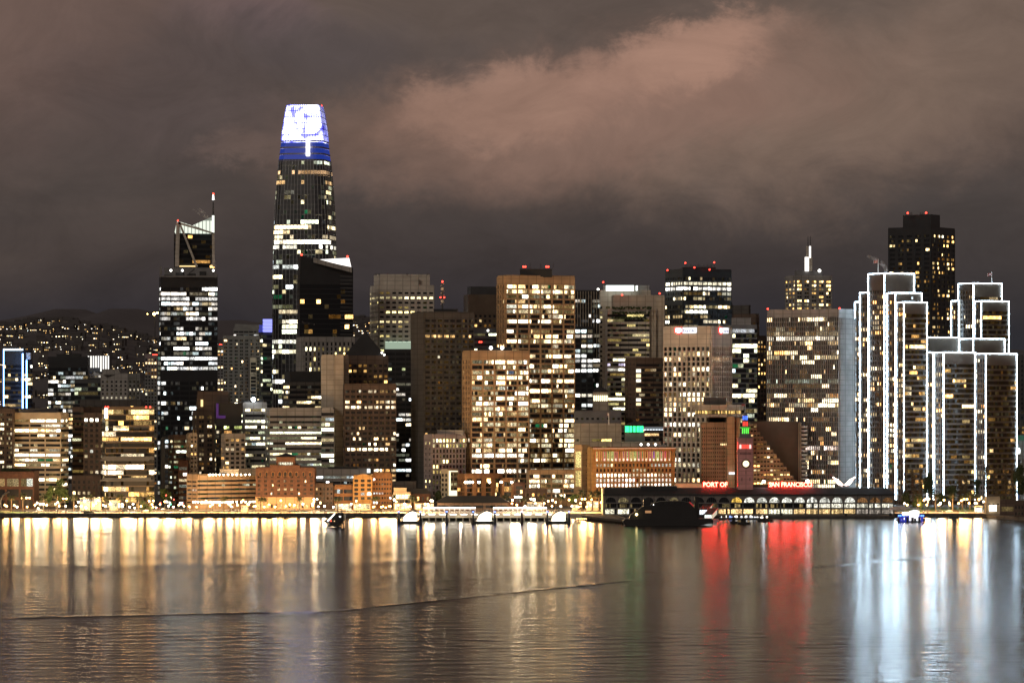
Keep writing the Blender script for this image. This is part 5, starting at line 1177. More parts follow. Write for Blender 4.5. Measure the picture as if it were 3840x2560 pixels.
# ================================================================ ferry gates and pier
wallmat('pile_black',(.012,.012,.014),.5)
EM('canopy_glow',(1,.86,.62),6); EM('pile_blue_glow',(.05,.15,1),7)
def gate(px,D,w,i,sc_=1.):
    x=X(px,D); lab=('floating ferry gate with a glowing arched canopy, leftmost of the three','floating ferry gate with a glowing arched canopy, middle of the three','floating ferry gate with a glowing arched canopy nearest the dark moored ship')[i]
    t=thing('ferry_gate',lab,'ferry gate',(x,D,0),'glowing ferry gates on the long pier'); h=w/2
    mb=MB(); mb.box(x-h,x+h,D,D+46,-.5,1.1); mb.build('float','black_metal',t)
    mb=MB(); n_=10
    for k in range(n_):
        a0=k/n_; a1=(k+1)/n_; f=lambda u:1.4+7.2*math.sqrt(max(0,1-(1-u)**2)) if u<.72 else 1.4+7.2*(.96-.5*(u-.72))
        xa_=x-h+w*.1+(w*.8)*a0; xb_=x-h+w*.1+(w*.8)*a1
        mb.hexa([(xa_,D+2),(xb_,D+2),(xb_,D+40),(xa_,D+40)],f((a0+a1)/2),f((a0+a1)/2)+.35)
    mb.build('canopy','pale_stone',t)
    mb=MB(); pts=[(x-h+w*.1,D+3,1.2)]+[(x-h+w*.1+w*.8*k/n_,D+3,(1.3+7.1*math.sqrt(max(0,1-(1-k/n_)**2)) if k/n_<.72 else 1.3+7.1*(.96-.5*(k/n_-.72)))) for k in range(n_+1)]+[(x+h-w*.1,D+3,1.2)]
    mb.face(pts); mb.build('lit_end_wall','canopy_glow',t)
    mb=MB()
    for k in (-.36,0,.36): mb.tube((x+k*w,D+1.5,.8),(x+k*w,D+1.5,6 if k else 5),.28,n=6)
    mb.box(x-h,x+h,D,D+.6,.9,1.7); mb.build('front_frame','black_metal',t)
    for s_ in (-1,1):
        mb=MB(); mb.tube((x+s_*(h+1.2),D-1,-1),(x+s_*(h+1.2),D-1,7.5),.75,.6,8); mb.tube((x+s_*(h+1.2),D-1,-1),(x+s_*(h+1.2),D-1,3.6),1.35,1.25,10); p=mb.build('piling','pile_black',t); sub_origin(p)
        mb=MB(); mb.ball((x+s_*(h+1.2),D-2,8.0),.5,6); mb.build('blue_lamp','pile_blue_glow',p)
    return t
for i,px in enumerate((1536,1815,2093)): gate(px,2462,12.2,i)
for i,px in enumerate((1675,1957)):
    D2=2465; x=X(px,D2); t=thing('mooring_piling','black mooring piling with a blue lamp between the %s ferry gates'%('first and second' if i==0 else 'second and third'),'piling',(x,D2,0))
    mb=MB(); mb.tube((x,D2,-1),(x,D2,7.5),.75,.6,8); mb.tube((x,D2,-1),(x,D2,4),1.2,1.1,8); mb.build('pile','pile_black',t)
    mb=MB(); mb.ball((x,D2-.8,8),.5,6); mb.build('blue_lamp','pile_blue_glow',t)
D2=2520; t=thing('pier_walkway','long white lit covered pier walkway on concrete piles linking the ferry gates','pier',(X(1800,D2),D2,0))
xa,xb=X(1572,D2),X(2180,D2); wallmat('pier_concrete',(.36,.32,.26))
mb=MB(); mb.box(xa,xb,D2,D2+18,2.0,4.2); mb.build('deck','pier_concrete',t)
for k in range(24):
    x=xa+2+(xb-xa-4)*k/23; mb=MB(); mb.box(x-.4,x+.4,D2+.5,D2+1.3,-1,2.0); mb.build('pile','pier_concrete',t)
EM('canopy_white_glow',(1,.9,.76),7)
for a,b in ((1588,1782),(1850,2050)):
    mb=MB(); mb.box(X(a,D2),X(b,D2),D2+4,D2+10,9.0,9.3); mb.build('canopy','white_paint',t)
    mb=MB(); mb.box(X(a,D2),X(b,D2),D2+3.7,D2+3.95,8.3,9.2); mb.build('canopy_light','canopy_white_glow',t)
    k=int((b-a)/18); mb=MB()
    for i in range(k+1): x=X(a+(b-a)*i/k,D2); mb.tube((x,D2+5,4.2),(x,D2+5,9),.14,n=5); 
    for i in range(k): x0=X(a+(b-a)*i/k,D2); x1=X(a+(b-a)*(i+1)/k,D2); mb.tube((x0,D2+5,4.4),(x1,D2+5,7.4),.08,n=4); mb.tube((x1,D2+5,4.4),(x0,D2+5,7.4),.08,n=4)
    mb.build('truss','white_paint',t)
for i in range(14):
    x=X(1580+i*40,D2); mb=MB(); mb.box(x-2.2,x+2.2,D2-.12,D2-.02,4.2,4.6); mb.build('deck_glow','canopy_white_glow',t)  # glowing boxes stand in for the brightly lit concrete deck edge
for i in range(8):  # fill lights without fixtures, added off the deck edge to brighten it
    ld=bpy.data.lights.new('pier_fill_light','POINT'); ld.energy=2600; ld.color=(1,.84,.62); ld.shadow_soft_size=.8
    lo=bpy.data.objects.new('pier_fill_light',ld); COL.objects.link(lo); lo.parent=t; lo.location=(X(1600+i*64,D2)-X(1800,D2),-3.,7.6)
mb=MB(); mb.box(X(1575,D2+18),X(2140,D2+18),D2+18,D2+80,1.6,2.6); mb.build('rear_deck','dark_concrete',t)
# low pavilion roof on the pier
D2=2640; g=bld('pier_pavilion','long low pavilion with a black hipped roof behind the ferry gates','pavilion',1640,1640,1905,1885,D2,0,
  st=S(wall='brown_granite',fh=3.6,wr=.5,ww=.8,np=4,bw=8,p=.25,pal='yellow',run=2,top=.6,base=1.5,st=1),seed=140,dep=16,cap=False)
mb=MB(); xa,xb=X(1632,D2),X(1912,D2); z0=Z(1883,D2); z1=Z(1859,D2); mb.v=[(xa,D2-2,z0),(xb,D2-2,z0),(xb,D2+18,z0),(xa,D2+18,z0),(xa+8,D2+8,z1),(xb-9,D2+8,z1)]; mb.f=[(0,1,5,4),(2,3,4,5),(1,2,5),(3,0,4),(3,2,1,0)]; mb.m=[0]*5; mb.c=[None]*5; mb.build('hip_roof','roof_dark',g['root'])
# right ferry gate
D2=2490; x=X(3419,D2); t=thing('ferry_landing','floating landing with an arched metal roof, white lit columns and blue glowing fenders','ferry gate',(x,D2,0))
mb=MB(); mb.box(X(3380,D2),X(3458,D2),D2,D2+40,-.5,1); mb.build('float','black_metal',t)
mb=MB(); 
for k in range(8):
    u0,u1=k/8,(k+1)/8; f=lambda u:6.8+2.6*sin(pi*(.12+.62*u)); 
    a,b=X(3386,D2)+(X(3448,D2)-X(3386,D2))*u0,X(3386,D2)+(X(3448,D2)-X(3386,D2))*u1
    mb.v+= [(a+ -0,D2+2,f(u0)),(b,D2+2,f(u1)),(b-6,D2+38,f(u1)),(a-6,D2+38,f(u0))]; q=len(mb.v)-4; mb.v+=[(v[0],v[1],v[2]+.3) for v in mb.v[q:q+4]]; mb.f+=[(q+4,q+5,q+6,q+7),(q+3,q+2,q+1,q),(q,q+1,q+5,q+4),(q+1,q+2,q+6,q+5),(q+2,q+3,q+7,q+6),(q+3,q,q+4,q+7)]; mb.m+=[0]*6; mb.c+=[None]*6
mb.build('arched_roof','pale_stone',t)
for k in range(9):
    mb=MB(); xx=X(3412,D2)+k*.78; mb.box(xx-.2,xx+.2,D2+1,D2+1.4,1,7.6+ .8*sin(k/9*pi)); mb.build('lit_column',EM('column_glow',(.9,.92,1),2.6),t)
mb=MB(); mb.box(X(3386,D2),X(3410,D2),D2+3,D2+3.3,4.4,6.8); mb.build('lit_side','canopy_white_glow',t)
for px in (3376,3386,3396,3406,3448,3458):
    mb=MB(); xx=X(px,D2-2); mb.box(xx-.7,xx+.7,D2-2,D2-1.6,.2,5.0 if px<3410 else 4.2); mb.build('blue_fender',EM('fender_blue_glow',(.05,.07,.9),.45),t)
for px in (3370,3403,3421,3432,3447,3466):
    mb=MB(); xx=X(px,D2-3); mb.tube((xx,D2-3,-1),(xx,D2-3,3.4 if px in(3403,3421,3447) else 2.8),.85,.8,8); mb.build('piling','pile_black',t)
for px in (3371,3378,3388,3462,3455): 
    mb=MB(); mb.ball((X(px,D2-3),D2-3,4.6),.55,6); mb.build('blue_lamp','pile_blue_glow',t)
t=thing('pile_cluster','group of leaning dark timber piles standing in the water off the lawn','piles',(X(3585,2500),2500,0))
for k in range(9): 
    px=3574+k*2.8; mb=MB(); mb.tube((X(px,2500)+.5,2500+k%3,-1),(X(px,2500)-.2,2500+k%3,3.6-.2*(k%3)),.26,.2,5); mb.build('pile','pile_black',t)
# tug / barge moored boat at centre left
D2=2400; x0=X(1250,D2); t=thing('moored_boat','dark slanting boat moored beside a post, with a white deck light strip','boat',(x0,D2,0))
mb=MB(); hull=[(1212,1952),(1222,1946),(1236,1950),(1252,1928),(1262,1922),(1284,1925),(1280,1945),(1262,1974),(1230,1972),(1238,1962),(1222,1960)]
a=[(X(p,D2),D2,Z(q,D2)) for p,q in hull]; b=[(p[0]+2.5,p[1]+9,p[2]) for p in a]; k=len(a); mb.v=a+b; mb.f=[tuple(range(k)),tuple(range(2*k-1,k-1,-1))]+[(i,k+i,k+(i+1)%k,(i+1)%k) for i in range(k)]; mb.m=[0]*len(mb.f); mb.c=[None]*len(mb.f); mb.build('hull','pile_black',t)
mb=MB(); mb.tube((X(1228,D2),D2-.5,Z(1953,D2)),(X(1256,D2),D2-.5,Z(1924,D2)),.35,.3,6); mb.build('deck_glow','white_light',t)
mb=MB(); mb.tube((X(1266,D2),D2+2,Z(1925,D2)),(X(1266,D2),D2+2,Z(1905,D2)),.3,n=5); mb.tube((X(1281,D2),D2+2,Z(1925,D2)),(X(1281,D2),D2+2,Z(1908,D2)),.25,n=5); mb.tube((X(1262,D2),D2+2,Z(1908,D2)),(X(1282,D2),D2+2,Z(1907,D2)),.3,n=5); mb.build('gantry','pile_black',t)
mb=MB(); mb.ball((X(1241,D2),D2-.6,Z(1952,D2)),.5); mb.build('red_lamp',EM('boat_red_glow',(1,.1,.06),3),t)
mb=MB(); mb.ball((X(1254,D2),D2-.6,Z(1952.5,D2)),.35); mb.build('amber_lamp','amber_line_glow',t)
mb=MB(); mb.box(X(1272,D2),X(1279,D2),D2-.3,D2,Z(1937,D2),Z(1934,D2)); mb.build('cabin_light','white_light',t)
t=thing('dolphin_post','tall dark square mooring post beside the slanting moored boat','post',(X(1284,D2),D2,0)); mb=MB(); mb.box(X(1279,D2),X(1283,D2),D2-2,D2,-1,Z(1926,D2)); mb.box(X(1284,D2),X(1290,D2),D2-1,D2+3,-1,Z(1923,D2)); mb.build('post','pile_black',t)
# dark moored ship and its pier
D2=2425; t=thing('moored_ship','large unlit black ship moored in front of the ferry terminal','ship',(X(2480,D2),D2,0))
def silh(pts,D,th,mat,nm,par):
    a=[(X(p,D),D,Z(q,D)) for p,q in pts]; k=len(a); mb=MB(); mb.v=a+[(p[0],p[1]+th,p[2]) for p in a]; mb.f=[tuple(range(k)),tuple(range(2*k-1,k-1,-1))]+[(i,k+i,k+(i+1)%k,(i+1)%k) for i in range(k)]; mb.m=[0]*len(mb.f); mb.c=[None]*len(mb.f); return mb.build(nm,mat,par)
silh([(2336,1955),(2345,1972),(2600,1972),(2640,1966),(2676,1958),(2672,1945),(2345,1945)],D2,20,'pile_black','hull',t)
silh([(2358,1946),(2366,1928),(2385,1918),(2412,1898),(2440,1894),(2456,1884),(2480,1879),(2560,1878),(2585,1884),(2600,1900),(2612,1912),(2618,1946)],D2+3,14,'pile_black','superstructure',t)
mb=MB(); mb.box(X(2414,D2),X(2441,D2),D2+6,D2+12,Z(1900,D2),Z(1869,D2)); mb.build('funnel','pile_black',t)
mb=MB(); mb.box(X(2607,D2),X(2621,D2),D2+4,D2+8,Z(1960,D2),Z(1862,D2)); mb.build('mast_house','pile_black',t)
for k in range(5): silh([(2470+k*22,1890),(2484+k*22,1890),(2484+k*22,1884),(2470+k*22,1884)],D2+2.6,.4,'black_metal','deck_window',t)
mb=MB(); mb.box(X(2420,D2),X(2443,D2),D2+2.5,D2+2.9,Z(1923,D2),Z(1914,D2)); mb.build('lit_cabin_window',EM('cabin_glow',(1,.5,.22),.45),t)
mb=MB(); mb.ball((X(2387,D2),D2-.3,Z(1928,D2)),.75); mb.build('deck_lamp',EM('yellow_lamp_glow',(1,.75,.3),14),t)
mb=MB(); mb.ball((X(2451,D2),D2+2.6,Z(1892,D2)),.28); mb.build('bridge_lamp','white_light',t)
mb=MB(); mb.tube((X(2586,D2),D2+2,Z(1882,D2)),(X(2602,D2),D2+2,Z(1897,D2)),.4,n=5); mb.build('red_rail',EM('rail_red_glow',(.8,.06,.06),.5),t)
t=thing('timber_pier','low dark timber pier slanting out towards the moored ship','pier',(X(2250,2540),2540,0))
mb=MB(); A_=[(X(2160,2560),2560),(X(2345,2450),2450),(X(2400,2460),2460),(X(2300,2566),2566)]; mb.hexa(A_,1.2,2.6); mb.build('deck','timber',t)
mb=MB()
for k in range(26):
    u_=k/25; x=A_[0][0]+(A_[1][0]-A_[0][0])*u_; y=A_[0][1]+(A_[1][1]-A_[0][1])*u_-.4; mb.tube((x,y,-1),(x,y,2.6),.3,n=5)
mb.build('piles','timber',t)
mb=MB()
for k in range(26):
    u_=k/25; x=A_[0][0]+(A_[1][0]-A_[0][0])*u_; y=A_[0][1]+(A_[1][1]-A_[0][1])*u_; mb.tube((x,y,2.6),(x,y,3.8),.07,n=4)
mb.tube((*A_[0],3.8),(*A_[1],3.8),.08,n=4); mb.build('railing','mid_grey',t)
# lit sloping shelters (ferry gangways)
for i,(a,b,z0,z1,D2,dx,dz) in enumerate(((2623,2652,3.6,7.0,2545,5.5,2.6),(2642,2668,2.0,5.8,2475,6.,2.9))):
    t=thing('gangway_shelter',('small white lit glass gangway shelter beside the terminal','larger white lit gangway shelter with a red edged roof beside the ship')[i],'shelter',(X(a,D2),D2,0))
    xa_,xb_=X(a,D2),X(b,D2)
    mb=MB(); mb.hexa([(xa_-1,D2-1),(xb_+1,D2-1),(xb_+dx+1,D2+38),(xa_+dx-1,D2+38)],-.5,z0-.1); mb.build('float','black_metal',t)
    mb=MB(); mb.v=[(xa_-.6,D2-1,z1),(xb_+.6,D2-1,z1),(xb_+dx+.6,D2+38,z1+dz),(xa_+dx-.6,D2+38,z1+dz)]; mb.v+=[(p[0],p[1],p[2]+.35) for p in mb.v[:4]]; mb.f=[(0,3,2,1),(4,5,6,7),(0,1,5,4),(1,2,6,5),(2,3,7,6),(3,0,4,7)]; mb.m=[0]*6; mb.c=[None]*6; mb.build('sloping_roof',wallmat('red_brown_metal',(.05,.02,.016),.6),t)
    mb=MB(); mb.tube((xb_+.7,D2-1,z1+.1),(xb_+dx+.7,D2+38,z1+dz+.1),.16,n=5); mb.build('red_edge_light',EM('edge_red_glow',(1,.12,.06),.9),t)
    for k in range(4): mb=MB(); p=xa_+(xb_-xa_)*k/4+.1; mb.box(p,p+(xb_-xa_)/4-.2,D2,D2+.1,z0,z1-.3); mb.build('lit_end_glass',EM('shelter_glow_%d'%i,(.9,1,.92) if i else (.9,.94,1),1.5),t)
    for k in range(9):
        u_=k/9; v=(k+.8)/9; mb=MB(); p=(xb_+dx*u_,D2+38*u_); q=(xb_+dx*v,D2+38*v); mb.face([(*p,z0+dz*u_),(*q,z0+dz*v),(*q,z1+dz*v-.4),(*p,z1+dz*u_-.4)]); mb.build('lit_side_glass',EM('side_glass_glow',(.95,.9,.65),.7),t)
# lit platform and small boats off the terminal
t=thing('landing_stage','long floating stage crowded with small white and blue lights by the terminal','landing stage',(X(2780,2545),2545,0))
mb=MB(); mb.box(X(2700,2545),X(2880,2545),2545,2560,-.3,1.3); mb.build('deck','black_metal',t)
rng=random.Random(31)
for k in range(26):
    mb=MB(); px=rng.uniform(2702,2872); D2=2544; mb.box(X(px,D2),X(px+rng.uniform(2,7),D2),D2-.4,D2,1.4,1.4+rng.uniform(.6,1.6)); mb.build('stage_light',EM('stage_glow_%d'%(k%3),((.85,.92,1),(1,.95,.85),(.3,.45,1))[k%3],(2.2,2.4,1.6)[k%3]),t)
def smallboat(px,py,i,w=7):
    D2=DW(py+3); x=X(px,D2); t=thing('small_boat',('small dark motor boat below the clock tower','small dark work boat with a lit cabin, second from the clock tower','dark launch moored at the terminal quay','tiny dark dinghy beside the landing stage')[i],'boat',(x,D2,0))
    mb=MB(); mb.hexa([(x-w/2,D2),(x+w/2,D2),(x+w/2+1,D2+1.6),(x+w/2,D2+3.2),(x-w/2,D2+3.2)],-.2,1.4); mb.build('hull','pile_black',t)
    mb=MB(); mb.box(x-w*.25,x+w*.2,D2+.5,D2+2.7,1.4,3.8); mb.box(x-w*.3,x+w*.25,D2+.3,D2+2.9,3.8,4.05); mb.tube((x,D2+1.5,4),(x,D2+1.5,6.4),.1,n=4); mb.build('cabin','pile_black',t)
    mb=MB(); mb.box(x-w*.2,x-w*.02,D2+.4,D2+.48,2.4,3.4); mb.build('cabin_window','canopy_glow' if i in(1,2) else GL,t)
for i,(px,py,w) in enumerate(((2789,1962,8),(2862,1952,8),(2880,1950,6),(2752,1958,5))): smallboat(px,py,i,w)
# pier shed at far right
D2=2560; g=bld('pier_building','cream pier shed with a row of wall lamps at the far right','pier building',3694,3701,3750,1866,2585,20,
  st=S(wall='cream',fh=5,wr=.22,ww=.5,np=1,bw=3,p=.3,pal='cream',top=2.5,base=5),seed=150,dep=20)
for k in range(7):
    mb=MB(); q=3712+k*4; mb.tube((X(q,2584),2584.5,4.5),(X(q,2584),2584.5,8.2),.12,n=4); mb.ball((X(q,2584),2584.2,8.4),.3); mb.build('wall_lamp','canopy_white_glow',g['root'])
vol(g['root'],3750,3806,3806,1880,2566,-12,st=S(wall='brown_granite',fh=7,wr=.5,ww=.8,np=3,bw=9,p=.4,pal='cream',top=2,base=1,st=.6),seed=151,part='glazed_wall',dep=14)
vol(g['root'],3804,3875,3875,1884,2525,-14,st=S(wall='brown_granite',fh=3.6,wr=.5,ww=.5,np=1,bw=2.2,p=.05,pal='cream',top=1.2),seed=152,part='far_wall',dep=14)
for k in range(13):
    mb=MB(); q=3752+k*1.9 if k<6 else 3806+(k-6)*6.; DD=2575 if k<6 else 2536; zz_=Z(1894+ (0 if k<6 else (k-6)*1.5),DD); mb.ball((X(q,DD),DD,zz_),.45,6); mb.build('wall_lamp','white_light',g['root'])
t=thing('quay','stone edged quay under the pier shed at the far right','quay',(X(3770,2540),2540,0)); mb=MB(); mb.hexa([(X(3700,2590),2590),(X(3735,2560),2560),(X(3880,2500),2500),(X(3900,2600),2600)],-1,2.3); mb.build('deck','dark_concrete',t)
# kiosk
D2=2625; t=thing('waterfront_kiosk','small white glowing kiosk with a curved roof between lawn and pier shed','kiosk',(X(3670,D2),D2,GZ))
mb=MB(); mb.box(X(3658,D2),X(3683,D2),D2,D2+5,GZ,GZ+3.2); mb.build('lit_wall',EM('kiosk_glow',(1,.9,.7),1.6),t)
mb=MB(); 
for k in range(6): a=X(3654,D2)+k*1.05; zz_=GZ+3.3+1.1*sin(pi*(k+.5)/6); mb.box(a,a+1.05,D2-.6,D2+5.6,zz_,zz_+.3)
mb.build('roof','cream',t)
# bow sculpture far left
t=thing('bow_sculpture','huge dark curved bow sculpture at the left edge','sculpture',(X(0,2640),2640,GZ)); mb=MB(); pts=[(34,1843),(22,1848),(12,1856),(4,1868),(0,1880),(1,1894),(5,1906)]
pp=[(X(a,2640),2640,Z(b,2640)) for a,b in pts]
for a,b in zip(pp,pp[1:]): mb.tube(a,b,.75,n=8)
mb.build('bow','black_metal',t)
# ================================================================ trees
def fr(rng,mb,c,n,spread,size,mi=0):
    for _ in range(n):
        while True:
            u_=[rng.uniform(-1,1) for _ in range(3)]
            if sum(q*q for q in u_)<=1: break
        p=[c[i]+u_[i]*spread[i] for i in range(3)]; a=rng.uniform(0,2*pi); t_=rng.uniform(-1,1); s=size*rng.uniform(.6,1.3)
        d1=(cos(a)*s,sin(a)*s,.3*t_*s); d2=(-sin(a)*.5*s*t_,cos(a)*.5*s*t_,s*.8)
        mb.face([tuple(p[i]-d1[i]*.5-d2[i]*.5 for i in range(3)),tuple(p[i]+d1[i]*.5-d2[i]*.5 for i in range(3)),tuple(p[i]+d1[i]*.5+d2[i]*.5 for i in range(3)),tuple(p[i]-d1[i]*.5+d2[i]*.5 for i in range(3))],mi)
wallmat('leaf_green',(.07,.11,.03),.8,.4,.8); wallmat('palm_leaf',(.035,.045,.018),.8,.3,.8); wallmat('bark',(.10,.075,.05),.9,.3,1); wallmat('twig_brown',(.09,.07,.04),.9,.4,.5)
def mkpalm(rng):
    t=thing('palm_tree','palm tree','palm',(0,0,0)); h=8.2
    mb=MB(); mb.tube((0,0,0),(.15,0,h*.5),.42,.34,7); mb.tube((.15,0,h*.5),(.1,0,h),.34,.38,7); mb.ball((.1,0,h),.8,7); mb.build('trunk','bark',t)
    mb=MB()
    for k in range(46):
        a=rng.uniform(0,2*pi); el=rng.uniform(-.5,1.25); L_=rng.uniform(2.9,3.9); px,pz=.2,h+.2; p=[(px*cos(a)+.1,px*sin(a),pz)]
        e=el
        for j in range(5):
            st=L_/5; px+=st*cos(e); pz+=st*sin(e); e-=.33; p.append((px*cos(a)+.1,px*sin(a),pz))
        for j in range(5):
            q0,q1=p[j],p[j+1]; w0=.32*(1-.12*j); w1=.32*(1-.12*(j+1))*(j<4); s_=(-sin(a),cos(a)); 
            for sg in (-1,1): mb.face([q0,q1,(q1[0]+sg*s_[0]*w1,q1[1]+sg*s_[1]*w1,q1[2]-w1*.7),(q0[0]+sg*s_[0]*w0,q0[1]+sg*s_[1]*w0,q0[2]-w0*.7)])
    mb.build('crown','palm_leaf',t); return t
rng=random.Random(55); pproto=[mkpalm(rng) for _ in range(3)]
PALMS=[(42,1865,'first palm from the left edge of the promenade'),(85,1860,'palm behind the twin orange lamps at the left end'),(163,1868,'palm standing before the leafy green trees'),(215,1862,'palm half hidden among the green lit trees'),(277,1866,'palm left of the brown granite tower'),(340,1863,'palm before the brown granite tower'),(393,1869,'short palm at the left corner of the stacked glass office'),(452,1864,'palm before the middle of the stacked glass office'),(520,1868,'palm rising over a dark round shrub'),(563,1865,'palm at the street opening'),
(839,1870,'single palm before the terraced office block'),(977,1873,'left one of the palm pair before the brick hotel'),(990,1872,'right one of the palm pair before the brick hotel'),(1124,1871,'palm before the right half of the brick hotel'),(1266,1871,'palm above the slanting moored boat'),(1407,1869,'palm before the orange brick building'),(1543,1867,'palm right of the small glass building'),(1555,1874,'lower palm before the mansard house'),
(1896,1862,'palm at the end of the black hipped pavilion'),(1963,1870,'palm right of the uplit hotel'),(2034,1865,'palm before the low brown waterfront building'),(2105,1866,'palm before the tan annexe'),(2182,1850,'palm left of the golden hotel corner'),(2222,1852,'palm under the golden hotel'),(2247,1850,'palm touching the left end of the ferry terminal'),
(3440,1862,'palm nearest the ferry terminal on the lawn'),(3508,1860,'palm beside the orange lamps on the lawn'),(3573,1857,'palm in the middle of the lawn'),(3610,1866,'palm lit yellow by lamps on the lawn'),(3637,1853,'tallest palm on the lawn'),(3660,1860,'palm behind the white kiosk')]
for i,(px,py,lab) in enumerate(PALMS):
    D2=2636+ (i*7)%9+(18 if px>1890 and px<2260 else 0)+(30 if px>3400 else 0); o=pproto[i] if i<3 else copy_tree(pproto[i%3])
    x=X(px,D2); hz=Z(py,D2)-GZ; o.location=(x,D2,GZ+.02); s_=hz/8.2; o.scale=(1.2 if px<3400 else 1.3,)*2+(s_,); o.rotation_euler.z=i*1.3
    o['label']=lab; o['group']='palm trees along the waterfront'
def mktree(name,label,px,pyt,pyb,D,w,seed,mat='leaf_dark',n=900,cat='tree',size=.9,dens=None,group=None,cl=9):
    rng=random.Random(seed); x=X(px,D); zt=Z(pyt,D); zb=Z(pyb,D); h=zt-zb; t=thing(name,label,cat,(x,D,GZ-.2),group)
    W=w/F*D/2; mb=MB(); mb.tube((x,D,GZ-.3),(x,D,zb+h*.5),.45,.2,6)
    for k in range(5): a=k*1.3; mb.tube((x,D,zb+h*(.15+.08*k)),(x+W*.6*cos(a),D+W*.6*sin(a),zb+h*(.45+.09*k)),.16,.06,5)
    mb.build('trunk','bark',t); mb=MB()
    for k in range(cl):
        a=rng.uniform(0,2*pi); rr=rng.uniform(0,.62)*W; v=rng.uniform(.12,.88); taper=1-.35*abs(v-.45)
        c=(x+rr*cos(a)*taper,D+rr*sin(a)*taper,zb+h*v); fr(rng,mb,c,n//cl,(W*.42,W*.42,h*.2),size)
    mb.build('crown',mat,t); return t
mktree('broadleaf_tree','leafy green tree lit from below, left one before the cream office block',182,1812,1880,2700,50,1,'leaf_green',900)
mktree('broadleaf_tree','large leafy green tree before the cream office block',228,1798,1880,2704,78,2,'leaf_green',1500)
mktree('round_shrub','dark round shrub under a palm near the street opening',533,1876,1912,2625,42,3,'leaf_dark',700,'shrub')
mktree('round_shrub','smaller dark shrub beside the bright traffic',562,1896,1914,2622,26,4,'leaf_dark',350,'shrub')
mktree('street_tree','dark crowned tree lit green and red by traffic lights',622,1832,1880,2740,58,5,'leaf_green',900)
mktree('street_tree','dark tree between the mansard house and the white framed block',1640,1838,1890,2725,44,6,'leaf_dark',800)
mktree('low_hedge','dark clump of bushes on the promenade before the brown granite tower',325,1916,1924,2606,90,7,'leaf_dark',500,'bushes',.5)
mktree('street_tree','yellow green lit tree right of the tan annexe',2150,1855,1892,2690,50,8,'leaf_green',700)
R_=[('big dark pine before the outlined towers, left of the lawn',3483,1776,1850,2745,66,9,'leaf_dark',1500),('dark round tree in the middle of the park',3570,1812,1868,2740,60,10,'leaf_dark',1100),('dark tree left of the bare poplars near the pier shed',3664,1798,1858,2750,34,11,'leaf_dark',600),('dark tree at the far right edge by the colonnaded building',3825,1745,1850,2730,70,12,'leaf_dark',1500),
 ('green tree next to the ferry terminal corner',3398,1840,1890,2700,60,13,'leaf_dark',800),('low green tree lit by lamps at the park edge',3440,1850,1898,2680,50,14,'leaf_green',800),('yellow lit small tree beside the orange lamps',3452,1880,1904,2665,24,15,'leaf_green',350),('low bushy tree at the foot of the middle outlined tower',3530,1850,1895,2720,50,16,'leaf_dark',700)]
for lab,px,a,b,D2,w,sd,mt,nn_ in R_: mktree('park_tree',lab,px,a,b,D2,w,sd,mt,nn_)
for i,(px,a,w,lab) in enumerate(((3396,1735,26,'bare poplar nearest the ferry terminal'),(3425,1745,30,'bare brown poplar before the tallest outlined tower'),(3452,1760,24,'bare poplar left of the big dark pine'),(3600,1770,30,'bare poplar behind the orange lamps'),(3622,1780,26,'shorter bare poplar behind the orange lamps'),(3700,1738,30,'first bare poplar behind the pier shed'),(3735,1728,34,'tallest bare poplar behind the pier shed'),(3770,1735,32,'third bare poplar behind the pier shed'),(3798,1745,26,'last bare poplar behind the pier shed'))):
    mktree('poplar_tree',lab,px,a,1880,2755,w,60+i,'twig_brown',420,'tree',.75,group='bare poplars in the waterfront park',cl=14)
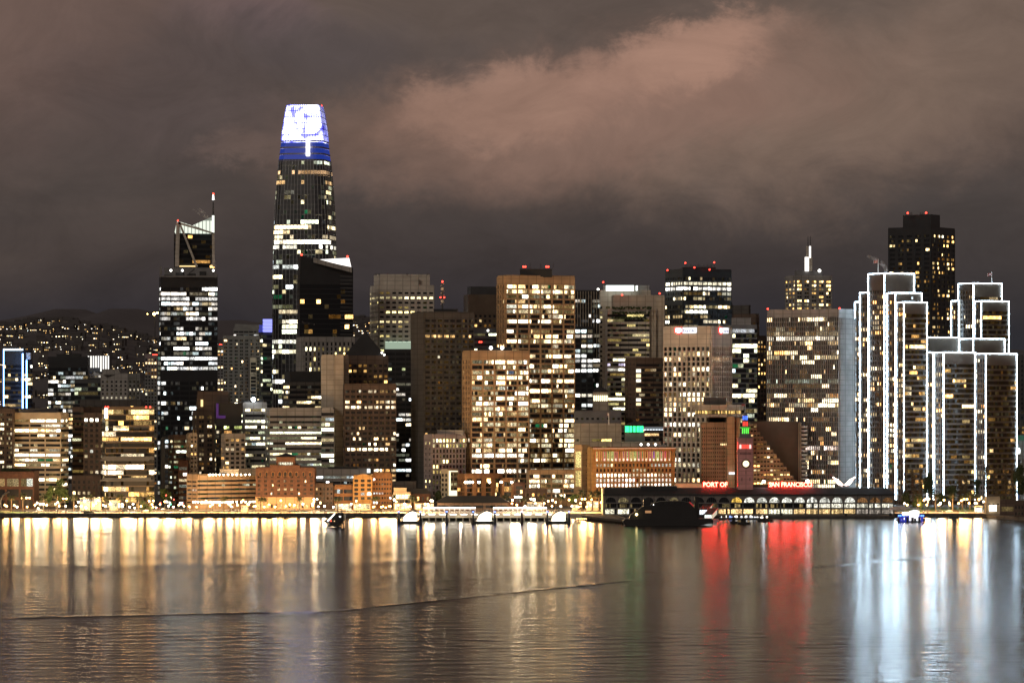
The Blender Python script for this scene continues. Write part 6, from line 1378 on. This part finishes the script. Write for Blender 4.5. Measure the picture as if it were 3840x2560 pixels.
# ================================================================ street lamps, with extras added for shoreline glow
lamp_protos={}
def mklamp(kind):
    t=thing('street_lamp','lamp','street lamp',(0,0,0)); h={'tall':11.,'low':5.,'mid':8.}[kind[0]]; col=kind[1]
    mb=MB(); mb.tube((0,0,0),(0,0,h-.3),.14,.09,6); mb.lathe(0,0,[(.3,0),(.28,.8),(.15,1)],6)
    if kind[0]=='tall': mb.tube((-1.1,0,h-.5),(1.1,0,h-.5),.07,n=4)
    mb.build('post','black_metal',t)
    for dx in ((-1.1,1.1) if kind[0]=='tall' else (0,)):
        mb=MB(); mb.ball((dx,0,h),LAMP_R,8); mb.build('globe','warm_globe_glow' if col=='w' else 'white_globe_glow',t)
    return t
LAMPS=[(83,1867,'w'),(105,1866,'w'),(243,1869,'w'),(139,1885,'c'),(143,1905,'c'),(54,1894,'w'),(222,1897,'w'),(216,1883,'c'),(294,1881,'c'),(317,1878,'c'),(304,1897,'c'),(323,1904,'c'),(367,1874,'w'),(360,1885,'w'),(396,1897,'c'),(475,1877,'w'),(499,1889,'c'),(505,1904,'c'),(559,1878,'w'),(575,1877,'w'),(570,1890,'w'),(162,1890,'c'),
(709,1898,'w'),(773,1878,'w'),(788,1896,'w'),(797,1891,'w'),(863,1892,'w'),(869,1899,'c'),(911,1876,'w'),(933,1891,'w'),(952,1898,'w'),(1009,1891,'w'),(1032,1899,'w'),(1053,1876,'w'),(1087,1891,'w'),(1183,1871,'c'),(1177,1880,'w'),(1194,1898,'c'),(1172,1896,'w'),
(1336,1878,'w'),(1407,1898,'w'),(1436,1898,'w'),(1447,1902,'w'),(1459,1897,'w'),(1478,1873,'c'),(1486,1880,'w'),(1518,1889,'c'),(1538,1898,'c'),(1570,1897,'w'),(1594,1889,'w'),(1616,1876,'c'),(1622,1877,'c'),(1608,1896,'c'),
(1922,1874,'c'),(1920,1887,'w'),(1938,1863,'c'),(1948,1863,'c'),(1997,1870,'c'),(2003,1875,'c'),(1969,1897,'c'),(2056,1878,'w'),(2072,1875,'c'),(2084,1882,'w'),(2134,1873,'w'),(2159,1876,'c'),(2188,1870,'w'),(2180,1897,'w'),(2219,1872,'w'),(2254,1883,'w'),(2200,1900,'w'),(2170,1900,'w'),
(3391,1887,'c'),(3465,1875,'w'),(3478,1870,'w'),(3540,1874,'w'),(3527,1887,'c'),(3605,1876,'w'),(3621,1871,'w'),(3671,1872,'w'),(3657,1885,'c'),(3559,1884,'c'),(3688,1880,'c'),
(585,1902,'c'),(600,1890,'w'),(618,1880,'w'),(632,1896,'c'),(650,1900,'c'),(670,1893,'w'),(690,1897,'w')]
rg_=random.Random(91)  # invented lamps at scattered spots, added to strengthen the glow along the shore
for k in range(46):
    px=25+k*36+rg_.randint(-9,9) if k<45 else 25
    if not 585<px<700: LAMPS.append((px,rg_.choice((1889,1893,1897,1900)),rg_.choice('wwwc')))
for k in range(9): LAMPS.append((1930+k*36+rg_.randint(-8,8),rg_.choice((1886,1892,1897)),rg_.choice('wwc')))
for k in range(8): LAMPS.append((3410+k*36+rg_.randint(-8,8),rg_.choice((1886,1892)),'w'))
BR={1183,1478,1922,3391,3671,2072,1518,317,367,243,773,911,1053,2134,475,1436,3465,3605,1336,1009,863,2219,143,105,788,1997,570,632}
def near(px):
    L_=((-9,60,'the bow sculpture'),(60,127,'the low lit brick block'),(127,200,'the left green tree'),(200,268,'the cream office block'),(268,392,'the brown granite tower'),(392,580,'the stacked glass office'),(580,700,'the bright street opening'),(700,960,'the terraced office block'),(960,1160,'the brick hotel'),(1160,1252,'the narrow brown house'),(1252,1396,'the ochre gabled building'),(1396,1470,'the orange brick building'),(1470,1541,'the small glass building'),(1541,1640,'the mansard house'),(1900,1968,'the uplit hotel'),(1968,2052,'the low brown waterfront building'),(2052,2130,'the tan annexe'),(2130,2300,'the golden hotel'),(3300,3420,'the ferry terminal corner'),(3420,3500,'the big dark pine'),(3500,3590,'the lawn'),(3590,3640,'the leaning piles'),(3640,3800,'the white kiosk'))
    for a,b,s_ in L_:
        if a<=px<b: return s_
    return 'the waterfront'
ordn=['first','second','third','fourth','fifth','sixth','seventh','eighth','ninth','tenth','eleventh','twelfth','thirteenth','fourteenth','fifteenth','sixteenth','seventeenth','eighteenth','nineteenth','twentieth','twenty-first','twenty-second','twenty-third','twenty-fourth']
lamps=sorted(LAMPS); seen={}
for i,(px,py,c) in enumerate(lamps):
    D2=(2607+(i*11)%28 if i%4 else 2664); z=Z(py,D2)-GZ; kind=('tall' if z>9.3 else ('mid' if z>6.3 else 'low'),c)
    if kind not in lamp_protos: lamp_protos[kind]=[mklamp(kind),0]
    P_=lamp_protos[kind]; o=P_[0] if P_[1]==0 else copy_tree(P_[0]); P_[1]+=1
    h0={'tall':11.,'low':5.,'mid':8.}[kind[0]]; o.location=(X(px,D2),D2,GZ); o.scale=(1,1,max(.3,z/h0))
    nm=near(px); k=seen.get(nm,0); seen[nm]=k+1
    o['label']='%s %s street lamp from the left before %s'%(ordn[k],'orange' if c=='w' else 'white',nm); o['label']='%s lamp (%s glow) from the left before %s'%(ordn[k],'orange' if c=='w' else 'white',nm); o['label']=o['label'].replace('(','with ').replace(')','')  # the added shore-glow lamps are numbered in with the others
    o['group']='street lamps along the waterfront'
    if px in BR or i%3!=1:
        ld=bpy.data.lights.new('lamp_light','POINT'); ld.energy=LAMP_W*(1.6 if px in BR else .8); ld.color=(1,.54,.2) if c=='w' else (1,.74,.45); ld.shadow_soft_size=1.8
        lo=bpy.data.objects.new('lamp_light',ld); COL.objects.link(lo); lo.parent=o; lo.location=(0,-1.2,h0)
# globes on the terraced block
t0=None
for lab,ys,xs in (('roof terrace',1780,[784,790,799,810,823,839,855,871,888,904,920,936]),('street arcade',1882,[725,733,743,757,789,805,822,856,872,888,905,921,937])):
    for k,px in enumerate(xs):
        D2=2686 if ys<1800 else 2680
        if t0 is None:
            t0=thing('globe_lamp','x','globe lamp',(0,0,0)); mb=MB(); mb.tube((0,0,-1.2),(0,0,0),.08,n=5); mb.build('post','black_metal',t0); mb=MB(); mb.ball((0,0,.2),.55,8); mb.build('globe','white_globe_glow',t0); o=t0
        else: o=copy_tree(t0)
        o.location=(X(px,D2),D2,Z(ys,D2)); n_=len(xs)
        o['label']='round globe lamp in the %s row of the terraced block, %s from left'%(lab,ordn[k]); o['group']='globe lamps on the terraced office block'
# ================================================================ cars
def mkcar(k):
    t=thing('car','x','car',(0,0,0)); c=('dark_grey','white_paint','red_brown_metal','mid_grey')[k]
    mb=MB(); 
    pr=[(-2.2,.35),(2.2,.35),(2.25,.8),(1.3,.95),(.8,1.42),(-1.2,1.45),(-1.9,.98),(-2.25,.85)]; n_=len(pr)
    mb.v=[(x,-.85,z) for x,z in pr]+[(x,.85,z) for x,z in pr]; mb.f=[tuple(range(n_)),tuple(range(2*n_-1,n_-1,-1))]+[(i,n_+i,n_+(i+1)%n_,(i+1)%n_) for i in range(n_)]; mb.m=[0]*len(mb.f); mb.c=[None]*len(mb.f); mb.build('body',c,t)
    mb=MB(); mb.face([(-1.75,-.87,1.0),(1.15,-.87,1.0),(.75,-.87,1.36),(-1.2,-.87,1.38)]); mb.build('side_window',GL,t)
    for x in (-1.4,1.4):
        for y in (-.86,.86): mb=MB(); mb.tube((x,y-.1,.35),(x,y+.1,.35),.35,n=10); mb.build('wheel','pile_black',t)
    for y in (-.6,.6): mb=MB(); mb.box(2.24,2.34,y-.18,y+.18,.6,.8); mb.build('headlight','white_light',t)
    for y in (-.6,.6): mb=MB(); mb.box(-2.34,-2.24,y-.15,y+.15,.65,.85); mb.build('tail_light','red_beacon_glow',t)
    return t
CARS=[(598,2700,'before the traffic lights'),(612,2680,'in the bright street opening'),(655,2715,'parked deep in the bright street'),(682,2650,'turning out of the bright street'),(700,2655,'at the corner of the terraced block'),(150,2650,'before the left green tree'),(200,2655,'before the large green tree'),(352,2650,'before the brown granite tower'),(470,2648,'before the stacked glass office'),(548,2640,'beside the dark shrub'),(870,2652,'before the terraced block'),(1100,2652,'before the brick hotel'),(1210,2652,'before the narrow brown house'),(1310,2650,'before the ochre gabled building'),(1425,2650,'before the orange brick building'),(3475,2630,'first on the road by the lawn'),(3522,2630,'second on the road by the lawn'),(3560,2630,'third on the road by the lawn'),(3583,2632,'last on the road by the lawn'),(3700,2640,'behind the white kiosk')]
cp=[mkcar(k) for k in range(4)]
for i,(px,D2,lab) in enumerate(CARS):
    o=cp[i] if i<4 else copy_tree(cp[i%4]); o.location=(X(px,D2),D2,GZ+.015); o.rotation_euler.z=(pi if i%2 else 0)+(1.35 if 590<px<690 else 0)
    o['label']='%s car %s'%(('dark grey','white','dark red','grey')[i%4],lab); o['group']='cars on the waterfront road'
# glowing stalls / shopfronts at the bright promenade sections
STL=[(1258,1318,1889,1908,(1,.9,.62),1.5,'long glowing shopfront canopy under the glass storeyed shop'),(1326,1388,1889,1906,(1,.8,.45),1.2,'glowing shopfront under the ochre gabled building'),(1480,1540,1888,1907,(1,.85,.5),1.7,'brightly lit terrace marquee before the small glass building'),(1556,1626,1888,1906,(1,.82,.5),1.6,'brightly lit marquee before the mansard house'),(1978,2040,1884,1902,(1,.85,.62),1.1,'white glowing hoarding before the low brown building'),(2146,2166,1893,1904,(1,.9,.7),1.6,'small glowing stall left of the golden hotel'),(2200,2244,1880,1902,(1,.85,.5),1.7,'glowing market tent below the golden hotel'),(410,440,1876,1905,(1,.86,.5),1.6,'bright glass entrance lobby under the stacked glass office'),(905,928,1896,1908,(1,.85,.5),1.8,'small bright kiosk before the terraced office block'),(300,378,1868,1880,(1,.93,.8),1.1,'white lit shop window row under the brown granite tower')]
for i,(a,b,y0,y1,c,s_,lab) in enumerate(STL):
    D2=2676 if i not in (8,) else 2640; t=thing('lit_stall' if i<7 else 'lit_shopfront',lab,'stall' if i<7 else 'shopfront',(X((a+b)/2,D2),D2,GZ))
    xa_,xb_=X(a,D2),X(b,D2); mb=MB(); mb.box(xa_,xb_,D2+.4,D2+6,GZ,Z(y0,D2)); mb.box(xa_-.4,xb_+.4,D2-1.2,D2+6.2,Z(y0,D2),Z(y0,D2)+.3); mb.build('frame','cream',t)
    k=max(2,int((xb_-xa_)/2.2))
    for j in range(k):
        mb=MB(); p=xa_+(xb_-xa_)*j/k+.12; q=xa_+(xb_-xa_)*(j+1)/k-.12; kk=s_*rng.uniform(.4,1.3); mb.face([(p,D2+.3,max(GZ+.3,Z(y1,D2))),(q,D2+.3,max(GZ+.3,Z(y1,D2))),(q,D2+.3,Z(y0,D2)-.2),(p,D2+.3,Z(y0,D2)-.2)],0,tuple(x*kk for x in c)); mb.build('lit_panel',[LIT],t)
# traffic lights in the street opening
for i,(px,py,c) in enumerate(((623,1856,(1,.06,.04)),(652,1872,(1,.1,.06)),(686,1888,(1,.1,.05)),(602,1884,(1,.12,.06)),(640,1890,(.1,1,.4)))):
    D2=2690+i*4; t=thing('traffic_light','%s traffic light in the bright street, %s from the left'%('green' if i==4 else 'red',('second','fourth','last','first','third')[i]),'traffic light',(X(px,D2),D2,GZ),'traffic lights in the street opening')
    mb=MB(); mb.tube((X(px,D2),D2+.3,GZ),(X(px,D2),D2+.3,Z(py,D2)+.8),.12,n=5); mb.box(X(px,D2)-.25,X(px,D2)+.25,D2,D2+.3,Z(py,D2)-.9,Z(py,D2)+.7); mb.build('pole','black_metal',t)
    mb=MB(); mb.ball((X(px,D2),D2-.15,Z(py,D2)),.42,7); mb.build('lamp',EM('signal_glow_%d'%(i==4),c,12),t)
# ================================================================ steam
def steam(label,pts,r,D,dens,seed):
    rg=random.Random(seed); t=bpy.data.objects.new('steam_plume',None)
    mb=MB(); 
    P=[(X(a,D),D,Z(b,D)) for a,b in pts]; n_=9; k=0
    for j,p in enumerate(P):
        rr=r*(.5+.6*j/len(P))*rg.uniform(.8,1.2)
        for i in range(n_): a=2*pi*i/n_; mb.v.append((p[0]+rr*cos(a),p[1]+rr*sin(a),p[2]+rr*.4*sin(a*2)))
    for j in range(len(P)-1):
        for i in range(n_): mb.f.append((j*n_+i,j*n_+(i+1)%n_,(j+1)*n_+(i+1)%n_,(j+1)*n_+i)); mb.m.append(0); mb.c.append(None)
    mb.f+=[tuple(range(n_-1,-1,-1)),tuple(range((len(P)-1)*n_,len(P)*n_))]; mb.m+=[0,0]; mb.c+=[None,None]
    if 'steam' not in MATS:
        m=bpy.data.materials.new('steam_volume'); nt,N,L=nodes(m); out=N.new('ShaderNodeOutputMaterial'); v=N.new('ShaderNodeVolumePrincipled'); v.inputs['Color'].default_value=(.9,.85,.8,1)
        g_=N.new('ShaderNodeNewGeometry'); no=N.new('ShaderNodeTexNoise'); no.inputs['Scale'].default_value=.25; no.inputs['Detail'].default_value=3; L.new(g_.outputs['Position'],no.inputs['Vector'])
        mr=N.new('ShaderNodeMapRange'); mr.inputs[1].default_value=.45; mr.inputs[2].default_value=.7; mr.inputs[3].default_value=0; mr.inputs[4].default_value=dens; L.new(no.outputs['Fac'],mr.inputs[0]); L.new(mr.outputs[0],v.inputs['Density']); L.new(v.outputs[0],out.inputs['Volume']); MATS['steam']=m
    o=mb.build('steam','steam'); o['kind']='stuff'; o['label']=label; o['category']='steam'
steam('pale steam drifting from the slanted bright crown',[(782,822),(770,810),(757,800),(748,792),(738,786)],4,3192,.35,1)
steam('thin steam rising beside the white lit tower roof',[(798,1012),(803,995),(799,975),(794,955)],3.2,3070,.35,2)
steam('white steam puff on the dark slant topped tower',[(1176,1216),(1165,1213),(1150,1212),(1140,1208)],2.2,3100,.35,3)
steam('steam curling over the tallest outlined tower',[(3325,1018),(3318,1000),(3305,985),(3285,972),(3262,960)],3.5,2845,.2,4)
# ================================================================ sky
w=bpy.data.worlds.new('World'); sc.world=w; w.use_nodes=True; nt=w.node_tree; N=nt.nodes; L=nt.links; N.clear()
out=N.new('ShaderNodeOutputWorld'); bg=N.new('ShaderNodeBackground'); L.new(bg.outputs[0],out.inputs[0]); tc=N.new('ShaderNodeTexCoord'); sp=N.new('ShaderNodeSeparateXYZ'); L.new(tc.outputs['Generated'],sp.inputs[0])
ysafe=mth('MAXIMUM',sp.outputs[1],.05); U=mth('DIVIDE',sp.outputs[0],ysafe); V=mth('DIVIDE',sp.outputs[2],ysafe)
cmb=N.new('ShaderNodeCombineXYZ'); L.new(U,cmb.inputs[0]); L.new(V,cmb.inputs[1])
def wn(scale,det,dist=0,off=0,sx=1,rough=.5):
    mp=N.new('ShaderNodeMapping'); mp.inputs['Location'].default_value=(off,off*.7,off*.3); mp.inputs['Scale'].default_value=(sx,1,1); L.new(cmb.outputs[0],mp.inputs[0])
    n_=N.new('ShaderNodeTexNoise'); n_.inputs['Scale'].default_value=scale; n_.inputs['Detail'].default_value=det; n_.inputs['Distortion'].default_value=dist; n_.inputs['Roughness'].default_value=rough; L.new(mp.outputs[0],n_.inputs['Vector']); return n_
wx=wn(22,6,.3,3.1,1,.6); wz=wn(22,6,.3,9.7,1,.6)
wx2=wn(75,8,.5,13.1,.7,.68); wz2=wn(75,8,.5,19.7,.7,.68)
Uw=mth('ADD',mth('ADD',U,mth('MULTIPLY_ADD',wx.outputs['Fac'],.050,-.025)),mth('MULTIPLY_ADD',wx2.outputs['Fac'],.022,-.011)); Vw=mth('ADD',mth('ADD',V,mth('MULTIPLY_ADD',wz.outputs['Fac'],.032,-.016)),mth('MULTIPLY_ADD',wz2.outputs['Fac'],.018,-.009))
def mapr(v,a,b,c=0.,d=1.,smooth=True):
    q=N.new('ShaderNodeMapRange'); q.interpolation_type='SMOOTHSTEP' if smooth else 'LINEAR'
    for i,x_ in ((1,a),(2,b),(3,c),(4,d)): q.inputs[i].default_value=x_
    L.new(v,q.inputs[0]); return q.outputs[0]
def blob(px,py,rx,ry,ang,soft):
    cu,cv=(px-CX)/F,(YH-py)/F; c,s_=cos(R(ang)),sin(R(ang)); du=mth('SUBTRACT',Uw,cu); dv=mth('SUBTRACT',Vw,cv)
    a=mth('DIVIDE',mth('ADD',mth('MULTIPLY',du,c),mth('MULTIPLY',dv,s_)),rx/F); b_=mth('DIVIDE',mth('SUBTRACT',mth('MULTIPLY',dv,c),mth('MULTIPLY',du,s_)),ry/F)
    r2=mth('SQRT',mth('ADD',mth('MULTIPLY',a,a),mth('MULTIPLY',b_,b_))); return mapr(r2,1+soft,1-soft)
def rgbmix(f,a,b):
    q=N.new('ShaderNodeMix'); q.data_type='RGBA'; L.new(f,q.inputs[0])
    for i,v in ((6,a),(7,b)):
        if isinstance(v,tuple): q.inputs[i].default_value=(*v,1)
        else: L.new(v,q.inputs[i])
    return q.outputs[2]
vert=mapr(V,-.005,.10,smooth=False)
ramp=N.new('ShaderNodeValToRGB'); L.new(vert,ramp.inputs[0]); cr=ramp.color_ramp
cr.elements[0].position=.0; cr.elements[0].color=(.019,.0195,.026,1); cr.elements[1].position=1; cr.elements[1].color=(.112,.083,.070,1)
for p_,c in ((.22,(.026,.024,.029)),(.42,(.052,.041,.039)),(.6,(.074,.058,.052)),(.8,(.080,.062,.055))): e=cr.elements.new(p_); e.color=(*c,1)
cur=ramp.outputs[0]
patch=mapr(wn(9,5,.4,1.7,.6,.55).outputs['Fac'],.42,.70); cur=rgbmix(mth('MULTIPLY',patch,mapr(V,.01,.06)),cur,(.112,.083,.069))
rb=mapr(U,.02,.14); cur=rgbmix(mth('MULTIPLY',mth('MULTIPLY',rb,mapr(V,-.01,.045,1,0)),.6),cur,(.032,.033,.038))
tl=blob(60,60,900,420,10,.8); cur=rgbmix(mth('MULTIPLY',tl,.55),cur,(.18,.11,.09))
for (px,py,rx,ry,ang,soft,op,col) in ((1000,60,260,90,0,.8,.55,(.22,.14,.14)),(3750,120,320,200,0,.8,.5,(.17,.115,.09)),(2700,480,1000,230,3,.8,.85,(.195,.128,.1)),(3100,350,700,300,15,.8,.75,(.205,.142,.108)),(2300,400,900,220,10,.6,.65,(.235,.14,.108)),
   (1560,430,430,120,8,.8,.5,(.20,.128,.10)),(1400,560,400,150,0,.8,.6,(.165,.105,.082)),(840,545,150,60,-4,.6,.6,(.18,.12,.10)),(930,440,170,70,-20,.7,.35,(.15,.105,.095)),(2220,325,670,125,13,.5,.9,(.335,.195,.145)),(2350,430,620,130,8,.7,.55,(.26,.155,.118)),(2050,520,500,90,5,.8,.4,(.21,.135,.105)),(2600,205,320,110,13,.42,.9,(.36,.21,.155)),(1830,390,260,115,16,.45,.75,(.31,.185,.138)),
   (1180,180,420,140,-5,.8,.7,(.082,.066,.066)),(600,300,420,260,0,.9,.45,(.07,.056,.056)),(3550,880,500,250,0,.8,.35,(.055,.048,.046))):
    cur=rgbmix(mth('MULTIPLY',blob(px,py,rx,ry,ang,soft),op),cur,col)
fine=mapr(wn(48,9,.8,5.5,.6,.68).outputs['Fac'],.3,.7,.86,1.14,False); vm=N.new('ShaderNodeVectorMath'); vm.operation='SCALE'; L.new(cur,vm.inputs[0]); L.new(fine,vm.inputs['Scale'])
front=mapr(sp.outputs[1],.3,.8); fin_=rgbmix(front,(.13,.095,.08),vm.outputs[0])
# faint twilight from the physical sky behind the cloud deck
sk=N.new('ShaderNodeTexSky'); sk.sky_type='NISHITA'; sk.sun_disc=False; sk.sun_elevation=R(-4); sk.sun_rotation=R(200)
ad=N.new('ShaderNodeMix'); ad.data_type='RGBA'; ad.blend_type='ADD'; ad.inputs[0].default_value=.02; L.new(fin_,ad.inputs[6]); L.new(sk.outputs[0],ad.inputs[7])
L.new(ad.outputs[2],bg.inputs['Color']); bg.inputs['Strength'].default_value=1.
sd=bpy.data.lights.new('city_glow_sun','SUN'); sd.energy=SUN; sd.angle=R(14); sd.color=(1,.86,.70); so=bpy.data.objects.new('sun',sd); COL.objects.link(so)
from mathutils import Vector
so.rotation_euler=Vector((.50,.80,-.38)).to_track_quat('-Z','Y').to_euler()
# ================================================================ camera
cd=bpy.data.cameras.new('camera'); co=bpy.data.objects.new('camera',cd); COL.objects.link(co); co.location=(0,0,H); co.rotation_euler=(pi/2,0,0)
cd.sensor_width=36; cd.lens=36*F/3840; cd.shift_y=(YH-1280)/3840; cd.clip_start=1; cd.clip_end=40000; sc.camera=co
vs=sc.view_settings; vs.view_transform='Standard'; vs.look='None'; vs.exposure=0; vs.gamma=1
sc.render.engine='CYCLES'; cy=sc.cycles; cy.max_bounces=5; cy.diffuse_bounces=2; cy.glossy_bounces=3; cy.transmission_bounces=2; cy.volume_bounces=1; cy.caustics_reflective=True; cy.sample_clamp_indirect=80; cy.use_light_tree=True; cy.use_denoising=True; cy.volume_step_rate=3
